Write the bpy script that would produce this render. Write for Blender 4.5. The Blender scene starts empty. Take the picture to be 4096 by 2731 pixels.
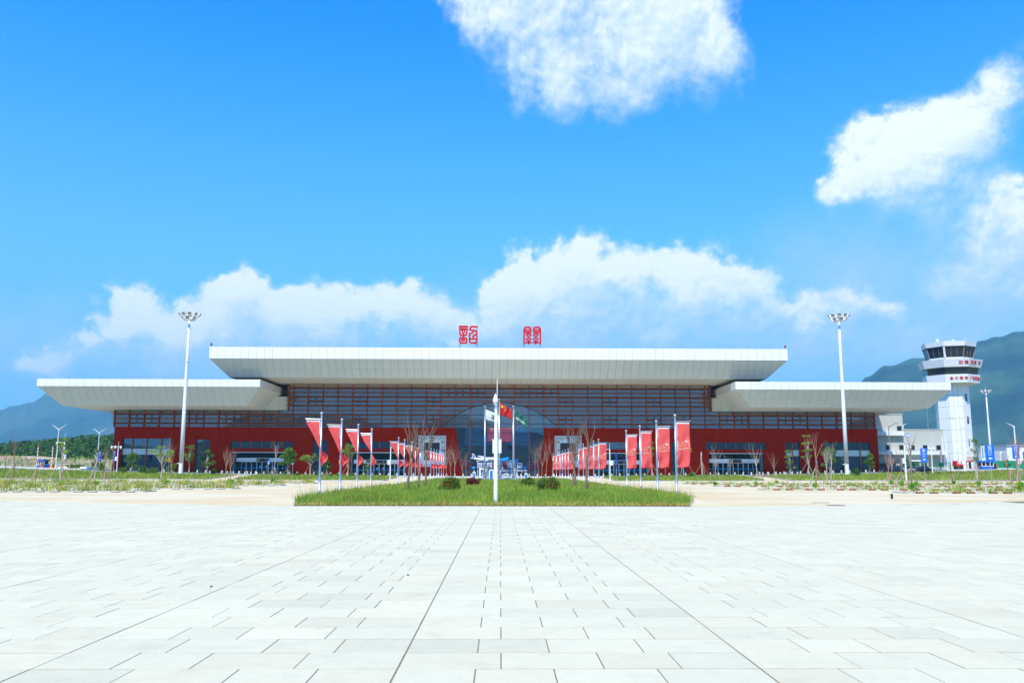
import bpy, math, random
import numpy as np
from mathutils import Vector, Matrix
R = math.radians
PI = math.pi
scene = bpy.context.scene
COL = scene.collection

# ---------------------------------------------------------------- camera
CAM_H, F_PX, CX, CY = 1.62, 3440.0, 2048.0, 1365.5      # focal length and centre in pixels of the 4096 x 2731 photograph
PITCH, YAW, ROLL = math.atan(515.5 / 3440.0), R(0.75), R(0.12)
cam_data = bpy.data.cameras.new('camera')
cam_data.sensor_width = 36.0
cam_data.lens = F_PX / 4096.0 * 36.0
cam_data.clip_start = 0.1
cam_data.clip_end = 40000.0
cam = bpy.data.objects.new('camera', cam_data)
COL.objects.link(cam)
fwd = Vector((math.sin(YAW) * math.cos(PITCH), math.cos(YAW) * math.cos(PITCH), math.sin(PITCH)))
right0 = Vector((math.cos(YAW), -math.sin(YAW), 0))
up0 = right0.cross(fwd)
rt = right0 * math.cos(ROLL) + up0 * math.sin(ROLL)
up = -right0 * math.sin(ROLL) + up0 * math.cos(ROLL)
cam.matrix_world = Matrix(((rt.x, up.x, -fwd.x, 0), (rt.y, up.y, -fwd.y, 0), (rt.z, up.z, -fwd.z, CAM_H), (0, 0, 0, 1)))
scene.camera = cam

def ray(px, py):
    return (fwd + rt * ((px - CX) / F_PX) + up * (-(py - CY) / F_PX)).normalized()

def at(px, py, Y):
    """point of the plane y = Y seen at a photograph pixel"""
    d = ray(px, py)
    t = Y / d.y
    return Vector((d.x * t, Y, CAM_H + d.z * t))

def ax(px, Y, py=1880):
    return at(px, py, Y).x

def az(px, py, Y):
    return at(px, py, Y).z

def smooth(a, b, t):
    t = min(1.0, max(0.0, (t - a) / (b - a)))
    return t * t * (3 - 2 * t)

def gh(x, y):
    """height of the terrain: the site rises gently towards both far sides"""
    return 1.35 * min(1.6, (x / 93.0) ** 2) * smooth(85, 205, y)

# ---------------------------------------------------------------- light
SUN_EL, SUN_AZ = R(55), R(-20)          # the sun stands behind the camera, 20 degrees to its left
sun_dir = Vector((math.sin(SUN_AZ) * math.cos(SUN_EL), -math.cos(SUN_AZ) * math.cos(SUN_EL), math.sin(SUN_EL)))
sl = bpy.data.lights.new('sun', 'SUN')
sl.energy = 4.9
sl.angle = R(0.5)
sl.color = (1.0, 0.93, 0.81)
so = bpy.data.objects.new('sun', sl)
so.rotation_euler = sun_dir.to_track_quat('Z', 'Y').to_euler()
so.location = (0, 0, 60)
COL.objects.link(so)

scene.view_settings.view_transform = 'Standard'
scene.view_settings.look = 'None'
scene.view_settings.gamma = 1.0
scene.view_settings.use_curve_mapping = False
scene.view_settings.exposure = 0.27
scene.cycles.max_bounces = 8
scene.cycles.transparent_max_bounces = 12
scene.cycles.volume_bounces = 0
scene.cycles.volume_step_rate = 4.0

world = bpy.data.worlds.new('World')
scene.world = world
world.use_nodes = True
wt = world.node_tree
wn, wl = wt.nodes, wt.links
wn.clear()

def N(nodes, typ, **kw):
    n = nodes.new(typ)
    for k, v in kw.items():
        setattr(n, k, v)
    return n

def math_node(t, op, a, b=None, c=None, clamp=False):
    n = t.nodes.new('ShaderNodeMath')
    n.operation = op
    n.use_clamp = clamp
    for i, v in enumerate((a, b, c)):
        if v is None:
            continue
        if isinstance(v, (int, float)):
            n.inputs[i].default_value = v
        else:
            t.links.new(v, n.inputs[i])
    return n.outputs[0]

def vmath(t, op, a, b=None, out=0):
    n = t.nodes.new('ShaderNodeVectorMath')
    n.operation = op
    for i, v in enumerate((a, b)):
        if v is None:
            continue
        if isinstance(v, (tuple, list, Vector)):
            n.inputs[i].default_value = tuple(v)
        else:
            t.links.new(v, n.inputs[i])
    return n.outputs[out]

def maprange(t, v, a, b, c=0.0, d=1.0, typ='SMOOTHSTEP'):
    n = t.nodes.new('ShaderNodeMapRange')
    n.interpolation_type = typ
    t.links.new(v, n.inputs[0])
    for i, x in enumerate((a, b, c, d)):
        if isinstance(x, (int, float)):
            n.inputs[1 + i].default_value = x
        else:
            t.links.new(x, n.inputs[1 + i])
    return n.outputs[0]

def mixcol(t, f, a, b, mode='MIX'):
    n = t.nodes.new('ShaderNodeMix')
    n.data_type = 'RGBA'
    n.blend_type = mode
    if isinstance(f, (int, float)):
        n.inputs[0].default_value = f
    else:
        t.links.new(f, n.inputs[0])
    for i, v in ((6, a), (7, b)):
        if isinstance(v, (tuple, list)):
            n.inputs[i].default_value = (*v[:3], 1)
        else:
            t.links.new(v, n.inputs[i])
    return n.outputs[2]

def noise(t, vec, scale, detail=4.0, rough=0.55, out=0, w=None, dist=0.0):
    n = t.nodes.new('ShaderNodeTexNoise')
    n.inputs['Scale'].default_value = scale
    n.inputs['Detail'].default_value = detail
    n.inputs['Roughness'].default_value = rough
    n.inputs['Distortion'].default_value = dist
    t.links.new(vec, n.inputs['Vector'])
    return n.outputs[out]

# clouds: soft bodies given by the direction of their middle and their angular radii (read as photograph pixels), broken up by noise
CLOUDS = [
    # px, py, rx, ry, strength
    (2000, 20, 290, 230, 1.0), (2230, 230, 330, 260, 1.0), (2520, 150, 380, 300, 1.05), (2790, 110, 210, 220, .6), (2500, 330, 230, 120, .7),
    (2200, 400, 130, 110, .55), (2420, -140, 640, 280, .9), (2890, 150, 110, 170, .55), (2080, -60, 330, 200, 1.0),
    (3590, 670, 280, 210, .9), (3780, 560, 230, 190, .68), (3420, 750, 170, 120, .75), (3650, 820, 300, 160, .38), (3900, 620, 190, 260, .35),
    (4110, 340, 230, 140, .45), (4090, 830, 220, 110, 1.0), (4000, 960, 260, 130, .5), (3800, 1080, 420, 170, .42), (4150, 1060, 260, 220, .5),
    (2420, 1060, 330, 170, 1.05), (2180, 1140, 240, 190, 1.0), (2060, 1240, 190, 150, .85), (2700, 1090, 250, 170, .8), (2880, 1180, 200, 130, .8),
    (2560, 1210, 560, 180, .85), (2500, 1330, 800, 150, .5),
    (510, 1240, 150, 150, 1.0), (640, 1290, 200, 150, .85), (430, 1300, 130, 100, .8), (985, 1180, 160, 150, 1.0), (880, 1290, 190, 150, .9),
    (1150, 1270, 290, 150, .95), (1380, 1230, 190, 150, .9), (1580, 1180, 110, 120, .75), (1640, 1270, 230, 160, .85), (1200, 1370, 640, 150, .6),
    (540, 1400, 300, 120, .45), (180, 1440, 200, 75, .55), (1820, 1350, 240, 120, .6),
    (3050, 1300, 380, 110, .25), (3560, 1225, 140, 60, .6), (3300, 1230, 260, 80, .4), (3560, 1340, 600, 150, .36), (3300, 1430, 900, 120, .3),
    (1200, 1530, 1500, 120, .22),
]
def cloud_field_group():
    g = bpy.data.node_groups.new('cloud_field', 'ShaderNodeTree')
    g.interface.new_socket('P', in_out='INPUT', socket_type='NodeSocketVector')
    g.interface.new_socket('Field', in_out='OUTPUT', socket_type='NodeSocketFloat')
    gi = g.nodes.new('NodeGroupInput')
    go = g.nodes.new('NodeGroupOutput')
    total = None
    for (px, py, rx, ry, s) in CLOUDS:
        d = ray(px, py)
        a, e = math.atan2(d.x, d.y), math.asin(d.z)
        k = 1.0 / F_PX
        m = vmath(g, 'MULTIPLY', vmath(g, 'SUBTRACT', gi.outputs[0], (a, e, 0)), (1 / (rx * k), 1 / (ry * k), 0))
        l = vmath(g, 'LENGTH', m, out=1)
        v = maprange(g, l, 1.40, 0.0, 0.0, s, 'SMOOTHSTEP')
        if total is None:
            total = v
        else:
            total = math_node(g, 'SUBTRACT', math_node(g, 'ADD', total, v), math_node(g, 'MULTIPLY', total, v))
    g.links.new(total, go.inputs[0])
    return g

def build_world():
    t = wt
    tc = N(wn, 'ShaderNodeTexCoord')
    nrm = vmath(t, 'NORMALIZE', tc.outputs['Generated'])
    sep = N(wn, 'ShaderNodeSeparateXYZ')
    wl.new(nrm, sep.inputs[0])
    x, y, z = sep.outputs
    azi = math_node(t, 'ARCTAN2', x, y)
    ele = math_node(t, 'ARCSINE', z)
    comb = N(wn, 'ShaderNodeCombineXYZ')
    wl.new(azi, comb.inputs[0]); wl.new(ele, comb.inputs[1])
    P = comb.outputs[0]
    # warp: billows
    n1 = vmath(t, 'SUBTRACT', noise(t, P, 9.0, 5.0, 0.6, out=1), (.5, .5, .5))
    n2 = vmath(t, 'SUBTRACT', noise(t, P, 34.0, 5.0, 0.62, out=1), (.5, .5, .5))
    warp = vmath(t, 'ADD', vmath(t, 'MULTIPLY', n1, (.13, .09, 0)), vmath(t, 'MULTIPLY', n2, (.05, .04, 0)))
    Pw = vmath(t, 'ADD', P, warp)
    grp = cloud_field_group()
    def field(vec):
        n = N(wn, 'ShaderNodeGroup'); n.node_tree = grp
        wl.new(vec, n.inputs[0])
        return n.outputs[0]
    f0 = field(Pw)
    f1 = field(vmath(t, 'ADD', Pw, (-0.012, 0.042, 0)))
    # outside the picture the sky goes on with scattered clouds of the same kind
    fbm = noise(t, nrm, 3.2, 6.0, 0.58)
    away = maprange(t, y, 0.70, 0.40)
    band = maprange(t, z, -0.02, 0.06)
    fgen = math_node(t, 'MULTIPLY', maprange(t, fbm, 0.52, 0.68), math_node(t, 'MULTIPLY', away, band))
    fa = noise(t, P, 6.5, 6.0, 0.62, dist=0.4)
    fb = noise(t, P, 34.0, 8.0, 0.66, dist=0.2)
    fa2 = noise(t, vmath(t, 'ADD', P, (-0.012, 0.022, 0)), 6.5, 6.0, 0.62, dist=0.4)
    fb2 = noise(t, vmath(t, 'ADD', P, (-0.003, 0.007, 0)), 34.0, 8.0, 0.66, dist=0.2)
    fall = math_node(t, 'MAXIMUM', f0, fgen)
    br = math_node(t, 'ADD', math_node(t, 'MULTIPLY', math_node(t, 'SUBTRACT', fa, 0.5), 1.7), math_node(t, 'MULTIPLY', math_node(t, 'SUBTRACT', fb, 0.5), 0.95))
    a0 = math_node(t, 'ADD', fall, math_node(t, 'MULTIPLY', br, maprange(t, fall, 0.05, 0.6)))
    crown = math_node(t, 'SUBTRACT', f0, f1)
    hi = math_node(t, 'SUBTRACT', 1.22, math_node(t, 'MULTIPLY', math_node(t, 'MAXIMUM', crown, 0.0), 1.05))
    hi = math_node(t, 'MAXIMUM', hi, 0.66)
    alpha = maprange(t, a0, 0.16, hi, 0.0, 0.96)
    relief = math_node(t, 'ADD', math_node(t, 'MULTIPLY', math_node(t, 'SUBTRACT', fa, fa2), 2.0), math_node(t, 'MULTIPLY', math_node(t, 'SUBTRACT', fb, fb2), 1.6))
    edge = math_node(t, 'MULTIPLY', math_node(t, 'SUBTRACT', f0, f1), 1.0)
    body = math_node(t, 'SUBTRACT', 0.54, math_node(t, 'ADD', relief, edge), clamp=True)
    # sky
    sky = N(wn, 'ShaderNodeTexSky')
    sky.sky_type = 'NISHITA'
    sky.sun_disc = False
    sky.sun_elevation = SUN_EL
    sky.sun_rotation = PI + SUN_AZ * -1
    sky.altitude = 100
    sky.air_density = 1.0
    sky.dust_density = 0.4
    sky.ozone_density = 2.0
    gam = N(wn, 'ShaderNodeGamma')
    gam.inputs[1].default_value = SKY_GAMMA
    wl.new(sky.outputs[0], gam.inputs[0])
    tint = mixcol(t, 1.0, gam.outputs[0], SKY_TINT, 'MULTIPLY')
    # pale humid air low over the horizon
    low = maprange(t, z, 0.52, 0.0, 0.0, 0.9)
    base = mixcol(t, low, tint, tuple(c / SKY_STR for c in (0.25, 0.51, 0.97)))
    lit = tuple(c / SKY_STR for c in (0.98, 1.02, 1.02))
    shade = tuple(c / SKY_STR for c in (0.52, 0.71, 1.0))
    ccol = mixcol(t, body, lit, shade)
    hz = maprange(t, z, 0.24, 0.03, 0.0, 0.45)
    # a thin veil of vapour low on both sides
    veil = None
    for (px, py, rx, ry, s_) in [(3750, 1150, 950, 430, .85), (3250, 1400, 1400, 300, .95), (700, 1440, 1300, 260, .85), (2350, 1360, 1300, 300, .95)]:
        d = ray(px, py)
        m = vmath(t, 'MULTIPLY', vmath(t, 'SUBTRACT', Pw, (math.atan2(d.x, d.y), math.asin(d.z), 0)), (F_PX / rx, F_PX / ry, 0))
        v = maprange(t, vmath(t, 'LENGTH', m, out=1), 1.1, 0.0, 0.0, s_)
        veil = v if veil is None else math_node(t, 'MAXIMUM', veil, v)
    veil = math_node(t, 'MULTIPLY', veil, maprange(t, math_node(t, 'ADD', fa, math_node(t, 'MULTIPLY', fb, 0.4)), 0.45, 0.95, 0.45, 1.0))
    base = mixcol(t, veil, base, tuple(c / SKY_STR for c in (0.50, 0.67, 1.0)))
    ccol = mixcol(t, hz, ccol, tuple(c / SKY_STR for c in (0.42, 0.62, 0.96)))
    full = mixcol(t, alpha, base, ccol)
    bg = N(wn, 'ShaderNodeBackground')
    bg.inputs[1].default_value = SKY_STR
    wl.new(full, bg.inputs[0])
    out = N(wn, 'ShaderNodeOutputWorld')
    wl.new(bg.outputs[0], out.inputs[0])

SKY_STR = 0.1
SKY_GAMMA = 1.15
SKY_TINT = (0.04, 1.30, 2.3)
build_world()

# ---------------------------------------------------------------- helpers
MATS = {}
def mat(name, col, rough=0.7, var=0.12, scale=3.0, bump=0.0, metal=0.0, spec=0.5, tint=False, trans=0.0, second=None, dirt=0.0, coat=0.0, alpha=None, rnd=0.0):
    """procedural material: base colour broken by two noises, optional bump, per-face tint attribute, translucency, streaks of dirt"""
    if name in MATS:
        return MATS[name]
    m = bpy.data.materials.new(name)
    m.use_nodes = True
    t = m.node_tree
    p = t.nodes['Principled BSDF']
    tc = t.nodes.new('ShaderNodeTexCoord')
    geo = t.nodes.new('ShaderNodeNewGeometry')
    vec = geo.outputs['Position']
    n = noise(t, vec, scale, 5.0, 0.6)
    nb = noise(t, vec, scale * 0.13, 3.0, 0.5)
    k = math_node(t, 'ADD', math_node(t, 'MULTIPLY', n, var * 2), math_node(t, 'MULTIPLY', nb, var * 1.4))
    k = math_node(t, 'ADD', k, 1 - var * 1.7)
    c = col if second is None else mixcol(t, maprange(t, nb, 0.4, 0.6), col, second)
    if tint:
        at_ = t.nodes.new('ShaderNodeAttribute')
        at_.attribute_name = 'tint'
        c = mixcol(t, 1.0, c, at_.outputs['Color'], 'MULTIPLY')
    if rnd:
        oi = t.nodes.new('ShaderNodeObjectInfo')
        k = math_node(t, 'MULTIPLY', k, math_node(t, 'ADD', math_node(t, 'MULTIPLY', oi.outputs['Random'], rnd * 2), 1 - rnd))
    comb = t.nodes.new('ShaderNodeCombineXYZ')
    for i in range(3):
        t.links.new(k, comb.inputs[i])
    c = mixcol(t, 1.0, c, comb.outputs[0], 'MULTIPLY')
    if dirt:
        nd = noise(t, vmath(t, 'MULTIPLY', vec, (1.3, 1.3, 0.16)), 1.6, 5.0, 0.65)
        c = mixcol(t, math_node(t, 'MULTIPLY', maprange(t, nd, 0.5, 0.75), dirt), c, (0.16, 0.14, 0.11))
    if isinstance(c, tuple):
        p.inputs['Base Color'].default_value = (*c, 1)
    else:
        t.links.new(c, p.inputs['Base Color'])
    t.links.new(math_node(t, 'ADD', math_node(t, 'MULTIPLY', n, 0.16), rough - 0.08, clamp=True), p.inputs['Roughness'])
    p.inputs['Metallic'].default_value = metal
    p.inputs['Specular IOR Level'].default_value = spec
    p.inputs['Coat Weight'].default_value = coat
    if bump:
        b = t.nodes.new('ShaderNodeBump')
        b.inputs['Strength'].default_value = bump
        b.inputs['Distance'].default_value = 0.02
        t.links.new(noise(t, vec, scale * 6, 4.0, 0.6), b.inputs['Height'])
        t.links.new(b.outputs[0], p.inputs['Normal'])
    if trans:
        tr = t.nodes.new('ShaderNodeBsdfTranslucent')
        t.links.new(c, tr.inputs[0])
        mx = t.nodes.new('ShaderNodeMixShader')
        mx.inputs[0].default_value = trans
        t.links.new(p.outputs[0], mx.inputs[1])
        t.links.new(tr.outputs[0], mx.inputs[2])
        t.links.new(mx.outputs[0], t.nodes['Material Output'].inputs[0])
    MATS[name] = m
    return m

def glass_mat(name, clear=(0.32, 0.38, 0.44), refl=0.2, haze_col=(0.02, 0.035, 0.055), body=0.35):
    m = bpy.data.materials.new(name)
    m.use_nodes = True
    t = m.node_tree
    t.nodes.remove(t.nodes['Principled BSDF'])
    tr = t.nodes.new('ShaderNodeBsdfTransparent'); tr.inputs[0].default_value = (*clear, 1)
    df = t.nodes.new('ShaderNodeBsdfDiffuse'); df.inputs[0].default_value = (*haze_col, 1)
    gl = t.nodes.new('ShaderNodeBsdfGlossy'); gl.inputs[0].default_value = (0.9, 0.95, 1.0, 1); gl.inputs[1].default_value = 0.02
    geo = t.nodes.new('ShaderNodeNewGeometry')
    b = t.nodes.new('ShaderNodeBump'); b.inputs['Strength'].default_value = 0.25; b.inputs['Distance'].default_value = 0.02
    t.links.new(noise(t, geo.outputs['Position'], 0.35, 2.0, 0.5), b.inputs['Height'])
    t.links.new(b.outputs[0], gl.inputs['Normal'])
    m1 = t.nodes.new('ShaderNodeMixShader'); m1.inputs[0].default_value = body
    t.links.new(tr.outputs[0], m1.inputs[1]); t.links.new(df.outputs[0], m1.inputs[2])
    lw = t.nodes.new('ShaderNodeLayerWeight'); lw.inputs[0].default_value = 0.35
    f = math_node(t, 'ADD', math_node(t, 'MULTIPLY', lw.outputs['Fresnel'], 0.9), refl, clamp=True)
    oi = t.nodes.new('ShaderNodeObjectInfo')
    f = math_node(t, 'MULTIPLY', f, math_node(t, 'ADD', math_node(t, 'MULTIPLY', oi.outputs['Random'], 0.16), 0.92))
    m2 = t.nodes.new('ShaderNodeMixShader')
    t.links.new(f, m2.inputs[0])
    t.links.new(m1.outputs[0], m2.inputs[1]); t.links.new(gl.outputs[0], m2.inputs[2])
    t.links.new(m2.outputs[0], t.nodes['Material Output'].inputs[0])
    MATS[name] = m
    return m

def new_obj(name, data, parent=None, loc=None, rotz=0.0):
    o = bpy.data.objects.new(name, data)
    COL.objects.link(o)
    if parent is not None:
        o.parent = parent
    if loc is not None:
        o.location = loc
    if rotz:
        o.rotation_euler = (0, 0, rotz)
    return o

def tag(o, label=None, cat=None, group=None, kind=None):
    if label: o['label'] = label
    if cat: o['category'] = cat
    if group: o['group'] = group
    if kind: o['kind'] = kind
    return o

def thing(name, label, cat, loc=(0, 0, 0), rotz=0.0, group=None):
    o = new_obj(name, None, None, loc, rotz)
    o.empty_display_size = 0.2
    return tag(o, label, cat, group)

class MB:
    """collects shapes and links them as one mesh object"""
    def __init__(s):
        s.v, s.f = [], []
    def add(s, vs, fs):
        o = len(s.v)
        s.v += [tuple(v) for v in vs]
        s.f += [tuple(i + o for i in f) for f in fs]
        return s
    def box(s, x0, x1, y0, y1, z0, z1):
        return s.add([(x0, y0, z0), (x1, y0, z0), (x1, y1, z0), (x0, y1, z0), (x0, y0, z1), (x1, y0, z1), (x1, y1, z1), (x0, y1, z1)],
                     [(0, 3, 2, 1), (4, 5, 6, 7), (0, 1, 5, 4), (1, 2, 6, 5), (2, 3, 7, 6), (3, 0, 4, 7)])
    def hexa(s, pts):
        return s.add(pts, [(0, 3, 2, 1), (4, 5, 6, 7), (0, 1, 5, 4), (1, 2, 6, 5), (2, 3, 7, 6), (3, 0, 4, 7)])
    def cbox(s, x0, x1, y0, y1, z0, z1, b):
        """box with a chamfered top rim"""
        return s.add([(x0, y0, z0), (x1, y0, z0), (x1, y1, z0), (x0, y1, z0), (x0, y0, z1 - b), (x1, y0, z1 - b), (x1, y1, z1 - b), (x0, y1, z1 - b),
                      (x0 + b, y0 + b, z1), (x1 - b, y0 + b, z1), (x1 - b, y1 - b, z1), (x0 + b, y1 - b, z1)],
                     [(0, 1, 5, 4), (1, 2, 6, 5), (2, 3, 7, 6), (3, 0, 4, 7), (4, 5, 9, 8), (5, 6, 10, 9), (6, 7, 11, 10), (7, 4, 8, 11), (8, 9, 10, 11)])
    def fbox(s, x0, x1, z0, z1, y0, y1, b):
        """panel with a chamfered front rim (front at y0)"""
        return s.add([(x0, y1, z0), (x1, y1, z0), (x1, y1, z1), (x0, y1, z1), (x0, y0 + b, z0), (x1, y0 + b, z0), (x1, y0 + b, z1), (x0, y0 + b, z1),
                      (x0 + b, y0, z0 + b), (x1 - b, y0, z0 + b), (x1 - b, y0, z1 - b), (x0 + b, y0, z1 - b)],
                     [(0, 4, 5, 1), (1, 5, 6, 2), (2, 6, 7, 3), (3, 7, 4, 0), (4, 8, 9, 5), (5, 9, 10, 6), (6, 10, 11, 7), (7, 11, 8, 4), (8, 11, 10, 9)])
    def prism(s, poly, y0, y1):
        """polygon in x, z pushed from y0 to y1"""
        n = len(poly)
        vs = [(x, y0, z) for x, z in poly] + [(x, y1, z) for x, z in poly]
        fs = [tuple(range(n)), tuple(range(2 * n - 1, n - 1, -1))] + [(i, i + n, (i + 1) % n + n, (i + 1) % n) for i in range(n)]
        return s.add(vs, fs)
    def vprism(s, poly, z0, z1):
        n = len(poly)
        vs = [(x, y, z0) for x, y in poly] + [(x, y, z1) for x, y in poly]
        fs = [tuple(range(n - 1, -1, -1)), tuple(range(n, 2 * n))] + [(i, (i + 1) % n, (i + 1) % n + n, i + n) for i in range(n)]
        return s.add(vs, fs)
    def tube(s, pts, rad, n=8, cap=True):
        pts = [Vector(p) for p in pts]
        rad = [rad] * len(pts) if isinstance(rad, (int, float)) else list(rad)
        o = len(s.v)
        prev = None
        for i, p in enumerate(pts):
            d = (pts[min(i + 1, len(pts) - 1)] - pts[max(i - 1, 0)]).normalized()
            a = Vector((1, 0, 0)) if abs(d.x) < 0.9 else Vector((0, 1, 0))
            if prev is not None and abs(prev.dot(d)) < 0.99:
                a = prev
            u = (a - d * a.dot(d)).normalized()
            w = d.cross(u)
            prev = u
            for k in range(n):
                an = 2 * PI * k / n
                s.v.append(tuple(p + (u * math.cos(an) + w * math.sin(an)) * rad[i]))
        for i in range(len(pts) - 1):
            for k in range(n):
                a0, a1 = o + i * n + k, o + i * n + (k + 1) % n
                s.f.append((a0, a1, a1 + n, a0 + n))
        if cap:
            s.f.append(tuple(o + k for k in range(n - 1, -1, -1)))
            s.f.append(tuple(o + (len(pts) - 1) * n + k for k in range(n)))
        return s
    def lathe(s, prof, n=12, c=(0, 0, 0), rot=0.0):
        """profile of (radius, z) turned about the z axis"""
        o = len(s.v)
        for r, z in prof:
            for k in range(n):
                an = 2 * PI * k / n + rot
                s.v.append((c[0] + r * math.cos(an), c[1] + r * math.sin(an), c[2] + z))
        for i in range(len(prof) - 1):
            for k in range(n):
                a0, a1 = o + i * n + k, o + i * n + (k + 1) % n
                s.f.append((a0, a1, a1 + n, a0 + n))
        s.f.append(tuple(o + k for k in range(n - 1, -1, -1)))
        s.f.append(tuple(o + (len(prof) - 1) * n + k for k in range(n)))
        return s
    def ball(s, c, r, n=10, m=6, sq=(1, 1, 1)):
        prof = [(max(1e-4, math.sin(PI * i / m)), -math.cos(PI * i / m)) for i in range(m + 1)]
        o = len(s.v)
        s.lathe(prof, n)
        for i in range(o, len(s.v)):
            v = s.v[i]
            s.v[i] = (c[0] + v[0] * r * sq[0], c[1] + v[1] * r * sq[1], c[2] + v[2] * r * sq[2])
        return s
    def mesh(s, name, m, shade=False):
        me = bpy.data.meshes.new(name)
        me.from_pydata(s.v, [], s.f)
        if m is not None:
            me.materials.append(m)
        if shade:
            me.polygons.foreach_set('use_smooth', [True] * len(me.polygons))
        me.update()
        return me
    def build(s, name, m, parent=None, loc=None, shade=False, rotz=0.0):
        return new_obj(name, s.mesh(name, m, shade), parent, loc, rotz)

def np_mesh(name, V, F, m, tint=None):
    """large mesh from numpy arrays; F is (n, 3) or (n, 4); tint is one colour per face"""
    me = bpy.data.meshes.new(name)
    k = F.shape[1]
    me.vertices.add(len(V)); me.vertices.foreach_set('co', V.astype(np.float32).ravel())
    me.loops.add(F.size); me.loops.foreach_set('vertex_index', F.astype(np.int32).ravel())
    me.polygons.add(len(F)); me.polygons.foreach_set('loop_start', np.arange(0, F.size, k, dtype=np.int32))
    me.polygons.foreach_set('loop_total', np.full(len(F), k, dtype=np.int32))
    me.update(calc_edges=True)
    if tint is not None:
        a = me.color_attributes.new('tint', 'FLOAT_COLOR', 'CORNER')
        c = np.ones((len(F), k, 4), dtype=np.float32)
        c[:, :, :3] = tint[:, None, :]
        a.data.foreach_set('color', c.ravel())
    me.materials.append(m)
    return me

def copy_thing(root, loc, rotz=None, label=None, scale=None):
    c = root.copy(); COL.objects.link(c)
    c.location = loc
    if rotz is not None: c.rotation_euler = (0, 0, rotz)
    if scale is not None: c.scale = scale if isinstance(scale, tuple) else (scale,) * 3
    if label: c['label'] = label
    for ch in list(root.children):
        d = ch.copy(); COL.objects.link(d); d.parent = c
        for g in list(ch.children):
            e = g.copy(); COL.objects.link(e); e.parent = d
    return c

def text_mesh(body, size, depth, m, name, parent=None, loc=(0, 0, 0), rot=(PI / 2, 0, 0), mirror=False, sx=1.0, offset=0.0):
    cu = bpy.data.curves.new(name, 'FONT')
    cu.body = body
    cu.size = size
    cu.extrude = depth
    cu.offset = offset
    cu.align_x = 'CENTER'
    cu.align_y = 'CENTER'
    cu.resolution_u = 2
    o = new_obj(name, cu, parent)
    o.location = loc
    o.rotation_euler = rot
    o.scale = (-sx if mirror else sx, 1, 1)
    cu.materials.append(m)
    return o

# ================================================================ small lettering helper that leaves plain meshes
def text(body, size, depth, m, name, parent=None, loc=(0, 0, 0), rot=(PI / 2, 0, 0), mirror=False, offset=0.0, sx=1.0):
    o = text_mesh(body, size, depth, m, name, None, (0, 0, 0), (0, 0, 0), False, 1.0, offset)
    me = bpy.data.meshes.new_from_object(o)
    bpy.data.objects.remove(o)
    me.name = name
    if mirror or sx != 1.0:
        me.transform(Matrix.Diagonal((-sx if mirror else sx, 1, 1, 1)))
    p = new_obj(name, me, parent, loc)
    p.rotation_euler = rot
    return p

# ---------------------------------------------------------------- materials
M_PAVE = mat("granite_paving", (0.625, 0.575, 0.41), 0.85, 0.08, 5.0, 0.3, tint=True, spec=0.2, dirt=0.13)
M_JOINT = mat('joint_sand', (0.21, 0.165, 0.10), 0.95, 0.25, 7.0)
M_CONC = mat("pale_concrete", (0.65, 0.495, 0.27), 0.85, 0.09, 0.9, 0.2, second=(0.68, 0.57, 0.37), dirt=0.12)
M_KERB = mat('kerb_granite', (0.47, 0.47, 0.42), 0.8, 0.12, 4.0)
M_SOIL = mat('soil', (0.33, 0.24, 0.13), 0.95, 0.22, 2.0, 0.4, second=(0.26, 0.25, 0.10))
M_EARTH = mat('far_ground', (0.16, 0.17, 0.07), 0.95, 0.2, 0.05, second=(0.26, 0.21, 0.12))
M_ASPH = mat('asphalt', (0.30, 0.29, 0.28), 0.9, 0.12, 3.0)
M_WALK = mat('pale_walk', (0.55, 0.55, 0.53), 0.8, 0.1, 3.0)
M_ALU = mat('white_aluminium_panel', (0.80, 0.80, 0.77), 0.42, 0.02, 0.8, spec=0.5, rnd=0.025, dirt=0.07)
M_SOFF = mat("soffit_panel", (0.72, 0.755, 0.69), 0.6, 0.02, 0.8, rnd=0.02, spec=0.2)
M_GAP = mat('dark_joint', (0.08, 0.08, 0.08), 0.9, 0.1)
M_STONE = mat("red_terracotta_cladding", (0.34, 0.013, 0.0), 0.9, 0.10, 1.2, 0.1, rnd=0.06, spec=0.0)
M_FIN = mat("red_brown_louver", (0.38, 0.115, 0.045), 0.6, 0.05, 2.0, spec=0.15)
M_TRANS = mat('dark_blue_transom', (0.02, 0.022, 0.06), 0.4, 0.05)
M_WHITE = mat('white_paint', (0.80, 0.80, 0.78), 0.45, 0.03, 1.5)
M_STEEL = mat('stainless_steel', (0.45, 0.46, 0.48), 0.32, 0.05, 3.0, metal=0.75)
M_GREY = mat('grey_metal', (0.35, 0.37, 0.39), 0.5, 0.06, 2.0, metal=0.2)
M_DARK = mat('dark_metal', (0.02, 0.02, 0.025), 0.45, 0.05)
M_RED = mat('bright_red_paint', (0.60, 0.002, 0.006), 0.45, 0.04, 1.0)
M_GLASS = glass_mat('facade_glass', (0.30, 0.36, 0.42), 0.12, (0.19, 0.205, 0.215), 0.7)
M_GLASS_D = glass_mat('door_glass', (0.10, 0.12, 0.14), 0.03, (0.01, 0.013, 0.02), 0.4)
M_GLASS_L = glass_mat('lower_glass', (0.15, 0.18, 0.22), 0.15, (0.035, 0.05, 0.075), 0.5)
M_GLASS_C = glass_mat('lobby_glass', (0.74, 0.78, 0.84), 0.11, (0.05, 0.07, 0.09), 0.14)
M_INT = mat('interior_wall', (0.45, 0.48, 0.52), 0.8, 0.06, 0.3)
M_INTD = mat('interior_column', (0.20, 0.25, 0.34), 0.8, 0.06, 0.3)
M_BLUE = mat('sign_blue', (0.0, 0.10, 0.62), 0.45, 0.03, 2.0)
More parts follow.
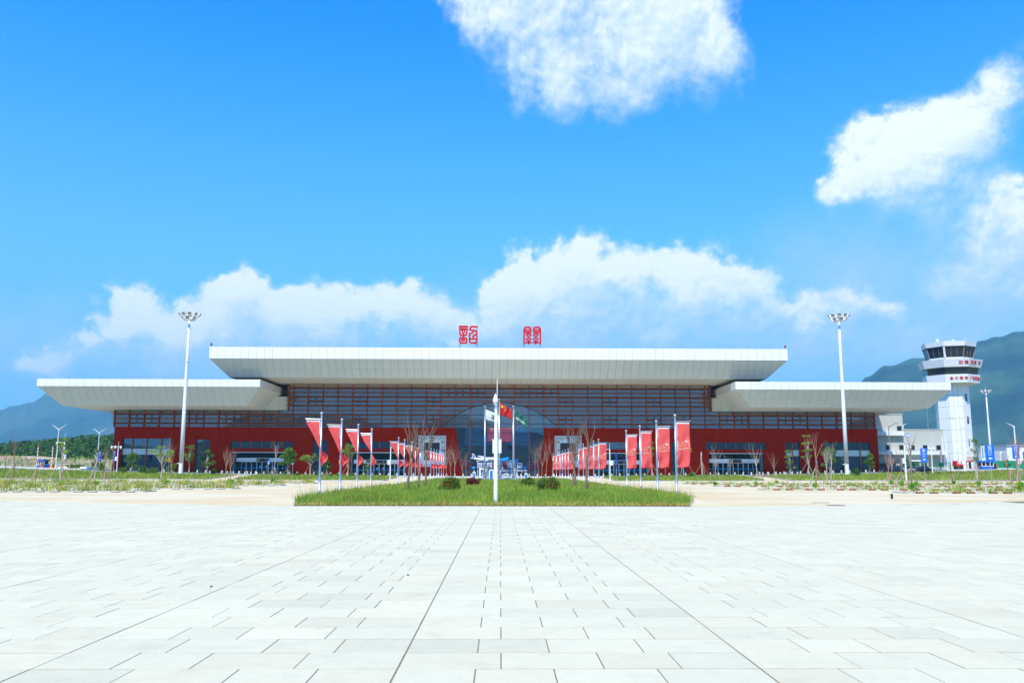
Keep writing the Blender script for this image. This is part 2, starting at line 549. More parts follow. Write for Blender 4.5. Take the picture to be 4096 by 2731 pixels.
M_SBLUE = mat('sky_blue_paint', (0.01, 0.36, 0.85), 0.5, 0.03)
M_GREENP = mat('green_fence_paint', (0.02, 0.25, 0.12), 0.6, 0.08)
M_YEL = mat('yellow_paint', (0.75, 0.55, 0.02), 0.5, 0.05)
M_ORANGE = mat('orange_paint', (0.75, 0.25, 0.02), 0.5, 0.05)
M_CREAM = mat('pale_tile_wall', (0.50, 0.50, 0.44), 0.7, 0.05, 0.7, dirt=0.15)

# ---------------------------------------------------------------- ground
def sheet(name, xs, ys, zf, m, label=None, cat=None, kind='structure', yf=None, parent=None):
    V, F = [], []
    for j, y in enumerate(ys):
        for x in xs:
            yy = y if yf is None else yf(x, y)
            V.append((x, yy, zf(x, yy)))
    n = len(xs)
    for j in range(len(ys) - 1):
        for i in range(n - 1):
            a = j * n + i
            F.append((a, a + 1, a + 1 + n, a + n))
    me = bpy.data.meshes.new(name)
    me.from_pydata(V, [], F)
    me.materials.append(m)
    o = new_obj(name, me, parent)
    if parent is None:
        tag(o, label, cat, None, kind)
    return o

def bound(x):
    """line where the paved plaza ends: it bows slightly away towards both sides"""
    return 39.3 + 0.0105 * x * x

gx = [-9000, -5000, -2500, -1200, -700, -400] + list(range(-300, 301, 10)) + [400, 700, 1200, 2500, 5000, 9000]
gy = [-4400, -2000, -800, -300, -100, -30] + list(range(0, 301, 10)) + [400, 700, 1200, 2500, 5000, 8900]
def ground_z(x, y):
    return gh(x, min(y, 230)) * (1 if abs(x) < 310 and y < 310 else 0) - 0.3
sheet('ground', gx, gy, ground_z, M_EARTH, 'flat green brown land around the airport reaching the hills', 'ground')
xs = [i * 2.5 for i in range(-56, 61)]
sheet('parking_lot', xs, [0, .02, .05] + [i / 50 for i in range(4, 51)], lambda x, y: gh(x, y) + 0.0, M_CONC,
      'pale beige concrete parking lot and drive between plaza and terminal', 'parking lot', yf=lambda x, t: bound(x) * (1 - t) + 206 * t)

# ---------------------------------------------------------------- plaza of granite slabs
rng = random.Random(5)
plaza = thing('plaza', 'wide plaza paved with pale granite slabs in long bands', 'plaza')
plaza['kind'] = 'structure'
base = MB()
pb = []
for i in range(-24, 24):
    x0, x1 = i * 2.5, i * 2.5 + 2.5
    base.hexa([(x0, -8, -.2), (x1, -8, -.2), (x1, bound(x1), -.2), (x0, bound(x0), -.2), (x0, -8, -.004), (x1, -8, -.004), (x1, bound(x1), -.004), (x0, bound(x0), -.004)])
base.build('joint_bed', M_JOINT, plaza)
ROW, MOD, SX0, SY0 = 0.6365, 3.01, -0.845, 7.443
tiles = []
for r in range(-12, 62):
    y0, y1 = SY0 + r * ROW, SY0 + (r + 1) * ROW
    if y0 < -1: continue
    kind_r = r % 2
    for c in range(-11, 11):
        xb = SX0 + c * MOD
        ws = (0.285, 0.285, 0.215, 0.215) if (kind_r + (1 if c < -0 and c % 2 else 0)) % 2 == 0 else (0.215, 0.215, 0.285, 0.285)
        x = xb
        for w in ws:
            x0, x1 = x, x + w * MOD
            x = x1
            if max(y1, 0) > min(bound(x0), bound(x1)) - 0.22: continue
            if abs((x0 + x1) / 2) > 27: continue
            tiles.append((x0, x1, y0, y1))
def tile_shape(mb, t, near):
    x0, x1, y0, y1 = t
    g = 0.011
    dz = rng.uniform(-0.0015, 0.0015)
    gx_ = 0.0055
    if abs(((x0 - SX0) / MOD) % 1) < 0.02 or abs(((x0 - SX0) / MOD) % 1) > 0.98: x0 += 0.004
    mb.cbox(x0 + gx_, x1 - gx_, y0 + g, y1 - g, -0.02, dz, 0.0015)
def tile_tint():
    k = rng.gauss(0.985, 0.022)
    if rng.random() < 0.06: k *= 0.93
    h = rng.uniform(-0.012, 0.012)
    return (k + h, k, k - h)
vis = [t for t in tiles if t[2] > 6.0 and abs((t[0] + t[1]) / 2) < 0.62 * (t[3]) + 0.8]
vis.sort(key=lambda t: t[2])
near_set = set(vis[:300])
for t in vis[:300]:
    mb = MB()
    tile_shape(mb, t, True)
    me = mb.mesh('paving_slab', M_PAVE)
    a = me.color_attributes.new('tint', 'FLOAT_COLOR', 'CORNER')
    c = tile_tint()
    a.data.foreach_set('color', [*c, 1.0] * len(me.loops))
    new_obj('paving_slab', me, plaza)
mb = MB()
cols = []
for t in tiles:
    if t in near_set: continue
    n0 = len(mb.f)
    tile_shape(mb, t, False)
    c = tile_tint()
    cols += [c] * 4 * (len(mb.f) - n0)
me = mb.mesh('paving_slabs', M_PAVE)
a = me.color_attributes.new('tint', 'FLOAT_COLOR', 'CORNER')
a.data.foreach_set('color', [v for c in cols for v in (*c, 1.0)])
o = new_obj('paving_slabs', me, plaza); o['kind'] = 'stuff'
# flush edging along the plaza's end, laid as single stones
edge = MB()
for i in range(-30, 30):
    x0, x1 = i * 0.9 + 0.006, i * 0.9 + 0.894
    edge.hexa([(x0, bound(x0) - 0.75, -.1), (x1, bound(x1) - 0.75, -.1), (x1, bound(x1) + 0.06, -.1), (x0, bound(x0) + 0.06, -.1),
               (x0, bound(x0) - 0.75, 0.003), (x1, bound(x1) - 0.75, 0.003), (x1, bound(x1) + 0.06, 0.003), (x0, bound(x0) + 0.06, 0.003)])
me = edge.mesh('edging_stone', M_PAVE)
a = me.color_attributes.new('tint', 'FLOAT_COLOR', 'CORNER')
a.data.foreach_set('color', [1.0] * 4 * len(me.loops))
o = new_obj('edging_stones', me, plaza); o['kind'] = 'stuff'

# ---------------------------------------------------------------- terminal
YG, YS, BAY, X0 = 206.0, 205.3, 3.517, -0.2
Z_ST = 11.57                     # top of the red wall
term = thing('airport_terminal', 'long airport terminal with red terracotta wall, louvred glass and three white overhanging roofs', 'building', (0, 0, 0))
XSL, XSR = ax(452, YS, 1800), ax(3514, YS, 1800)

def clip(poly, a, b, c):
    """keep the part of a polygon where a x + b z + c >= 0"""
    out = []
    for i in range(len(poly)):
        p, q = poly[i], poly[(i + 1) % len(poly)]
        fp, fq = a * p[0] + b * p[1] + c, a * q[0] + b * q[1] + c
        if fp >= 0: out.append(p)
        if (fp >= 0) != (fq >= 0):
            t = fp / (fp - fq)
            out.append((p[0] + (q[0] - p[0]) * t, p[1] + (q[1] - p[1]) * t))
    return out

# openings in the red wall: x0, x1, z0, z1
def zl(y):                       # photograph row to height on the wall
    return CAM_H + (1881 - y) / 16.7
OPEN = []
def opening(px0, px1, y0, y1, name):
    x0, x1 = ax(px0, YS, 1850), ax(px1, YS, 1850)
    OPEN.append((x0, x1, -0.5 if y1 is None else zl(y1), zl(y0), name))
    return OPEN[-1]
opening(483, 679, 1759, None, 'win')
opening(779, 837, 1762, None, 'slot')
opening(1248.5, 1308, 1767, None, 'slot')
opening(2687, 2745, 1771, None, 'slot')
opening(3147, 3201, 1768.6, None, 'slot')
opening(3299, 3485, 1767, None, 'win')
ENTR = [(918, 1167, '4'), (1392, 1640, '3'), (2362, 2608, '2'), (2826, 3067, '1')]
for a_, b_, _n in ENTR:
    opening(a_, b_, 1769, 1797, 'strip')
    opening(a_ + 10, b_ - 14, 1811, None, 'entrance')
CT = (ax(1820, YS, 1716), ax(2179, YS, 1716))
CB = (ax(1849, YS, 1901), ax(2161, YS, 1901))

def wall_cells(x0, x1, z0, z1):
    """a rectangle minus the openings, as convex pieces"""
    rects = [(x0, x1, z0, z1)]
    for (a, b, c, d, _n) in OPEN:
        out = []
        for r in rects:
            if a >= r[1] or b <= r[0] or c >= r[3] or d <= r[2]:
                out.append(r); continue
            if r[2] < c: out.append((r[0], r[1], r[2], c))
            if r[3] > d: out.append((r[0], r[1], d, r[3]))
            lo, hi = max(r[2], c), min(r[3], d)
            if r[0] < a: out.append((r[0], a, lo, hi))
            if r[1] > b: out.append((b, r[1], lo, hi))
        rects = out
    polys = []
    for r in rects:
        if r[1] - r[0] < .03 or r[3] - r[2] < .03: continue
        p = [(r[0], r[2]), (r[1], r[2]), (r[1], r[3]), (r[0], r[3])]
        xm = (r[0] + r[1]) / 2
        # the slanting sides of the tall middle opening
        if xm < 0:
            dx, dz = CB[0] - CT[0], 0.0 - Z_ST
            q = clip(p, dz, -dx, -dz * CT[0] + dx * Z_ST)       # keep the left side
            polys.append(q)
        else:
            dx, dz = CB[1] - CT[1], 0.0 - Z_ST
            q = clip(p, -dz, dx, dz * CT[1] - dx * Z_ST)
            polys.append(q)
    return [q for q in polys if len(q) >= 3]

back = MB()
for (a, b) in ((XSL + .03, CT[0] + 5), (CT[1] - 5, XSR - .03)):
    for q in wall_cells(a, b, -0.6, Z_ST - 0.02):
        back.prism(q, YS + 0.07, YG + 0.75)
wall = back.build('wall', M_GAP, term)
PW, PH = BAY / 2, Z_ST / 8
cells = []
nx = int((XSR - XSL) / PW) + 2
for i in range(-1, nx):
    xa, xb = XSL + i * PW, XSL + (i + 1) * PW
    xa, xb = max(xa, XSL), min(xb, XSR)
    if xb - xa < .05: continue
    for j in range(8):
        za, zb = (j * PH if j else -0.6), (j + 1) * PH
        if xa < CT[0] + 5 and xb > CT[1] - 5: continue
        for q in wall_cells(xa + .012, xb - .012, za + .012, zb - .012):
            cells.append(q)
def area(q):
    return abs(sum(q[i][0] * q[(i + 1) % len(q)][1] - q[(i + 1) % len(q)][0] * q[i][1] for i in range(len(q)))) / 2
cells = [q for q in cells if area(q) > 0.02]
cells.sort(key=lambda q: (-round(area(q), 1), abs(q[0][0])))
shared = {}
for q in cells[:300]:
    bx, bz = q[0]
    loc = [(x - bx, z - bz) for x, z in q]
    key = tuple((round(x, 2), round(z, 2)) for x, z in loc)
    if key not in shared:
        shared[key] = MB().prism(loc, 0, 0.06).mesh('terracotta_panel', M_STONE)
    new_obj('terracotta_panel', shared[key], term, (bx, YS, bz))
mb = MB()
for q in cells[300:]: mb.prism(q, YS, YS + 0.06)
o = mb.build('terracotta_panels', M_STONE, term); o['kind'] = 'stuff'
MB().box(XSL - .05, CT[0] + .1, YS - .08, YG + .5, Z_ST, Z_ST + .1).build('wall_coping', M_STONE, term)
MB().box(CT[1] - .1, XSR + .05, YS - .08, YG + .5, Z_ST, Z_ST + .1).build('wall_coping', M_STONE, term)
# red returns of the side walls running back
for x, s in ((XSL, 1), (XSR, -1)):
    MB().box(min(x, x + .35 * s), max(x, x + .35 * s), YG + .8, 258, -.6, Z_ST).build('side_wall', M_STONE, term)
# reveals of the middle opening
for k, s in ((0, 1), (1, -1)):
    MB().hexa([(CB[k], YS, -.3), (CB[k] + .12 * s, YS, -.3), (CB[k] + .12 * s, YG + .3, -.3), (CB[k], YG + .3, -.3),
               (CT[k], YS, Z_ST), (CT[k] + .12 * s, YS, Z_ST), (CT[k] + .12 * s, YG + .3, Z_ST), (CT[k], YG + .3, Z_ST)]).build('opening_reveal', M_STONE, term)

# glass grid
Z_TOP, Z_WING = CAM_H + 20.32, CAM_H + 14.0
TR0, TRD = Z_ST + 1.0, 2.125     # lowest transom above the wall and their spacing
XM0, XM1 = X0 - 14 * BAY, X0 + 14 * BAY
XML, XMR = XM0 - 1.15, XM1 + 1.15
XGL, XGR = X0 - 26 * BAY, ax(3497, YG, 1680)
pane_cache = {}
def pane(x0, x1, z0, z1, m, y=YG):
    key = (round(x1 - x0, 2), round(z1 - z0, 2), m.name)
    if key not in pane_cache:
        pane_cache[key] = MB().box(0, x1 - x0, 0, 0.03, 0, z1 - z0).mesh('glass_pane', m)
    return new_obj('glass_pane', pane_cache[key], term, (x0, y, z0))
zs_main = [Z_ST] + [TR0 + TRD * k for k in range(5)] + [Z_TOP]
zs_wing = [Z_ST] + [TR0, TR0 + TRD, Z_WING]
edges_main = [XML] + [X0 + n * BAY for n in range(-14, 15)] + [XMR]
for i in range(len(edges_main) - 1):
    for j in range(len(zs_main) - 1):
        pane(edges_main[i] + .04, edges_main[i + 1] - .04, zs_main[j] + .05, zs_main[j + 1] - .05, M_GLASS)
wl_edges = [X0 + n * BAY for n in range(-26, -14)] + [XML]
wr_edges = [XMR] + [X0 + n * BAY for n in range(15, 26)] + [XGR]
for E_ in (wl_edges, wr_edges):
    for i in range(len(E_) - 1):
        if E_[i + 1] - E_[i] < .2: continue
        for j in range(3):
            pane(E_[i] + .04, E_[i + 1] - .04, zs_wing[j] + .05, zs_wing[j + 1] - .05, M_GLASS)
zs_low = [0.15] + [TR0 - TRD * k for k in range(5, 0, -1)] + [Z_ST]
for n in range(-3, 3):
    for j in range(len(zs_low) - 1):
        pane(X0 + n * BAY + .04, X0 + (n + 1) * BAY - .04, zs_low[j] + .05, zs_low[j + 1] - .05, M_GLASS_C)
# transoms and mullions
def bar(name, m, x0, x1, y0, y1, z0, z1, parent=None):
    return MB().box(x0, x1, y0, y1, z0, z1).build(name, m, parent or term)
for k in range(5):
    z = TR0 + TRD * k
    if k < 2: bar('transom', M_TRANS, XGL, XGR, YG - .07, YG - .01, z - .07, z + .07)
    else: bar('transom', M_TRANS, XML, XMR, YG - .07, YG - .01, z - .07, z + .07)
for k in range(1, 6):
    z = TR0 - TRD * k
    t_ = (Z_ST - z) / Z_ST
    bar('transom', M_TRANS, CT[0] + (CB[0] - CT[0]) * t_, CT[1] + (CB[1] - CT[1]) * t_, YG - .07, YG - .01, z - .06, z + .06)
bar('transom', M_WHITE, XGL, CT[0], YG - .1, YG - .01, Z_ST + .1, Z_ST + .17)
bar('transom', M_WHITE, CT[1], XGR, YG - .1, YG - .01, Z_ST + .1, Z_ST + .17)
for n in range(-26, 27):
    x = X0 + n * BAY if n < 26 else XGR
    top = Z_TOP if -14 <= n <= 14 else Z_WING
    bot = 0.1 if -2 <= n <= 2 else Z_ST
    bar('mullion', M_FIN, x - .08, x + .08, YG - .42, YG - .08, bot, top)
for x in (XML, XMR):
    bar('corner_post', M_FIN, x - .14, x + .14, YG - .5, YG + .1, zs_wing[2] + .9, Z_TOP)
for n in (-3, 3):
    bar('mullion', M_FIN, X0 + n * BAY - .05, X0 + n * BAY + .05, YG - .3, YG - .08, 0.1, Z_ST)
bar('head_rail', M_FIN, XML - .35, XMR + .35, YG - .62, YG - .1, Z_TOP - .07, Z_TOP + .07)
# white head band behind the louvres and dark rail under it
bar('head_band', M_SOFF, XML, XMR, YG - .03, YG + .2, TR0 + 8.62, Z_TOP)
bar('head_band', M_DARK, XML, XMR, YG - .05, YG + .1, TR0 + 8.5, TR0 + 8.62)
# louvre fins in pairs, cut where the arch runs
AR_H, AR_Z, AR_TOP = 13.1, Z_ST + 0.85, 17.7
AR_S = AR_TOP - AR_Z
AR_R = (AR_H ** 2 + AR_S ** 2) / (2 * AR_S)
def arch_half(z):
    dz = z - (AR_TOP - AR_R)
    return math.sqrt(max(0, AR_R ** 2 - dz ** 2)) if z < AR_TOP else 0
for i in range(9):
    zc = TR0 + 1.062 * i
    for dz in (-.165, .165):
        z = zc + dz
        segs = []
        wide = i <= 3
        xl, xr = (XGL - .45, XGR + .45) if i <= 2 else (XML - .45, XMR + .45)
        h = arch_half(z)
        if h > 0.3: segs = [(xl, -h - .1), (h - .3, xr)]
        else: segs = [(xl, xr)]
        for a, b in segs:
            bar('louver', M_FIN, a, b, YG - .72, YG - .44, z - .055, z + .055)
# arch line
mb = MB()
n = 36
pts = []
a0 = math.asin(AR_H / AR_R)
for i in range(n + 1):
    a_ = -a0 + 2 * a0 * i / n
    pts.append((AR_R * math.sin(a_) - .2, YG - .5, AR_TOP - AR_R + AR_R * math.cos(a_)))
mb.tube(pts, .06, 4)
mb.build('arch_trim', M_TRANS, term)
# opening sashes
def sash(n, zb, hgt):
    xa, xb = X0 + n * BAY + .12, X0 + (n + 1) * BAY - .12
    f = MB()
    f.box(xa, xb, YG - .1, YG - .02, zb + hgt / 2 - .07, zb + hgt / 2 + .07)
    f.box((xa + xb) / 2 - .1, (xa + xb) / 2 + .1, YG - .12, YG - .02, zb + .1, zb + hgt - .1)
    f.box(xa, xb, YG - .2, YG - .08, zb - .16, zb - .08)
    f.box(xa, xa + .07, YG - .1, YG - .02, zb + .05, zb + hgt - .05)
    f.box(xb - .07, xb, YG - .1, YG - .02, zb + .05, zb + hgt - .05)
    f.build('opening_sash', M_TRANS, term)
    bar('sill', M_WHITE, xa - .05, xb + .05, YG - .24, YG - .1, zb - .22, zb - .13)
for n in (-13, -10, -5, 4, 7, 10):
    sash(n, TR0 + TRD * 2, TRD)
for n in (-14, -13, -10, -5, 4, 7, 10, 12): sash(n, TR0, TRD)
for n in (-4, -3, -2, 1, 2, 3): sash(n, TR0 + TRD * 3, TRD)
for n in (-25, -24, -21, -19, -18, -16, 15, 16, 19, 20, 23): sash(n, TR0, TRD)
# inside: rear wall, slabs, columns, ceiling lights, the big screen with the flag
bar('interior_wall', M_INT, XGL + .3, XGR - .3, 219, 219.3, 0.1, Z_TOP + 1)
bar('interior_floor', M_INTD, XGL + .3, XGR - .3, YG + .8, 219, -.1, .12)
bar('upper_floor', M_INTD, XGL + .3, XM0 + 17, YG + 2.5, 219, 6.9, 7.4)
bar('upper_floor', M_INTD, XM1 - 17, XGR - .3, YG + 2.5, 219, 6.9, 7.4)
bar('interior_ceiling', M_INT, XML, XMR, YG + .1, 219, Z_TOP + .02, Z_TOP + .3)
for n in (-13.5, -9.2, -5.6, 5.5, 9.3, 13.4, -17.5, -21.5, 17.5, 21.5):
    x = X0 + n * BAY
    bar('column', M_INTD, x - .8, x + .8, YG + 2.2, YG + 3.6, .1, Z_TOP if abs(n) < 14 else Z_WING)
def lit_mat(name, col, strength):
    m = mat(name, col, .5, .03, .3)
    p = m.node_tree.nodes['Principled BSDF']
    p.inputs['Emission Color'].default_value = (*col, 1); p.inputs['Emission Strength'].default_value = strength
    return m
M_SCR = lit_mat('screen_red', (0.62, 0.08, 0.14), 0.9)
M_STAR = lit_mat('screen_star', (0.75, 0.6, 0.1), 0.9)
M_SCRB = lit_mat('screen_blue', (0.02, 0.13, 0.32), 0.5)
sx0, sx1, sz0, sz1 = ax(1951, 208.5, 1740), ax(2047, 208.5, 1740), az(2000, 1765, 208.5), az(2000, 1702, 208.5)
scr = bar('flag_screen', M_SCR, sx0, sx1, 208.4, 208.6, sz0, sz1)
def star(mb, cx, cz, r, y0, y1, rot=0):
    p = []
    for i in range(10):
        a_ = PI / 2 + PI * i / 5 + rot
        q = r if i % 2 == 0 else r * .4
        p.append((cx + q * math.cos(a_), cz + q * math.sin(a_)))
    o = len(mb.v)
    # fan so that the concave outline stays clean
    vs = [(cx, y0 - .02, cz)] + [(x, y0, z) for x, z in p] + [(x, y1, z) for x, z in p]
    fs = [(0, 1 + i, 1 + (i + 1) % 10) for i in range(10)] + [(1 + i, 11 + i, 11 + (i + 1) % 10, 1 + (i + 1) % 10) for i in range(10)]
    mb.add(vs, fs)
s_ = MB(); star(s_, ax(1967, 208.3, 1717), az(1967, 1717, 208.3), .55, 208.3, 208.38)
s_.build('star', M_STAR, scr)
bar('display_wall', M_SCRB, X0 - 2.4 * BAY, X0 + 2 * BAY, 209.2, 209.4, 7.6, 15.2)

# glass behind the openings of the red wall
M_BAND = mat('white_floor_band', (0.55, 0.68, 0.66), 0.5, 0.05)
for (a, b, c, d, nm) in OPEN:
    yg = YS + .55
    c = max(c, gh((a + b) / 2, 205) - .1)
    if nm in ('win', 'slot'):
        w = thing_part = new_obj('window', None, term)
        n = 4 if nm == 'win' else 2
        if nm == 'win':
            cuts = [a, a + (b - a) * .20, a + (b - a) * .495, a + (b - a) * .79, b] if a < 0 else [a, a + (b - a) * .2, a + (b - a) * .5, a + (b - a) * .79, b]
        else:
            cuts = [a, (a + b) / 2, b]
        rows = [c, 3.2, 5.1, 6.6, d]
        for i in range(len(cuts) - 1):
            for j in range(4):
                MB().box(cuts[i] + .04, cuts[i + 1] - .04, yg, yg + .03, rows[j] + .03, rows[j + 1] - .03).build('pane', M_GLASS_L if j != 2 else M_GLASS_L, w)
            if i: MB().box(cuts[i] - .1, cuts[i] + .1, yg - .25, yg - .02, c, d).build('mullion', M_FIN, w)
        for z in rows[1:4]:
            MB().box(a, b, yg - .08, yg - .02, z - .04, z + .04).build('transom', M_TRANS, w)
        if nm == 'win' or a > 50:
            MB().box(a + .02, b - .02, yg - .02, yg - .002, 5.15, 6.55).build('floor_band', M_BAND, w)
        MB().box(a, b, yg + 3.5, yg + 3.7, c, d).build('room_wall', M_INTD, w)
    elif nm == 'strip':
        w = new_obj('strip_window', None, term)
        for i in range(6):
            x0_, x1_ = a + (b - a) * i / 6, a + (b - a) * (i + 1) / 6
            MB().box(x0_ + .03, x1_ - .03, yg - .2, yg - .17, c + .02, d - .02).build('pane', M_GLASS_L, w)
            if i: MB().box(x0_ - .09, x0_ + .09, yg - .35, yg - .21, c, d).build('mullion', M_FIN, w)
        MB().box(a, b, yg + 2.5, yg + 2.7, c - .5, d).build('room_wall', M_INTD, w)

# entrances
def entrance(a, b, d, num):
    zb = gh((a + b) / 2, 205) + .12
    e = new_obj('entrance', None, term)
    yd = YS + 2.3
    w = b - a
    MB().box(a, b, yd + 2.0, yd + 2.2, zb, d).build('vestibule_wall', M_INTD, e)
    MB().box(a, b, YS + .1, yd + 2.2, zb - .1, zb).build('threshold', M_WALK, e)
    MB().box(a - .02, a + .12, YS + .75, yd + 2.2, zb, d).build('side_wall', M_GREY, e)
    MB().box(b - .12, b + .02, YS + .75, yd + 2.2, zb, d).build('side_wall', M_GREY, e)
    MB().box(a + .1, b - .1, YS - .25, YS + .65, d - .16, d - .02).build('canopy_rim', M_SOFF, e)
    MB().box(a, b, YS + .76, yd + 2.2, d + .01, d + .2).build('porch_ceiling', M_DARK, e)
    lz0, lz1 = zb + 2.95, zb + 3.85
    MB().box(a + .5, b - .45, yd - .75, yd - .05, lz0, lz1).build('lintel', M_ALU, e)
    MB().box(a + .15, b - .15, yd, yd + .04, lz1 + .02, d - .02).build('top_glass', M_GLASS_D, e)
    # sign box
    cx_ = (a + b) / 2 + .2
    sg = MB().box(cx_ - 1.45, cx_ + 1.45, yd - .95, yd - .78, lz0 + .03, lz0 + .75).build('sign_box', M_DARK, e)
    MB().box(cx_ - 1.2, cx_ - .8, yd - .98, yd - .955, lz0 + .2, lz0 + .58).build('pictogram', M_YEL, e)
    text(num, .62, .01, M_YEL, 'number', e, (cx_ + .75, yd - .965, lz0 + .38))
    # leaves: eight framed glass doors between two fixed sides
    n = 8
    xa, xb = a + 1.55 * w / 14, b - 1.9 * w / 14
    for i in range(n):
        x0_, x1_ = xa + (xb - xa) * i / n, xa + (xb - xa) * (i + 1) / n
        lf = MB()
        t = .07
        lf.box(x0_ + .03, x0_ + .03 + t, yd - .06, yd + .02, zb + .02, lz0 - .02).box(x1_ - .03 - t, x1_ - .03, yd - .06, yd + .02, zb + .02, lz0 - .02)
        lf.box(x0_ + .1, x1_ - .1, yd - .06, yd + .02, zb + .02, zb + .12).box(x0_ + .1, x1_ - .1, yd - .06, yd + .02, lz0 - .12, lz0 - .02)
        dl = lf.build('door_frame', M_WHITE, e)
        MB().box(x0_ + .1, x1_ - .1, yd - .02, yd, zb + .12, lz0 - .12).build('door_glass', M_GLASS_D, e)
    MB().box(a + .12, b - .12, yd - .085, yd - .065, zb + 1.42, zb + 1.53).build('blue_stripe', M_SBLUE, e)
    for x0_, x1_ in ((a + .15, xa), (xb, b - .15)):
        MB().box(x0_, x1_, yd, yd + .03, zb, lz0).build('fixed_pane', M_GLASS_D, e)
    if num in ('4', '3'):
        for x in (cx_ - .9, cx_ + .5): MB().box(x, x + .35, yd - .075, yd - .068, zb + 1.65, zb + 1.95).build('notice', M_WHITE, e)
for (a, b, c, d, nm) in [q for q in OPEN if q[4] == 'entrance']:
    num = ENTR[[q for q in OPEN if q[4] == 'entrance'].index((a, b, c, d, nm))][2]
    entrance(a, b, d, num)
# doors at the foot of the middle glass wall: dark lobby
bar('lobby_band', M_INTD, CB[0] - .5, CB[1] + .5, YG + 1.2, YG + 1.4, 3.3, 4.1)
for i in range(12):
    x = -8.2 + i * 1.5
    MB().add(*(lambda r, c: ([(c[0] + r * math.cos(2 * PI * k / 12), c[1], c[2] + r * math.sin(2 * PI * k / 12)) for k in range(12)] +
             [(c[0] + r * math.cos(2 * PI * k / 12), c[1] + .05, c[2] + r * math.sin(2 * PI * k / 12)) for k in range(12)],
             [tuple(range(12)), tuple(range(23, 11, -1))] + [(k, k + 12, (k + 1) % 12 + 12, (k + 1) % 12) for k in range(12)]))(.22, (x, YG + 1.1, 3.75))).build('round_emblem', M_GREY, term)

# ---------------------------------------------------------------- roofs
def canopy(name, xl0, xr0, xl1, xr1, yf, yl, zt, zb, zs, yb, label):
    """fascia from xl0 to xr0 at y = yf, its soffit sloping back to xl1..xr1 at y = yl, z = zs; flat soffit to yb"""
    rf = new_obj(name, None, term)
    rf['label'] = label
    g = .019
    core = MB()
    i_ = .05
    core.box(xl0 + i_, xr0 - i_, yf + i_, yb, zb + i_, zt - .03)
    core.hexa([(xl1 + i_, yl + i_, zs + .06), (xr1 - i_, yl + i_, zs + .06), (xr1 - i_, yb, zs + .06), (xl1 + i_, yb, zs + .06),
               (xl0 + i_, yf + i_ * 2, zb + i_), (xr0 - i_, yf + i_ * 2, zb + i_), (xr0 - i_, yb, zb + i_), (xl0 + i_, yb, zb + i_)])
    core.build('roof_core', M_GAP, rf)
    n = max(1, round((xr0 - xl0) / 1.735))
    for i in range(n):
        x0_, x1_ = xl0 + (xr0 - xl0) * i / n, xl0 + (xr0 - xl0) * (i + 1) / n
        MB().fbox(x0_ + g, x1_ - g, zb, zt, yf, yf + .05, .012).build('fascia_panel', M_ALU, rf)
    # sloped soffit: two rows
    def S(u, v):
        """point of the sloped face: u along, v = 0 at the fascia, 1 at the lower edge"""
        x = (xl0 + (xr0 - xl0) * u) * (1 - v) + (xl1 + (xr1 - xl1) * u) * v
        return Vector((x, yf + (yl - yf) * v, zb + (zs - zb) * v))
    nrm_ = Vector((0, -(zb - zs), -(yl - yf))).normalized()
    def on_slope(x, v):
        return Vector((x, yf + (yl - yf) * v, zb + (zs - zb) * v))
    for i in range(n):
        x0_, x1_ = xl0 + (xr0 - xl0) * i / n, xl0 + (xr0 - xl0) * (i + 1) / n
        for (va, vb) in ((0.006, .53), (.536, .996)):
            poly = [(x0_ + g, va), (x1_ - g, va), (x1_ - g, vb), (x0_ + g, vb)]
            # the ends are cut by the hips
            dl = xl1 - xl0; dr = xr1 - xr0
            poly = clip(poly, 1, -dl, -xl0)
            if poly: poly = clip(poly, -1, dr, xr0)
            if len(poly) < 3 or area(poly) < 0.01: continue
            top = [on_slope(*p) for p in poly]
            bot = [p - nrm_ * .05 for p in top]
            k = len(poly)
            MB().add(top + bot, [tuple(range(k - 1, -1, -1)), tuple(range(k, 2 * k))] + [(j, (j + 1) % k, (j + 1) % k + k, j + k) for j in range(k)]).build('soffit_panel', M_SOFF, rf)
    # flat soffit strips
    n2 = max(1, round((xr1 - xl1) / 3.47))
    for i in range(n2):
        x0_, x1_ = xl1 + (xr1 - xl1) * i / n2, xl1 + (xr1 - xl1) * (i + 1) / n2
        MB().box(x0_ + g * 1.5, x1_ - g * 1.5, yl + .03, min(yb, 232), zs, zs + .05).build('ceiling_panel', M_SOFF, rf)
    # side faces: upright end fascia and the sloped underside, in panels running back
    for xa, xb, s in ((xl0, xl1, -1), (xr0, xr1, 1)):
        m_ = 8
        for j in range(m_):
            y0_, y1_ = yf + (yb - yf) * j / m_, yf + (yb - yf) * (j + 1) / m_
            e0, e1 = (y0_ if j else yf), y1_
            MB().box(min(xa, xa - .05 * s), max(xa, xa - .05 * s), e0 + g, e1 - g, zb, zt).build('end_panel', M_ALU, rf)
            l0 = max(e0, yf) if j else None
            pts_t = [(xa, e0 + g if j else yf + g, zb), (xa, e1 - g, zb), (xb, e1 - g, zs), (xb, (e0 + g) if j else yl + g, zs)]
            d_ = Vector((-.05 * s, 0, .03))
            b_ = [tuple(Vector(p) + d_) for p in pts_t]
            MB().add(pts_t + b_, [(0, 1, 2, 3), (7, 6, 5, 4), (0, 4, 5, 1), (1, 5, 6, 2), (2, 6, 7, 3), (3, 7, 4, 0)]).build('end_soffit_panel', M_SOFF, rf)
    return rf

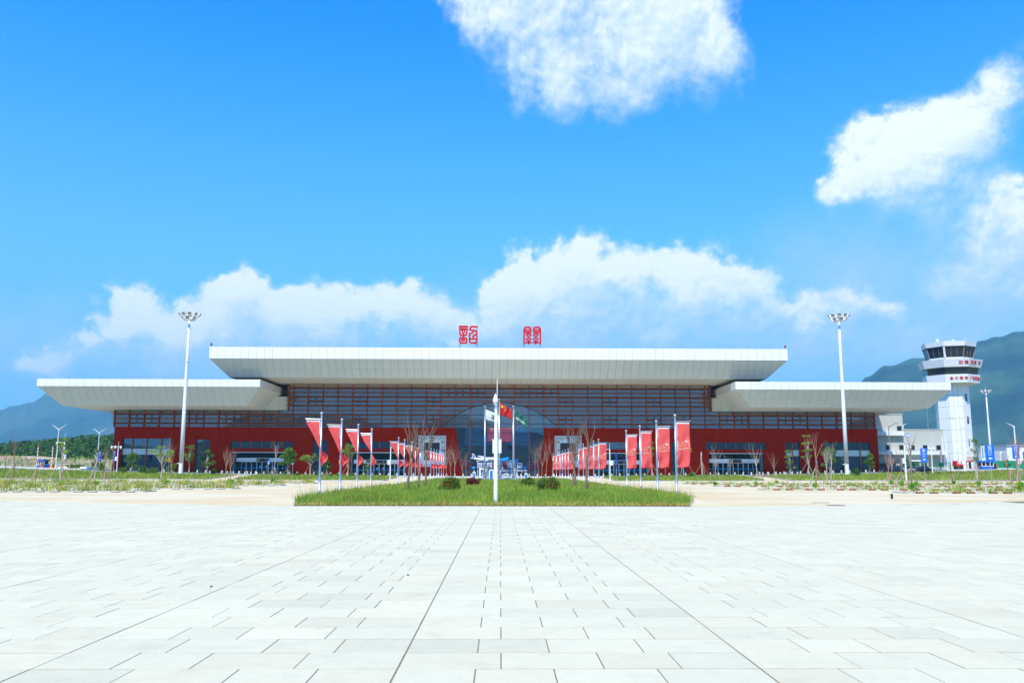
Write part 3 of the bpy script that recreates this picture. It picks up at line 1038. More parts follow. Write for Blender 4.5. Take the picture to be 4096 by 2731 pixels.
YL, YFA = 191.6, 188.2
canopy('main_roof', ax(838, YFA, 1400), ax(3150, YFA, 1410), ax(918, YL, 1508), ax(3065, YL, 1515), YFA, YL,
       az(2000, 1391.5, YFA), az(2000, 1437, YFA), 22.0, 262, 'highest white roof over the middle of the terminal')
for (pxa, pxb, pxc, pxd, yt, yb_, ys_, nm) in ((147, 1040, 247, 985, 1516, 1545, 1622, 'lower white roof over the left wing'),
                                              (2942, 3803, 3004, 3718, 1527.5, 1558, 1632, 'lower white roof over the right wing')):
    mid = (pxa + pxb) / 2
    canopy('wing_roof', ax(pxa, YFA, 1540), ax(pxb, YFA, 1540), ax(pxc, YL, 1620), ax(pxd, YL, 1620), YFA, YL,
           az(mid, yt, YFA), az(mid, yb_, YFA), Z_WING + .05, 262, nm)
# pale parapet walls between the wings and the middle block
for pxa, pxb in ((1000, 1155), (2846, 2990)):
    xa, xb = ax(pxa, YG, 1610), ax(pxb, YG, 1610)
    n = 4
    MB().box(xa, xb, YG + .1, YG + .4, Z_WING + .1, az(2000, 1588, YG)).build('parapet_core', M_GAP, term)
    for i in range(n):
        MB().fbox(xa + (xb - xa) * i / n + .02, xa + (xb - xa) * (i + 1) / n - .02, Z_WING + .1, az(2000, 1588, YG) - .03, YG + .02, YG + .1, .01).build('parapet_panel', M_SOFF, term)
# small lights in the flat soffit
M_LAMP = mat('lamp_white', (0.85, 0.85, 0.82), 0.3, 0.0)
for px, py in ((1713, 1522), (1723, 1522), (1721, 1531), (1731, 1531), (2646, 1525), (2656, 1525), (2630, 1534), (2640, 1534), (2828, 1525), (2838, 1525), (2808, 1534), (2818, 1534)):
    d = ray(px, py); t = (22.0 - CAM_H) / d.z
    MB().lathe([(.2, -.03), (.22, 0)], 8, (d.x * t, d.y * t, 21.99)).build('downlight', M_LAMP, term)
# sidewalk with kerb steps and drive in front of the terminal
def strip_sheet(name, y0, y1, dz, m, label, cat, x0=-118, x1=120):
    V, F = [], []
    xs_ = [x0 + (x1 - x0) * i / 60 for i in range(61)]
    for x in xs_:
        for y, z in ((y0, gh(x, y0) - .05), (y0, gh(x, y0) + dz), (y1, gh(x, y1) + dz), (y1, gh(x, y1) - .05)):
            V.append((x, y, z))
    for i in range(60):
        for k in range(3):
            a = i * 4 + k
            F.append((a, a + 4, a + 5, a + 1))
    me = bpy.data.meshes.new(name); me.from_pydata(V, [], F); me.materials.append(m)
    return tag(new_obj(name, me), label, cat, None, 'structure')
strip_sheet('road', 190, 198, 0.006, M_ASPH, 'grey drive running along the front of the terminal', 'road')
strip_sheet('pavement', 198, 201.5, 0.13, M_WALK, 'lower step of the pale pavement in front of the terminal', 'pavement')
strip_sheet('pavement', 201.5, 206.5, 0.27, M_WALK, 'upper step of the pale pavement at the foot of the red wall', 'pavement')

# ---------------------------------------------------------------- roof characters, in seal script, drawn stroke by stroke
def sign_character(label, strokes, x_posts, rails, ox=1800, oy=1280, Y=189.6):
    def p(x, y): 
        q = at(ox + x / 5.88, oy + y / 5.88, Y)
        return (q.x, q.z)
    t = thing('roof_sign_character', label, 'sign', (0, 0, 0), 0, 'red seal script characters on the roof')
    for s in strokes:
        pts, r = s[0], s[1] * 1.2 / 5.88 / F_PX * Y
        pp = [p(*q) for q in pts]
        n = 6
        # round-ended ribbon with real thickness
        mb = MB()
        for i in range(len(pp) - 1):
            a, b = Vector(pp[i]), Vector(pp[i + 1])
            d = (b - a).normalized(); w = Vector((-d.y, d.x)) * r
            poly = [a + w, a - w]
            aa = math.atan2(-w.y, -w.x)
            for k in range(1, n + 1): poly.append(b + Vector((math.cos(aa + PI * (k - .5) / n), math.sin(aa + PI * (k - .5) / n))) * r)
            aa += PI
            for k in range(1, n + 1): poly.append(a + Vector((math.cos(aa + PI * (k - .5) / n), math.sin(aa + PI * (k - .5) / n))) * r)
            poly = poly[1:]
            mb.prism([(v.x, v.y) for v in reversed(poly[:])], Y - .25 - .003 * i, Y + .1)
        mb.build('stroke', M_RED, t)
    for x in x_posts:
        a = p(x, 130); b = p(x, 670)
        MB().tube([(a[0], Y + .3, a[1]), (b[0], Y + .3, b[1] - .3)], .07, 6).build('post', M_GREY, t)
    for y in rails:
        a = p(x_posts[0], y); b = p(x_posts[1], y)
        MB().box(a[0], b[0], Y + .18, Y + .28, a[1] - .05, a[1] + .05).build('rail', M_GREY, t)
    return t
def oval(cx, cy, rx, ry, n=14, a0=0, a1=2 * PI):
    return [(cx + rx * math.copysign(abs(math.cos(a)) ** .6, math.cos(a)), cy + ry * math.copysign(abs(math.sin(a)) ** .6, math.sin(a))) for a in [a0 + (a1 - a0) * i / n for i in range(n + 1)]]
W_ = 20
shao = [([(228, 156), (403, 156)], 21), ([(228, 215), (403, 215)], 21),
        ([(290, 225), (291, 290), (313, 330), (337, 290), (338, 225)], 14),
        ([(230, 270), (235, 325), (262, 358), (312, 365), (365, 358), (393, 325), (397, 270)], 17), ([(312, 335), (312, 415)], 15),
        (oval(312, 480, 85, 62), 17), ([(275, 478), (345, 478)], 18),
        ([(638, 160), (505, 160), (475, 180), (470, 220), (495, 243), (585, 247), (625, 272), (632, 325), (612, 348), (575, 356), (550, 380), (550, 440)], 18),
        ([(552, 250), (546, 295), (520, 315), (458, 315)], 15),
        ([(462, 325), (462, 500), (488, 538), (600, 541), (628, 510), (632, 390)], 17), ([(465, 445), (625, 445)], 15)]
sign_character('left red seal script character of the pair on the main roof', shao, (235, 632), (165, 235, 360, 440, 548))
half = [([(1742, 560), (1742, 225), (1758, 188), (1800, 170), (1850, 170), (1890, 188), (1903, 225), (1899, 268), (1868, 286), (1748, 290)], 17),
        ([(1750, 228), (1900, 228)], 13), ([(1748, 270), (1890, 270)], 13), (oval(1850, 352, 52, 27, 12), 14), ([(1850, 385), (1850, 425)], 14),
        (oval(1850, 455, 52, 27, 12), 14), ([(1850, 488), (1850, 565)], 14), ([(1786, 528), (1908, 528)], 17)]
guan = half + [([(3868 - x, y) for x, y in s], w) for s, w in half]
sign_character('red double gate shaped seal script character, right of the pair on the main roof', guan, (1748, 2115), (165, 285, 335, 436, 540))

# warning lights on the roof's corners
for px, lab in ((845, 'red obstruction light on the left corner of the main roof'), (3141, 'red obstruction light on the right corner of the main roof')):
    q = at(px, 1384 if px < 2000 else 1397, 188.6)
    t = thing('obstruction_light', lab, 'warning light', (q.x, 188.6, az(2000, 1391.5, YFA) - .02), 0, 'obstruction lights on the roof corners')
    MB().lathe([(.16, 0), (.12, .1), (.10, .45)], 8).build('base', M_GREY, t)
    MB().lathe([(.2, .45), (.24, .55), (.22, .8), (.08, .95)], 10).build('lamp', mat('dark_red_lens', (.35, .01, .01), .3, 0.02), t)

# ---------------------------------------------------------------- ornamental screens on the red wall
M_ORN = mat('ornament_brown', (0.12, 0.05, 0.05), 0.7, 0.1)
M_OLIVE = mat('ornament_olive', (0.38, 0.36, 0.10), 0.7, 0.1)
M_FRAMEW = mat('screen_frame_pale', (0.66, 0.70, 0.70), 0.5, 0.03)
def wall_screen(pa, pb, ia, ib, label):
    t = thing('wall_screen', label, 'screen', (0, 0, 0), 0, 'framed screens on the red wall')
    x0, x1 = ax(pa, YS, 1800), ax(pb, YS, 1800); z0, z1 = 2.46, 9.75
    a, b = ax(ia, YS, 1800), ax(ib, YS, 1800); c, d = 4.0, 8.1
    y0, y1 = YS - .32, YS - .002
    f = MB()
    f.box(x0, x1, y0, y1, z0, c).box(x0, x1, y0, y1, d, z1).box(x0, a, y0, y1, c, d).box(b, x1, y0, y1, c, d)
    fr = f.build('frame', M_FRAMEW, t)
    MB().box(a, b, y0 + .15, y1, c, d).build('display', M_DARK, t)
    o = .22; w = .05; yy = (y0 - .03, y0 - .002)
    for k in (0.2, .42):
        f = MB()
        f.box(x0 + k, x1 - k, *yy, z0 + k, z0 + k + w).box(x0 + k, x1 - k, *yy, z1 - k - w, z1 - k)
        f.box(x0 + k, x0 + k + w, *yy, z0 + k + w, z1 - k - w).box(x1 - k - w, x1 - k, *yy, z0 + k + w, z1 - k - w)
        f.build('border_line', M_ORN, t)
    cx = (x0 + x1) / 2
    def disc(name, cx_, cz, r, m, squash=1):
        MB().prism([(cx_ + r * math.cos(2 * PI * k / 10), cz + r * squash * math.sin(2 * PI * k / 10)) for k in range(10)], y0 - .06, y0 - .001).build(name, m, t)
    for (u, v, r, m) in ((cx, z1 - .55, .30, M_ORN), (cx, z1 - 1.25, .24, M_ORN), (cx - .5, z1 - .6, .09, M_ORN), (cx + .5, z1 - .6, .09, M_ORN),
                         (x0 + .85, z1 - 1.5, .34, M_OLIVE), (x1 - .85, z1 - 1.5, .34, M_OLIVE), (x1 - .95, z0 + 3.9, .22, M_ORN), (x1 - .45, z0 + 3.7, .26, M_ORN),
                         (x0 + .95, z0 + 3.9, .22, M_ORN), (x1 - .8, z1 - 2.8, .2, M_GREY), (x0 + 3.0, z0 + .6, .1, M_ORN)):
        disc('ornament', u, v, r, m)
    for s, xx in ((1, x0 + .35), (-1, x1 - .35)):
        mb = MB()
        mb.tube([(xx, y0 - .03, z1 - .5), (xx + s * .7, y0 - .03, z1 - .75), (xx + s * 1.2, y0 - .03, z1 - .72), (xx + s * 1.7, y0 - .03, z1 - .95)], .035, 4)
        for k in range(7):
            mb.tube([(xx + s * (.5 + .18 * k), y0 - .03, z1 - .75), (xx + s * (.62 + .18 * k), y0 - .03, z1 - .75 + (.22 if k % 2 else -.28))], .03, 4)
        mb.build('branch_ornament', M_OLIVE, t)
        MB().tube([(xx + s * .5, y0 - .02, z1 - 1.85), (xx + s * .5, y0 - .02, z1 - 3.2)], .02, 4).build('tassel', M_GREY, t)
    return t
wall_screen(1673.4, 1783.7, 1696.6, 1759, 'pale ornamental frame with dark screen on the red wall left of the glass opening')
wall_screen(2218.9, 2326, 2240, 2302, 'pale ornamental frame with dark screen on the red wall right of the glass opening')

# ---------------------------------------------------------------- high floodlight masts
M_FLOOD = mat('flood_lens', (0.42, 0.36, 0.26), 0.35, 0.1, 8.0)
def high_mast(px, base_py, top_py, Y, label, scale=1.0):
    x = ax(px, Y, 1900)
    zb = gh(x, Y)
    ztop = az(px, top_py, Y)          # top of the lamp crown
    xt = ax(px, Y, 1900)
    t = thing('floodlight_mast', label, 'floodlight mast', (x, Y, zb), 0, 'tall floodlight masts')
    H = ztop - zb
    s = scale
    MB().lathe([(.62 * s, -.3), (.60 * s, .12), (.45 * s, .16), (.42 * s, .5), (.40 * s, 2.4)], 16).build('base', M_WHITE, t, shade=False)
    MB().lathe([(.40 * s, 2.4), (.36 * s, H * .4), (.355 * s, H * .4 + .02), (.30 * s, H * .7), (.22 * s, H - 1.2 * s)], 16).build('pole', M_WHITE, t, shade=True)
    for k in (.4, .7):
        MB().lathe([(.40 * s, H * k - .06), (.40 * s, H * k + .06)], 16).build('pole_collar', M_WHITE, t)
    # crown: two rings, upper of ten double floodlights, lower of six
    for (r, z, n, tilt) in ((1.72 * s, H - .55 * s, 10, .3), (1.05 * s, H - 1.25 * s, 6, .25)):
        mb = MB()
        mb.tube([(r * math.cos(2 * PI * k / 24), r * math.sin(2 * PI * k / 24), z) for k in range(25)], .07 * s, 5)
        mb.build('ring', M_WHITE, t)
        for k in range(0, n, 2):
            a = 2 * PI * k / n
            MB().tube([(0, 0, z + .2), (r * math.cos(a), r * math.sin(a), z)], .045 * s, 5).build('spoke', M_WHITE, t)
        for k in range(n):
            a = -PI / 2 + 2 * PI * (k + (.5 if n == 10 else 0)) / n
            c, si = math.cos(a), math.sin(a)
            hx = .36 * s
            def L(u, v, w):     # local: u sideways, v outwards, w up
                return (r * c + u * -si + v * c, r * si + u * c + v * si, z + w)
            h0, h1 = .12 * s, .62 * s
            pts = [L(-hx, -.1 * s, h0), L(hx, -.1 * s, h0), L(hx, .22 * s, h0 + .02), L(-hx, .22 * s, h0 + .02),
                   L(-hx, .02 * s, h1), L(hx, .02 * s, h1), L(hx, .48 * s, h1), L(-hx, .48 * s, h1)]
            fl = MB().hexa(pts).build('floodlight', M_WHITE, t)
            for q in (-1, 1):
                g0, g1 = (.03 * s if q > 0 else -hx + .03 * s), (hx - .03 * s if q > 0 else -.03 * s)
                p4 = [L(g0, .25 * s, h0 + .05 * s), L(g1, .25 * s, h0 + .05 * s), L(g1, .49 * s, h1 - .05 * s), L(g0, .49 * s, h1 - .05 * s)]
                MB().add(p4, [(0, 1, 2, 3)]).build('lens', M_FLOOD, fl)
    MB().lathe([(.75 * s, H - .5 * s), (.72 * s, H - .2 * s), (.35 * s, H + .1 * s), (.05, H + .2 * s)], 12).build('dome', M_WHITE, t, shade=True)
    MB().tube([(0, 0, H + .1 * s), (0, 0, H + 1.9 * s)], .035 * s, 5).build('lightning_rod', M_WHITE, t)
    MB().box(-.75 * s, -.4 * s, -.2, .2, 2.3, 2.45).build('bracket', M_WHITE, t)
    return t
high_mast(722, 1905, 1256, 172, 'tall white floodlight mast standing in front of the left wing of the terminal')
high_mast(3389, 1905, 1262, 172, 'tall white floodlight mast standing in front of the right wing of the terminal')
high_mast(3970, 1832, 1560, 330, 'far grey floodlight mast standing behind the exit signs right of the control tower', .95)

# ---------------------------------------------------------------- banner poles
def banner_cloth(kind, seed, w=.86, h=2.75):
    """cloth hanging from the arm: columns u (0 at pole), rows v (0 at top)"""
    r = random.Random(seed)
    nu, nv = 10, 26
    V, F = [], []
    ph = r.uniform(0, 6)
    tw = r.uniform(.85, 1.15)
    for j in range(nv + 1):
        v = j / nv
        for i in range(nu + 1):
            u = i / nu
            if kind == 'open':
                x = .06 + w * u * (1 - .05 * v) + .05 * math.sin(v * 3 + ph) * v
                y = .10 * math.sin(u * 7 + v * 5 + ph) * v + .06 * math.sin(v * 13 + u * 4 + ph) * v + .03 * math.sin(u * 16 - v * 9 + ph) * (.3 + v)
                z = -v * h + .12 * u * max(0, v - .8) * 5 * .6 + .02 * math.sin(u * 9 + ph) * v
            else:
                # wrung by the wind: full width at the arm, drawn to a point at the pole, a slack belly beyond it
                k = tw
                v1 = .56 * k
                if v < v1: outer = w * (1 - v / v1) ** (.88 + .5 * (k - .85)) + .07
                elif v < .8: outer = .05 - .55 * k * smooth(v1, .8, v)
                else: outer = .05 - .55 * k + .34 * smooth(.8, 1, v)
                inner = .05 - .05 * smooth(.4, .6, v)
                x = inner + (outer - inner) * u
                y = (.10 * math.sin(u * 6 + v * 4 + ph) * (.3 + v) + .04 * math.sin(u * 15 + v * 11 + ph)) - .12 * smooth(.4, .7, v) * u
                z = -v * h * .96 - .10 * u * v + .22 * smooth(.85, 1, v) * abs(u - .45) + .03 * math.sin(u * 12 + ph) * v
            V.append((x, y, z))
    for j in range(nv):
        for i in range(nu):
            a = j * (nu + 1) + i
            F.append((a, a + 1, a + nu + 2, a + nu + 1))
    me = bpy.data.meshes.new('banner')
    me.from_pydata(V, [], F)
    me.polygons.foreach_set('use_smooth', [True] * len(me.polygons))
    return me
M_BANNER = mat('banner_red_cloth', (0.97, 0.20, 0.19), 0.75, 0.05, 2.0, trans=0.5, spec=0.15)
M_BLOGO = mat('banner_print_cream', (0.85, 0.62, 0.42), 0.7, 0.02)
M_HEM = mat('banner_white_hem', (0.85, 0.85, 0.85), 0.7, 0.02, trans=0.2)
HP = 5.05
def banner_pole(kind, seed, side):
    t = thing('banner_pole', '-', 'banner', (0, 0, 0), 0, 'red banners on steel poles along both sides of the grass island')
    MB().lathe([(.17, -.05), (.17, .02), (.075, .03), (.072, 1.5), (.06, HP - .12)], 12).build('pole', M_STEEL, t, shade=True)
    MB().ball((0, 0, HP - .02), .105, 12, 8).build('finial', M_STEEL, t, shade=True)
    s = side
    MB().tube([(0, 0, HP - .38), (s * .93, 0, HP - .36)], .028, 8).build('arm', M_STEEL, t)
    MB().ball((s * .95, 0, HP - .36), .05, 8, 6).build('arm_knob', M_STEEL, t, shade=True)
    me = banner_cloth(kind, seed)
    if s < 0: me.transform(Matrix.Diagonal((-1, 1, 1, 1)))
    me.materials.append(M_BANNER)
    c = new_obj('banner', me, t, (0, 0, HP - .52))
    so_ = c.modifiers.new('thickness', 'SOLIDIFY'); so_.thickness = .006
    MB().box(min(.08 * s, .9 * s), max(.08 * s, .9 * s), -.015, .015, HP - .53, HP - .45).build('top_hem', M_HEM, t)
    MB().box(min(.075 * s, .115 * s), max(.075 * s, .115 * s), -.02, .02, HP - .5 - (2.7 if kind == 'open' else .8), HP - .5).build('side_hem', M_HEM, t)
    if kind == 'open':
        # the printed emblem in outline: a looped track with two rings, a small square and a line of print
        def on(u, v, d=-.03):
            i, j = max(0, min(9, int(u * 10))), max(0, min(25, int(v * 26)))
            p = me.vertices[j * 11 + i].co
            q = me.vertices[j * 11 + i + 1].co; w_ = me.vertices[(j + 1) * 11 + i].co
            fu, fv = u * 10 - i, v * 26 - j
            r_ = p + (q - p) * fu + (w_ - p) * fv
            return (r_.x, r_.y + d, r_.z)
        e = MB()
        def line(pts, r_=.011):
            e.tube([on(*p) for p in pts], r_, 4)
        line([(.10, .56), (.08, .50), (.12, .44), (.22, .41), (.31, .43), (.36, .46), (.42, .42), (.52, .39), (.62, .40), (.70, .37), (.84, .36), (.88, .40), (.92, .52)])
        for cu, cv in ((.25, .49), (.52, .465)):
            line([(cu + .075 * math.cos(a), cv + .03 * math.sin(a)) for a in [2 * PI * k / 10 for k in range(11)]], .008)
            line([(cu + .035 * math.cos(a), cv + .014 * math.sin(a)) for a in [2 * PI * k / 8 for k in range(9)]], .006)
        line([(.34, .53), (.42, .505), (.5, .53), (.6, .52), (.66, .49)], .007)
        e.build('emblem', M_BLOGO, c, (0, 0, 0))
        e2 = MB(); q = [on(.66, .39), on(.80, .39), on(.80, .42), on(.66, .42)]
        e2.add(q, [(0, 1, 2, 3)]).build('emblem_square', M_HEM, c)
        e3 = MB()
        for k in range(12):
            u = .12 + .065 * k
            e3.add([on(u, .585 - .002 * k), on(u + .045, .585 - .002 * k), on(u + .045, .568 - .002 * k), on(u, .568 - .002 * k)], [(0, 1, 2, 3)])
        o_ = e3.build('print_line', M_BLOGO, c); o_['kind'] = 'stuff'
    return t
protos = {('twist', -1): [banner_pole('twist', s, -1) for s in (3, 8, 11, 15, 21)], ('open', 1): [banner_pole('open', s, 1) for s in (1, 4, 6, 9, 13)]}
used = set()
right_dx = [698, 622, 556, 501, 390, 370, 348, 329, 310.6, 269, 257, 246, 236, 222, 209]
left_dx = [712, 631, 565, 511, 404, 380, 351, 336, 318, 275, 263, 252.5, 242.5, 233, 225]
def ordinal(n): return ('nearest', 'second', 'third', 'fourth', 'fifth', 'sixth', 'seventh', 'eighth', 'ninth', 'tenth', 'eleventh', 'twelfth', 'thirteenth', 'fourteenth', 'farthest')[n]
for side, dxs, key in ((-1, left_dx, ('twist', -1)), (1, right_dx, ('open', 1))):
    for i, dx in enumerate(dxs):
        Y = 37400 / dx
        k = i % 5
        src = protos[key][k]
        loc = (side * 10.87, Y, 0)
        where = 'left' if side < 0 else 'right'
        desc = 'twisted and gathered' if side < 0 else 'hanging open'
        lab = f'red banner {desc} from the {ordinal(i)} pole on the {where} edge of the island'
        if (key, k) not in used:
            used.add((key, k)); src.location = loc; src['label'] = lab; o = src
        else:
            o = copy_thing(src, loc, None, lab)
        o.rotation_euler = (0, 0, rng.uniform(-.15, .15) if i < 4 else rng.uniform(-.5, .5))

# ---------------------------------------------------------------- three flagpoles
def flag_cloth(w, h, drop, ph, m, name, amp=.12):
    nu, nv = 18, 10
    V, F = [], []
    for j in range(nv + 1):
        v = j / nv
        for i in range(nu + 1):
            u = i / nu
            x = w * u * (1 - .08 * u)
            z = -v * h * (1 - .22 * u) - drop * u ** 1.15
            y = amp * math.sin(u * 8 + v * 2.2 + ph) * (u ** .7) + .05 * math.sin(u * 17 + v * 5 + ph)
            V.append((x, y, z))
    for j in range(nv):
        for i in range(nu):
            a = j * (nu + 1) + i
            F.append((a, a + 1, a + nu + 2, a + nu + 1))
    me = bpy.data.meshes.new(name); me.from_pydata(V, [], F)
    me.polygons.foreach_set('use_smooth', [True] * len(me.polygons)); me.materials.append(m)
    return me
def flag_pt(me, u, v, d=-.025, nu=18, nv=10):
    i, j = max(0, min(nu - 1, int(u * nu))), max(0, min(nv - 1, int(v * nv)))
    p = me.vertices[j * (nu + 1) + i].co; q = me.vertices[j * (nu + 1) + i + 1].co; w_ = me.vertices[(j + 1) * (nu + 1) + i].co
    r_ = p + (q - p) * (u * nu - i) + (w_ - p) * (v * nv - j)
    return (r_.x, r_.y + d, r_.z)
YF3 = 131.0
M_FRED = mat('flag_red', (0.62, 0.008, 0.012), 0.6, 0.03, trans=0.3)
M_FGRN = mat('flag_green', (0.01, 0.17, 0.10), 0.6, 0.03, trans=0.3)
M_FWHT = mat('flag_white', (0.82, 0.84, 0.86), 0.6, 0.03, trans=0.3)
M_FYEL = mat('flag_yellow', (0.85, 0.62, 0.02), 0.6, 0.02)
for px, top, mm, flab, plab in ((1939, 1625, M_FWHT, 'white company flag with a green emblem, blowing behind the camera pole', 'steel flagpole carrying the white flag'),
                                (1996, 1597, M_FRED, 'red national flag with five yellow stars flying from the middle flagpole', 'tallest steel flagpole, the middle one of the three'),
                                (2053, 1625, M_FGRN, 'dark green company flag with white lettering on the right flagpole', 'steel flagpole carrying the green flag')):
    x = ax(px, YF3, 1800); H = az(px, top, YF3)
    t = thing('flagpole', plab, 'flagpole', (x, YF3, 0), 0, 'three flagpoles in front of the terminal')
    MB().lathe([(.24, -.1), (.26, .35), (.2, .42), (.24, .9), (.16, 1.0)], 14).build('base', M_STEEL, t)
    MB().lathe([(.15, .9), (.13, 3), (.07, H - .25)], 12).build('pole', M_STEEL, t, shade=True)
    MB().lathe([(.06, H - .3), (.2, H - .05), (.2, H + .02), (.05, H + .08)], 12).build('cap', M_STEEL, t, shade=True)
    MB().tube([(.12, -.12, 1.2), (.11, -.1, H - .3)], .012, 4).build('halyard', M_WHITE, t)
    z0 = {1939: az(1939, 1638, YF3), 1996: az(1996, 1612, YF3), 2053: az(2053, 1638, YF3)}[px]
    w, h, drop = {1939: (2.3, 1.55, .95), 1996: (2.05, 1.75, 1.15), 2053: (2.15, 1.6, 1.55)}[px]
    me = flag_cloth(w, h, drop, px * .01, mm, 'flag')
    fo = tag(new_obj('flag', me, None, (x + .12, YF3, z0)), flab, 'flag')
    sol = fo.modifiers.new('thickness', 'SOLIDIFY'); sol.thickness = .004
    if px == 1996:
        def fstar(cu, cv, r, rot=0):
            pts = [flag_pt(me, cu, cv, -.05)]
            for i in range(10):
                a = PI / 2 + PI * i / 5 + rot
                q = r if i % 2 == 0 else r * .4
                pts.append(flag_pt(me, cu + q * math.cos(a) / w, cv - q * math.sin(a) / h, -.045))
            MB().add(pts, [(0, 1 + i, 1 + (i + 1) % 10) for i in range(10)]).build('star', M_FYEL, fo)
        fstar(.17, .24, .30)
        for cu, cv in ((.36, .09), (.44, .2), (.44, .36), (.36, .48)): fstar(cu, cv, .105, .3)
    elif px == 1939:
        pts = [flag_pt(me, .52 + .15 * math.cos(2 * PI * k / 14), .42 + .17 * math.sin(2 * PI * k / 14), -.04) for k in range(14)]
        MB().add([flag_pt(me, .52, .42, -.045)] + pts, [(0, 1 + k, 1 + (k + 1) % 14) for k in range(14)]).build('emblem', M_FGRN, fo)
        mb = MB()
        for k in range(3):
            mb.add([flag_pt(me, .42 + .07 * k, .38, -.06), flag_pt(me, .5 + .07 * k, .38, -.06), flag_pt(me, .48 + .07 * k, .44, -.06), flag_pt(me, .4 + .07 * k, .44, -.06)], [(0, 1, 2, 3)])
        mb.build('emblem_wings', M_FWHT, fo)
        mb = MB()
        for k in range(9):
            u = .22 + .065 * k
            mb.add([flag_pt(me, u, .66), flag_pt(me, u + .045, .66), flag_pt(me, u + .045, .76), flag_pt(me, u, .76)], [(0, 1, 2, 3)])
        o_ = mb.build('print_line', M_DARK, fo); o_['kind'] = 'stuff'
    else:
        mb = MB()
        for k in range(9):
            u = .13 + .075 * k
            mb.add([flag_pt(me, u, .60), flag_pt(me, u + .055, .60), flag_pt(me, u + .055, .74), flag_pt(me, u, .74)], [(0, 1, 2, 3)])
            mb.add([flag_pt(me, u, .80), flag_pt(me, u + .06, .80), flag_pt(me, u + .06, .84), flag_pt(me, u, .84)], [(0, 1, 2, 3)])
        o_ = mb.build('print_line', M_FWHT, fo); o_['kind'] = 'stuff'
        MB().box(-.02, .05, -.03, .03, -1.6, 0).build('hem', M_FWHT, fo)

# ---------------------------------------------------------------- camera poles
def dome_cam(mb_parent, x, y, z, s=1.0, arm=0):
    d = new_obj('dome_camera', None, mb_parent, (x, y, z))
    MB().lathe([(.05 * s, .30 * s), (.10 * s, .22 * s), (.17 * s, .12 * s), (.175 * s, -.02 * s), (.15 * s, -.04 * s)], 12).build('housing', M_WHITE, d, shade=True)
    MB().ball((0, 0, -.09 * s), .13 * s, 12, 8).build('lens_dome', mat('cam_dome', (.75, .78, .8), .2, .02), d, shade=True)
def camera_pole(px, base, top, Y, arm_py, arms, box_py, label, rad=.08, rod=True, box=True, cams=1.0):
    x = ax(px, Y, (base + top) / 2); zb = gh(x, Y)
    H = az(px, arm_py, Y) - zb
    t = thing('camera_pole', label, 'security camera', (x, Y, zb), 0, 'white poles with surveillance cameras')
    MB().lathe([(rad * 2.0, -.05), (rad * 2.0, .03), (rad * 1.3, .04), (rad * 1.2, H * .5), (rad, H)], 8).build('pole', M_WHITE, t)
    if rod:
        MB().tube([(0, 0, H), (0, 0, az(px, top, Y) - zb)], .03, 6).build('lightning_rod', M_WHITE, t)
    k = Y / F_PX
    for a in arms:
        MB().tube([(0, 0, H - .1), (a * k, 0, H)], .04, 6).build('arm', M_WHITE, t)
        dome_cam(t, a * k, 0, H - .32, 1.3 * cams)
    if box:
        s = 1 if box > 0 else -1
        zz = az(px, box_py, Y) - zb
        MB().box(min(s * .05, s * .45), max(s * .05, s * .45), -.2, .2, zz - .45, zz + .35).build('cabinet', M_WHITE, t)
    return t
# the near one in the middle of the picture
xc, Yc = ax(1983, 40.2, 1900), 40.2
t = thing('camera_pole', 'big white surveillance camera pole standing at the front edge of the grass island', 'security camera', (xc, Yc, 0), 0, 'white poles with surveillance cameras')
Hc = az(1983, 1598, Yc)
MB().lathe([(.20, -.02), (.20, .03), (.098, .035), (.092, 2.6), (.07, Hc)], 8, rot=PI / 8).build('pole', M_WHITE, t)
MB().tube([(.05, 0, Hc - .3), (.05, 0, az(1983, 1516, Yc))], .018, 6).build('lightning_rod', M_WHITE, t)
z0, z1 = az(1983, 1811, Yc), az(1983, 1756, Yc)
MB().box(-.155, .255, .09, .33, z0, z1 - .03).build('cabinet', M_WHITE, t)
MB().box(-.18, .275, .07, .35, z1 - .03, z1).build('cabinet_lid', M_WHITE, t)
zd = az(1983, 1603, Yc)
d = new_obj('dome_camera', None, t, (-.03, -.14, zd))
MB().lathe([(.03, .27), (.06, .24), (.075, .16), (.115, .08), (.12, -.03), (.125, -.06), (.10, -.08)], 16).build('housing', M_WHITE, d, shade=True)
MB().ball((0, 0, -.11), .09, 14, 8, (1, 1, 1.1)).build('lens_dome', mat('cam_dome', (.75, .78, .8), .2, .02), d, shade=True)
MB().tube([(0, 0, .2), (.0, 0, .31), (.06, .12, .25)], .03, 8).build('bracket', M_WHITE, d)
camera_pole(256, 1886, 1733, 165, 1768, (-30,), 1825, 'white camera pole with one arm beside the left toll booth', .1, True, 1)
camera_pole(471, 1884, 1765, 180, 1784, (-26, -12, 10), 1833, 'white camera pole with three cameras at the left corner of the red wall', .09, True, -1)
camera_pole(1562, 1910, 1767, 148, 1787, (28,), 1847, 'white camera pole with one arm before entrance 3', .08, True, -1)
camera_pole(2439.5, 1909, 1771, 148, 1795, (-28,), 1850, 'white camera pole with one arm before entrance 2', .08, True, 1)
camera_pole(3620, 1903, 1758, 130, 1781, (22,), 1841, 'white camera pole with one arm in front of the parked cars', .09, True, -1)
camera_pole(3727, 1890, 1772, 175, 1790, (-10, 10), 1841, 'white camera pole with two cameras in front of the office block', .09, True, 0)
camera_pole(3861, 1882, 1800, 190, 1797, (13,), 1841, 'white camera pole with one camera in front of the control tower base', .10, False, 0)

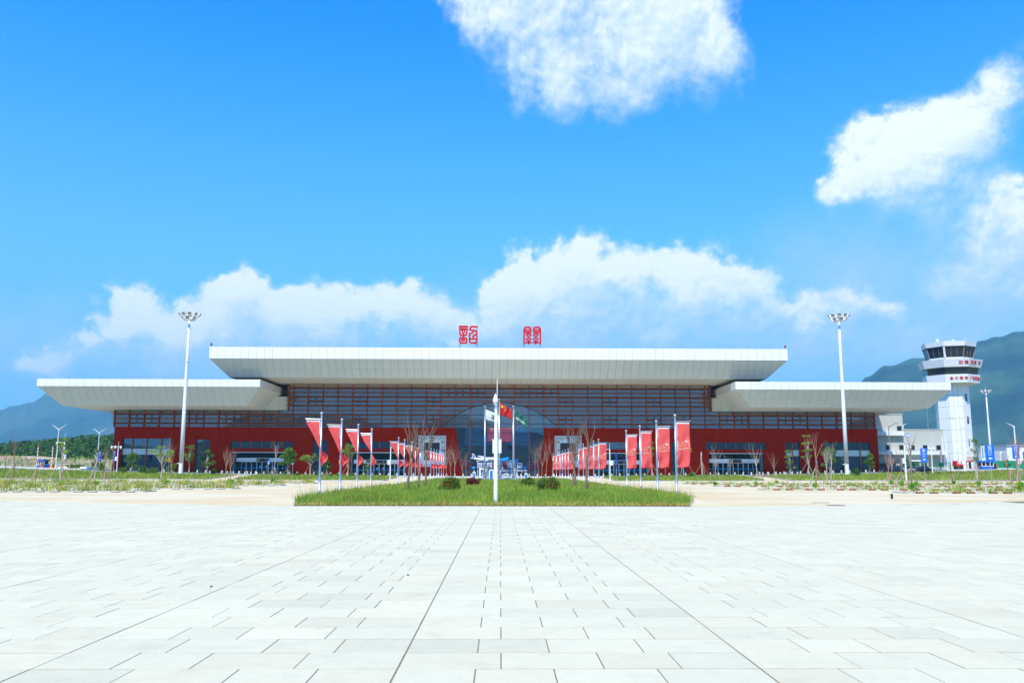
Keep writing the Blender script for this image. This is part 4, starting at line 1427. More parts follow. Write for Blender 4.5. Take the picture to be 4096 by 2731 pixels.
# ---------------------------------------------------------------- welcome display seen from behind, and the big letters
YD = 136.0
def dp(x, y, Y=YD):
    q = at(1870 + x / 9.046, 1800 + y / 9.046, Y)
    return q
def dx_(x, Y=YD): return dp(x, 700, Y).x
def dz_(y, Y=YD): return dp(1100, y, Y).z
t = thing('welcome_display', 'welcome board seen from behind with mirrored blue edged characters on a grey blue panel', 'sign', (0, 0, 0))
M_PANEL = mat('display_back_panel', (0.27, 0.35, 0.46), 0.6, 0.04)
M_CRIM = mat('crimson_panel', (0.35, 0.012, 0.025), 0.6, 0.04)
MB().box(dx_(530), dx_(1780), YD + .2, YD + .3, .1, dz_(352)).build('back_panel', M_PANEL, t)
for a, b in ((895, 1000), (1090, 1215), (1278, 1435)):
    MB().prism([(dx_(a), dz_(700)), (dx_(b), dz_(690)), (dx_(b) + .02, dz_(470)), ((dx_(a) + dx_(b)) / 2, dz_(432)), (dx_(a), dz_(470))], YD - .02, YD + .15).build('drum_panel', M_CRIM, t)
MB().tube([(dx_(1348) + .28 * math.cos(a), YD - .05, dz_(575) + .28 * math.sin(a)) for a in [2 * PI * k / 16 for k in range(17)]], .025, 5).build('drum_ring', mat('tan_ring', (.5, .3, .25), .6, .03), t)
for ch, a, b in (('您', 345, 535), ('迎', 715, 895), ('欢', 1090, 1275), ('关', 1435, 1610), ('韶', 1800, 1985)):
    cx_, cz_ = (dx_(a) + dx_(b)) / 2, (dz_(465) + dz_(650)) / 2
    c = text(ch, .90, .05, M_BLUE, 'character_edge', t, (cx_, YD - .12, cz_), (PI / 2, 0, 0), True, .035)
    text(ch, .90, .015, M_WHITE, 'character', c, (0, 0, .07), (0, 0, 0), True, .008)
for body, a, b in (('WELCOME', 1770, 2165), ('SHAOGUAN', 1130, 1610)):
    cx_, cz_ = (dx_(a) + dx_(b)) / 2, dz_(735)
    wd = dx_(b) - dx_(a)
    c = text(body, .42, .03, M_BLUE, 'word_edge', t, (cx_, YD - .2, cz_), (PI / 2, 0, 0), True, .02, wd / (.42 * (5.2 if body == 'WELCOME' else 5.9)))
    text(body, .42, .01, M_WHITE, 'word', c, (0, 0, .045), (0, 0, 0), True, .0, wd / (.42 * (5.2 if body == 'WELCOME' else 5.9)))
for x, top in ((368, 375), (855, 365), (1110, 650), (1435, 385), (1810, 400), (1730, 420), (1962, 650), (232, 660), (2080, 650), (740, 660), (1240, 760)):
    MB().tube([(dx_(x), YD + .1, dz_(top)), (dx_(x), YD + .1, .0)], .045, 6).build('post', M_WHITE, t)
# curling cloud shapes
def cloud_shape(cx_, cz_, s, n, flip=1):
    mb = MB()
    for k in range(n):
        ox = -flip * k * s * .9
        mb.tube([(cx_ + ox + s * .5 * math.cos(a) * (1 - .04 * i), YD - .1 - .01 * k, cz_ - k * s * .22 + s * .42 * math.sin(a) * (1 - .04 * i)) for i, a in enumerate([2 * PI * q / 12 for q in range(13)])], s * .17, 6)
        mb.ball((cx_ + ox - s * .45, YD - .1, cz_ - k * s * .22 - s * .25), s * .42, 10, 6, (1.2, .3, .8))
        mb.tube([(cx_ + ox - s * .4, YD - .1, cz_ - s * .1 - k * s * .22), (cx_ + ox - s * 1.5, YD - .1, cz_ + s * .35 - k * s * .22)], [s * .2, .02], 6)
    mb.build('cloud_shape', M_SBLUE, t)
cloud_shape(dx_(1440), dz_(310), .46, 3)
cloud_shape(dx_(1800), dz_(355), .36, 2)
cloud_shape(dx_(245), dz_(630), .34, 1)
cloud_shape(dx_(2105), dz_(620), .34, 1)
for a, b, top in ((185, 300, 770), (485, 545, 820), (2055, 2170, 815), (775, 950, 690)):
    w_ = dx_(b) - dx_(a)
    MB().prism([(dx_(a), 0), (dx_(b), 0), (dx_(b), dz_(top + 40)), (dx_(b) - w_ * .25, dz_(top)), (dx_(a) + w_ * .25, dz_(top)), (dx_(a), dz_(top + 40))], YD - .25, YD - .1).build('building_shape', M_WHITE, t)
    MB().prism([(dx_(a) + w_ * .22, .02), (dx_(b) - w_ * .22, .02), (dx_(b) - w_ * .22, dz_(top + 50)), (dx_(a) + w_ * .22, dz_(top + 50))], YD - .28, YD - .26).build('building_front', mat('mid_blue', (.0, .2, .62), .5, .03), t)
mb = MB()
mb.tube([(dx_(1245 + 320 * k / 12), YD - .3, dz_(930 - 85 * math.sin(PI * (k + .5) / 13))) for k in range(13)], .05, 6)
for k in range(1, 12): mb.box(dx_(1245 + 320 * k / 12) - .02, dx_(1245 + 320 * k / 12) + .02, YD - .33, YD - .27, dz_(985), dz_(930 - 85 * math.sin(PI * k / 12)))
mb.box(dx_(1230), dx_(1500), YD - .35, YD - .25, dz_(990), dz_(975))
mb.build('bridge_shape', M_WHITE, t)
# model aeroplane
pl = thing('model_aeroplane', 'white model aeroplane with blue tail fin on top of the welcome board', 'aeroplane model', (0, 0, 0))
fx0, fx1, fz = dx_(120), dx_(1190), dz_(315)
L_ = fx1 - fx0
MB().tube([(fx0, YD + .1, fz + .10), (fx0 + .3, YD + .1, fz + .08), (fx0 + 1.0, YD + .1, fz), (fx0 + 2.6, YD + .1, fz), (fx1 - 1.2, YD + .1, fz), (fx1 - .3, YD + .1, fz - .05), (fx1, YD + .1, fz - .12)],
          [.04, .1, .2, .25, .25, .18, .04], 14).build('fuselage', M_WHITE, pl, shade=True)
MB().prism([(dx_(185), dz_(280)), (dx_(325), dz_(275)), (dx_(215), dz_(122)), (dx_(155), dz_(128))], YD + .02, YD + .18).build('tail_fin', M_WHITE, pl)
MB().prism([(dx_(198), dz_(275)), (dx_(305), dz_(268)), (dx_(212), dz_(145)), (dx_(172), dz_(150))], YD - .02, YD + .015).build('tail_marking', mat('tail_blue', (.06, .2, .6), .5, .03), pl)
MB().tube([(dx_(365), YD + 2.2, dz_(200)), (dx_(640), YD + .4, dz_(262))], [.07, .13], 8).build('wing', M_WHITE, pl)
MB().tube([(dx_(640), YD - .2, dz_(340)), (dx_(330), YD - 2.0, dz_(360) - .2)], [.1, .04], 6).build('wing', M_WHITE, pl)
MB().tube([(dx_(640), YD - .9, dz_(365)), (dx_(750), YD - .9, dz_(365))], [.10, .12], 10).build('engine', M_WHITE, pl)
MB().box(dx_(350), dx_(900), YD - .42, YD - .38, dz_(327), dz_(322)).build('stripe', mat('tail_blue', (.06, .2, .6), .5, .03), pl)
MB().tube([(dx_(140), YD - .8, fz + .15), (dx_(200), YD + .1, fz + .2), (dx_(140), YD + 1.0, fz + .15)], [.05, .1, .05], 6).build('tailplane', M_WHITE, pl)
# big letters standing on the grass
M_LSIDE = mat('letter_side_blue', (0.03, 0.22, 0.66), 0.5, 0.03)
for ch, a, b, top, bot in (('D', 400, 755, 668, 1030), ('K', 1060, 1325, 668, 1045), ('A', 1535, 1865, 690, 1045)):
    Yl = 133.0 - 1.0
    H = dz_(top, Yl) - dz_(bot, Yl)
    lt = thing('big_letter', f'big white letter {ch} with blue sides standing on the grass before the welcome board', 'letter', (dp((a + b) / 2, 900, Yl).x, Yl, 0), 0, 'big white letters on the grass')
    size = H / .72
    wd = dp(b, 900, Yl).x - dp(a, 900, Yl).x
    f0 = text(ch, size, .18, M_LSIDE, 'letter_side', lt, (0, .2, max(.4, dz_(bot, Yl)) + H / 2), (PI / 2, 0, 0), False, .05, wd / (size * .70))
    text(ch, size, .02, M_WHITE, 'letter_front', lt, (0, 0, max(.4, dz_(bot, Yl)) + H / 2), (PI / 2, 0, 0), False, .02, wd / (size * .70))
    for s in (-.5, .5): MB().box(s * wd * .7 - .05, s * wd * .7 + .05, .1, .3, -.05, max(.42, dz_(bot, Yl) + .05)).build('foot', M_WHITE, lt)

# ---------------------------------------------------------------- bollards along the pavement
bl = thing('bollard', '-', 'bollard', (0, 0, 0), 0, 'grey stone bollards along the pavement')
MB().lathe([(.17, -.1), (.17, .62), (.15, .70), (.10, .74)], 10).build('post', mat('bollard_stone', (.5, .51, .5), .7, .08), bl, shade=False)
first = True
def put_bollard(x, y, lab):
    global first
    z = gh(x, y) + .13
    if first:
        bl.location = (x, y, z); bl['label'] = lab; first = False
    else:
        copy_thing(bl, (x, y, z), None, lab)
for i in range(92):
    x = -86 + i * 1.89
    if abs(x) < 88:
        side = 'left wing' if x < -50 else 'right wing' if x > 50 else 'middle of the terminal, left half' if x < 0 else 'middle of the terminal, right half'
        put_bollard(x, 199.0, f'short grey bollard of the long row before the {side}')
for i in range(9):
    put_bollard(-62 + i * 1.25, 186.5, 'short pale bollard of the nearer row at the path to entrance 4')
    put_bollard(54 + i * 1.25, 186.5, 'short pale bollard of the nearer row at the path to entrance 1')

# ================================================================ vegetation
nr = np.random.default_rng(11)
M_GRASS = mat('grass_blades', (0.225, 0.34, 0.05), 0.7, 0.10, 0.7, tint=True, trans=0.35, spec=0.2)
M_LEAF = mat('tree_leaves', (0.115, 0.23, 0.035), 0.6, 0.10, 1.5, tint=True, trans=0.35, spec=0.25)
M_BARK = mat('bark_grey_brown', (0.20, 0.145, 0.10), 0.9, 0.22, 6.0, 0.4)
M_BARKR = mat('bark_dry_reddish', (0.36, 0.20, 0.13), 0.9, 0.2, 6.0, 0.3)
M_BARKP = mat('bark_pale', (0.42, 0.36, 0.29), 0.9, 0.18, 6.0, 0.3)
M_STAKE = mat('stake_wood', (0.40, 0.30, 0.20), 0.85, 0.15, 4.0)

def blades(pts, hmin, hmax, wmin, wmax, zf, pal, lean=.35):
    """one bent blade (two triangles) at each point; returns V, F, tint"""
    n = len(pts)
    ang = nr.uniform(0, PI, n); la = nr.uniform(0, 2 * PI, n); ln = nr.uniform(.05, lean, n)
    h = nr.uniform(hmin, hmax, n) * (1 + .25 * nr.standard_normal(n)).clip(.5, 1.7)
    w = nr.uniform(wmin, wmax, n)
    z = zf(pts[:, 0], pts[:, 1])
    c, s = np.cos(ang) * w / 2, np.sin(ang) * w / 2
    dx, dy = np.cos(la) * ln * h, np.sin(la) * ln * h
    V = np.zeros((n, 5, 3))
    V[:, 0] = np.stack([pts[:, 0] - c, pts[:, 1] - s, z - .02], 1)
    V[:, 1] = np.stack([pts[:, 0] + c, pts[:, 1] + s, z - .02], 1)
    V[:, 2] = np.stack([pts[:, 0] + c * .75 + dx * .35, pts[:, 1] + s * .75 + dy * .35, z + h * .6], 1)
    V[:, 3] = np.stack([pts[:, 0] - c * .75 + dx * .35, pts[:, 1] - s * .75 + dy * .35, z + h * .6], 1)
    V[:, 4] = np.stack([pts[:, 0] + dx, pts[:, 1] + dy, z + h], 1)
    b = np.arange(n)[:, None] * 5
    F = np.concatenate([b + [0, 1, 2], b + [0, 2, 3], b + [3, 2, 4]], 0)
    pal = np.array(pal)
    k = nr.integers(0, len(pal), n)
    t = pal[k] * nr.uniform(.8, 1.25, (n, 1))
    return V.reshape(-1, 3), F, np.concatenate([t, t, t], 0)

def ghv(x, y):
    def sm(a, b, t):
        t = np.clip((t - a) / (b - a), 0, 1); return t * t * (3 - 2 * t)
    return 1.35 * np.minimum(1.6, (x / 93.0) ** 2) * sm(85, 205, y)

def noise2(x, y, s, seed=0):
    """cheap smooth 2-d pattern in 0..1"""
    r_ = np.random.default_rng(seed)
    v = 0
    for k in range(5):
        a = r_.uniform(0, 2 * PI); f = s * (1.0 + .8 * k); p = r_.uniform(0, 6)
        v = v + np.sin((x * np.cos(a) + y * np.sin(a)) * f + p + 1.3 * np.sin((x * np.sin(a) - y * np.cos(a)) * f * .6 + p))
    return .5 + v / 7.0

def in_poly(x, y, poly):
    c = np.zeros(len(x), bool)
    j = len(poly) - 1
    for i in range(len(poly)):
        xi, yi = poly[i]; xj, yj = poly[j]
        m = ((yi > y) != (yj > y)) & (x < (xj - xi) * (y - yi) / (yj - yi + 1e-12) + xi)
        c ^= m
        j = i
    return c

GREEN = [(1.0, 1.0, 1.0), (.8, .95, .9), (1.15, 1.1, .9), (.7, .85, .8), (1.3, 1.25, .8)]
YELLOWISH = [(1.25, 1.05, .9), (1.5, 1.15, 1.0), (1.0, 1.0, .9), (1.9, 1.35, 1.6), (.9, .95, .8)]
DRY = [(2.2, 1.35, 2.6), (1.8, 1.1, 1.9), (1.5, 1.1, 1.2), (2.6, 1.6, 3.2)]

def scatter(poly, n, extra=None):
    xs_ = [p[0] for p in poly]; ys_ = [p[1] for p in poly]
    out = []
    tot = 0
    while tot < n:
        x = nr.uniform(min(xs_), max(xs_), n * 2); y = nr.uniform(min(ys_), max(ys_), n * 2)
        m = in_poly(x, y, poly)
        if extra is not None: m &= extra(x, y)
        out.append(np.stack([x[m], y[m]], 1)); tot += m.sum()
    return np.concatenate(out)[:n]

def soil_patch(name, poly, dz, label, kerb_w=.14, kerb_z=.13, mat_=None):
    """bed: soil surface triangulated over a grid, and kerb stones along its outline"""
    import itertools
    # dense outline so that the kerb follows the rising ground
    pts = []
    for i in range(len(poly)):
        a, b = Vector(poly[i]), Vector(poly[(i + 1) % len(poly)])
        L = (b - a).length
        k = max(1, int(L / 2.0))
        for j in range(k): pts.append(a + (b - a) * j / k)
    me_b = MB()
    n = len(pts)
    cx_ = sum(p.x for p in pts) / n; cy_ = sum(p.y for p in pts) / n
    t = new_obj(name, None)
    tag(t, label, name.replace('_', ' '), None, 'structure')
    # soil: strips across x for each y row
    ys_ = sorted(set([round(p.y, 3) for p in pts]))
    y0, y1 = min(ys_), max(ys_)
    rows = [y0 + (y1 - y0) * i / max(1, int((y1 - y0) / 3)) for i in range(max(1, int((y1 - y0) / 3)) + 1)]
    V, F = [], []
    nxr = 14
    for y in rows:
        yy = min(max(y, y0 + 1e-3), y1 - 1e-3)
        xs_ = []
        for i in range(n):
            a, b = pts[i], pts[(i + 1) % n]
            if (a.y > yy) != (b.y > yy): xs_.append(a.x + (b.x - a.x) * (yy - a.y) / (b.y - a.y))
        xa, xb = min(xs_), max(xs_)
        for i in range(nxr + 1):
            x = xa + (xb - xa) * i / nxr
            V.append((x, y, gh(x, y) + dz))
    for j in range(len(rows) - 1):
        for i in range(nxr):
            a = j * (nxr + 1) + i
            F.append((a, a + 1, a + nxr + 2, a + nxr + 1))
    me = bpy.data.meshes.new('soil'); me.from_pydata(V, [], F); me.materials.append(mat_ or M_SOIL)
    new_obj('soil', me, t)
    kb = MB()
    for i in range(n):
        a, b = pts[i], pts[(i + 1) % n]
        d = (b - a).normalized(); w = Vector((-d.y, d.x)) * kerb_w / 2
        a2, b2 = a + d * .01, b - d * .01
        za, zb_ = gh(a.x, a.y), gh(b.x, b.y)
        kb.hexa([(*(a2 - w), za - .1), (*(b2 - w), zb_ - .1), (*(b2 + w), zb_ - .1), (*(a2 + w), za - .1),
                 (*(a2 - w), za + kerb_z), (*(b2 - w), zb_ + kerb_z), (*(b2 + w), zb_ + kerb_z), (*(a2 + w), za + kerb_z)])
    o = kb.build('kerb_stones', M_KERB, t); o['kind'] = 'stuff'
    return t

ISL = [(-9.3, 39.55), (8.6, 39.55), (9.3, 42.5), (10.7, 48.5), (11.2, 52), (11.2, 152), (-11.2, 152), (-11.2, 50), (-10.0, 42.5)]
soil_patch('island', ISL, .06, 'long kerbed grass island running from the plaza towards the terminal', .12, .03)
def grass(name, poly, n, hmin, hmax, wmin, wmax, pal, label, dz=.05, extra=None, lean=.35, clump=None):
    p = scatter(poly, n, extra)
    if clump:
        # tussocks: draw points towards clump middles
        k, pull = clump
        cc = scatter(poly, k, extra)
        idx = nr.integers(0, k, n)
        off = nr.normal(0, pull, (n, 2))
        q = cc[idx] + off
        m = in_poly(q[:, 0], q[:, 1], poly)
        sel = (nr.random(n) < .6) & m
        p[sel] = q[sel]
    V, F, T = blades(p, hmin, hmax, wmin, wmax, lambda x, y: ghv(x, y) + dz, pal, lean)
    # broad patches of paler and darker growth
    px_, py_ = V[F[:, 0]][:, 0], V[F[:, 0]][:, 1]
    pn = noise2(px_, py_, .55, 3)
    T = T * (0.78 + .5 * pn)[:, None]
    dry = np.clip((noise2(px_, py_, 1.1, 8) - .60) / .15, 0, 1)[:, None]
    T = T * (1 + dry * (np.array([1.35, .98, 1.2]) - 1))
    o = new_obj(name, np_mesh(name, V, F, M_GRASS, T))
    return tag(o, label, 'grass', None, 'stuff')
front = [(-9.25, 39.6), (8.55, 39.6), (9.25, 42.5), (10.6, 48.5), (11.1, 52), (11.1, 62), (-11.1, 62), (-11.1, 50), (-9.95, 42.5)]
grass('grass', front, 66000, .15, .31, .018, .034, GREEN + [(1.5, 1.25, 1.0)], 'tall green grass filling the front of the island', clump=(420, .22))
grass('grass', front, 5200, .26, .46, .02, .036, [(.75, .95, .8), (.9, 1.05, .8), (1.2, 1.15, .8)], 'taller dark tussocks standing in the island grass', clump=(60, .18))
grass('grass', [(-9.25, 39.58), (8.55, 39.58), (8.7, 40.3), (-9.4, 40.3)], 7000, .07, .17, .02, .04, DRY, 'dry brown fringe of grass along the island front edge', lean=.6)
grass('grass', [(-11.1, 62), (11.1, 62), (11.1, 150), (-11.1, 150)], 42000, .18, .34, .04, .08, GREEN + YELLOWISH[:2], 'green grass on the far part of the island', clump=(500, .5))
grass('grass', [(-10.3, 43), (-8.5, 43), (-8.5, 80), (-11.6, 80), (-11.6, 51)], 1500, .35, .65, .008, .016, DRY + YELLOWISH, 'thin seeding grass stalks along the left edge of the island', lean=.5)
grass('grass', [(8.2, 43), (9.6, 43), (11.5, 52), (11.6, 80), (8.5, 80)], 1500, .35, .65, .008, .016, DRY + YELLOWISH, 'thin seeding grass stalks along the right edge of the island', lean=.5)

# verges between the parking lot and the terminal
VERGES = [
    ([(-40, 131), (-17.5, 131), (-22, 186), (-51, 186)], 'grass verge left of the centre between two paths', 22000),
    ([(-150, 118), (-84, 118), (-84, 128), (-44.5, 131), (-56, 186), (-150, 186)], 'wide grass verge on the far left before the terminal', 42000),
    ([(17.5, 131), (40, 131), (51, 186), (22, 186)], 'grass verge right of the centre between two paths', 22000),
    ([(44.5, 131), (84, 128), (84, 118), (150, 118), (150, 186), (56, 186)], 'wide grass verge on the far right before the terminal', 42000),
]
for poly, lab, n in VERGES:
    soil_patch('verge', poly, .07, lab)
    grass('grass', poly, n, .25, .50, .07, .14, YELLOWISH + GREEN[:3], 'yellow green grass on the ' + lab.split(' grass ')[-1] if ' grass ' in lab else 'yellow green grass on the ' + lab.replace('grass ', ''), dz=.07, clump=(600, .8))
# parking strips with sparse weeds
STRIPS = {64.0: 26.0, 74.5: 22.8, 90.0: 22.6, 105.0: 22.5}
ws = thing('wheel_stop', '-', 'wheel stop', (0, 0, 0), 0, 'brown wheel stops along the parking strips')
M_STOP = mat('rusty_wheel_stop', (0.24, 0.075, 0.03), 0.8, 0.2, 5.0)
M_STOPD = mat('black_rubber', (0.02, 0.02, 0.022), 0.7, 0.1)
MB().box(-.27, .27, -.07, .07, 0, .11).build('block', M_STOP, ws)
MB().box(-.30, -.272, -.072, .072, 0, .10).build('end_cap', M_STOPD, ws)
wsl = thing('wheel_stop', '-', 'wheel stop', (0, 0, 0), 0, 'black and white wheel stops along the left planting strips')
MB().box(-.30, .30, -.07, .07, 0, .06).build('block', M_STOPD, wsl)
MB().box(-.27, .27, -.075, .075, .061, .10).build('white_top', M_WHITE, wsl)
for (Y, xs0) in STRIPS.items():
    for side in (-1, 1):
        s0 = xs0 + (0 if side < 0 or Y > 64 else 4.0)
        x_end = 100
        poly = [(side * s0, Y), (side * x_end, Y), (side * x_end, Y + 2.3), (side * s0, Y + 2.3)]
        if side < 0: poly = [poly[1], poly[0], poly[3], poly[2]]
        row = {64.0: 'front', 74.5: 'second', 90.0: 'third', 105.0: 'fourth'}[Y]
        sd = 'left' if side < 0 else 'right'
        soil_patch('planting_strip', poly, .06, f'{row} sandy planting strip between parking bays on the {sd}', .12, .09, mat('sandy_soil', (0.60, 0.50, 0.34), 0.95, 0.12, 1.5, .3, second=(.45, .38, .22)))
        vis_x = 0.66 * Y
        n = int((vis_x - s0) * (95 if side < 0 else 42))
        py_ = [(side * s0, Y + .15), (side * vis_x, Y + .15), (side * vis_x, Y + 2.2), (side * s0, Y + 2.2)]
        grass('grass', py_, max(300, n), .12, .40 if side > 0 else .55, .03, .06, (YELLOWISH + DRY[:2] + GREEN[:2]) if side > 0 else YELLOWISH + DRY + [(1.6, 1.15, 1.3)], f'sparse weeds on the {row} planting strip on the {sd}', dz=.06, clump=(int(max(10, (vis_x - s0) * .8)), .25), lean=.5)
        x = s0 + .9
        proto_ws = ws if side > 0 else wsl
        while x < 0.63 * Y + 1:
            for dxx in (0, 1.06):
                lab = f'brown wheel stop at the kerb of the {row} {sd} planting strip'
                loc = (side * (x + dxx), Y - .16, gh(x, Y) + .005)
                if side < 0: lab = lab.replace('brown', 'black and white')
                if proto_ws['label'] == '-': proto_ws.location = loc; proto_ws['label'] = lab
                else: copy_thing(proto_ws, loc, None, lab)
            x += 2.73

# ---------------------------------------------------------------- trees
def leaf_cloud(centres, radii, per, size, pal, flat=.7, seed=0):
    r_ = np.random.default_rng(seed)
    P = []; ci = []
    for i, (c, rad) in enumerate(zip(centres, radii)):
        m = per
        d = r_.normal(0, 1, (m, 3)); d /= np.linalg.norm(d, axis=1)[:, None]
        rr = rad * r_.uniform(.25, 1, (m, 1)) ** .6
        P.append(np.array(c) + d * rr * np.array([1, 1, flat])); ci += [i] * m
    P = np.concatenate(P); n = len(P)
    a = r_.normal(0, 1, (n, 3)); a /= np.linalg.norm(a, axis=1)[:, None]
    b = np.cross(a, r_.normal(0, 1, (n, 3))); b /= np.linalg.norm(b, axis=1)[:, None]
    s = size * r_.uniform(.6, 1.3, (n, 1))
    V = np.stack([P - a * s, P + b * s * .38, P + a * s, P - b * s * .38], 1).reshape(-1, 3)
    F = np.arange(n * 4).reshape(-1, 4)
    pal = np.array(pal)
    base = pal[r_.integers(0, len(pal), len(centres))][np.array(ci)]
    T = base * r_.uniform(.7, 1.35, (n, 1))
    return V, F, T

def limbs(mb, r_, p0, d0, L, rad, depth, spread, tips, up_=0.25, n=5):
    pts = [Vector(p0)]; d = Vector(d0).normalized()
    k = 4
    for i in range(k):
        d = (d + Vector((r_.gauss(0, .10), r_.gauss(0, .10), up_ * .25))).normalized()
        pts.append(pts[-1] + d * L / k)
    mb.tube(pts, [rad * (1 - .62 * i / k) for i in range(k + 1)], n, False)
    if depth <= 0:
        tips.append(pts[-1]); return
    for q in range(r_.choice((2, 3)) if depth > 1 else 2):
        a = r_.uniform(0, 2 * PI)
        dd = (d + Vector((math.cos(a), math.sin(a), r_.uniform(-.1, .35))) * spread).normalized()
        j = r_.choice((2, 3, 4))
        limbs(mb, r_, pts[j], dd, L * r_.uniform(.45, .75), rad * .5, depth - 1, spread, tips, up_, max(3, n - 1))
    tips.append(pts[-1])

def stakes(t, r_, h, reach, n=3, a0=None):
    a0 = r_.uniform(0, 2 * PI) if a0 is None else a0
    for k in range(n):
        a = a0 + 2 * PI * k / n
        MB().tube([(math.cos(a) * reach, math.sin(a) * reach, -.05), (math.cos(a) * .05, math.sin(a) * .05, h)], .035, 5).build('support_pole', M_STAKE, t)

def bare_tree(px, base_py, top_py, Y, label, seed, group, bark=None, fork=.5, nb=7, spread=.28, stk=0, thick=1.0, wz=None, lean=0, twigs=1):
    r_ = random.Random(seed)
    x = ax(px, Y, base_py)
    zb = gh(x, Y) + .05
    H = az(px, top_py, Y) - zb
    t = thing('bare_tree', label, 'tree', (x, Y, zb), 0, group)
    fz = H * fork
    rad = (.03 + .0085 * H) * thick
    tp = [(0, 0, -.1)]
    cx_, cy_ = 0, 0
    for i in range(1, 6):
        cx_ += r_.gauss(0, .05) + lean * .2; cy_ += r_.gauss(0, .04)
        tp.append((cx_, cy_, fz * i / 5))
    MB().tube(tp, [rad * (1.15 - .08 * i) for i in range(6)], 7, True).build('trunk', bark or M_BARK, t, shade=True)
    mb = MB(); tips = []
    top = Vector(tp[-1])
    for i in range(nb):
        a = 2 * PI * i / nb + r_.uniform(-.4, .4)
        s = spread * r_.uniform(.5, 1.5)
        j = top - Vector((0, 0, r_.uniform(0, fz * .12)))
        limbs(mb, r_, j, Vector((math.cos(a) * s, math.sin(a) * s, 1)), (H - fz) * r_.uniform(.6, .98), rad * .5, twigs, .35, tips)
    o = mb.build('branches', bark or M_BARK, t); o['kind'] = 'stuff'
    if stk: stakes(t, r_, fz * .62, fz * .42 if stk < 2 else fz * .75)
    return t, tips, H, fz

def leafy_tree(px, base_py, top_py, width_px, crown_bottom_py, Y, label, seed, pal, group, stk=0, per=60, lumps=14, size=.16, bark=None, shape='round', flat=.7):
    r_ = random.Random(seed)
    x = ax(px, Y, base_py); zb = gh(x, Y) + .05
    H = az(px, top_py, Y) - zb; cb = max(.3, az(px, crown_bottom_py, Y) - zb)
    W = width_px / F_PX * Y / 2
    t = thing('leafy_tree', label, 'tree', (x, Y, zb), 0, group)
    rad = .05 + .011 * H
    tp = [(r_.gauss(0, .03) * i, r_.gauss(0, .03) * i, -.1 + (cb + (H - cb) * .55) * i / 5) for i in range(6)]
    MB().tube(tp, [rad * (1.1 - .13 * i) for i in range(6)], 6).build('trunk', bark or M_BARKP, t, shade=True)
    cs, rs = [], []
    mb = MB()
    for i in range(lumps):
        a = r_.uniform(0, 2 * PI); v = r_.random()
        if shape == 'tiers': v = (i % 4) / 3.4 + r_.uniform(0, .08)
        prof = {'round': math.sin(PI * min(.97, .12 + v * .88)) ** .6, 'column': .95, 'tiers': 1.05 - .5 * v, 'top': .4 + .6 * math.sin(PI * v), 'spread': .5 + .6 * math.sin(PI * v)}[shape]
        rr = W * prof * math.sqrt(r_.random()) * .85
        c = (math.cos(a) * rr, math.sin(a) * rr, cb + (H - cb) * (.08 + .86 * v))
        cs.append(c); rs.append(W * r_.uniform(.22, .42) if shape != 'column' else W * r_.uniform(.4, .6))
        j = Vector(tp[min(5, 2 + int(v * 3))])
        mb.tube([j, (j + Vector(c)) / 2 + Vector((0, 0, .1)), c], [rad * .4, rad * .25, rad * .08], 4, False)
    o = mb.build('branches', bark or M_BARKP, t); o['kind'] = 'stuff'
    V, F, T = leaf_cloud(cs, rs, per, size, pal, flat, seed)
    o = new_obj('crown', np_mesh('crown', V, F, M_LEAF, T), t); o['kind'] = 'stuff'
    if stk: stakes(t, r_, max(1.2, cb * .9), max(.9, cb * .55))
    return t

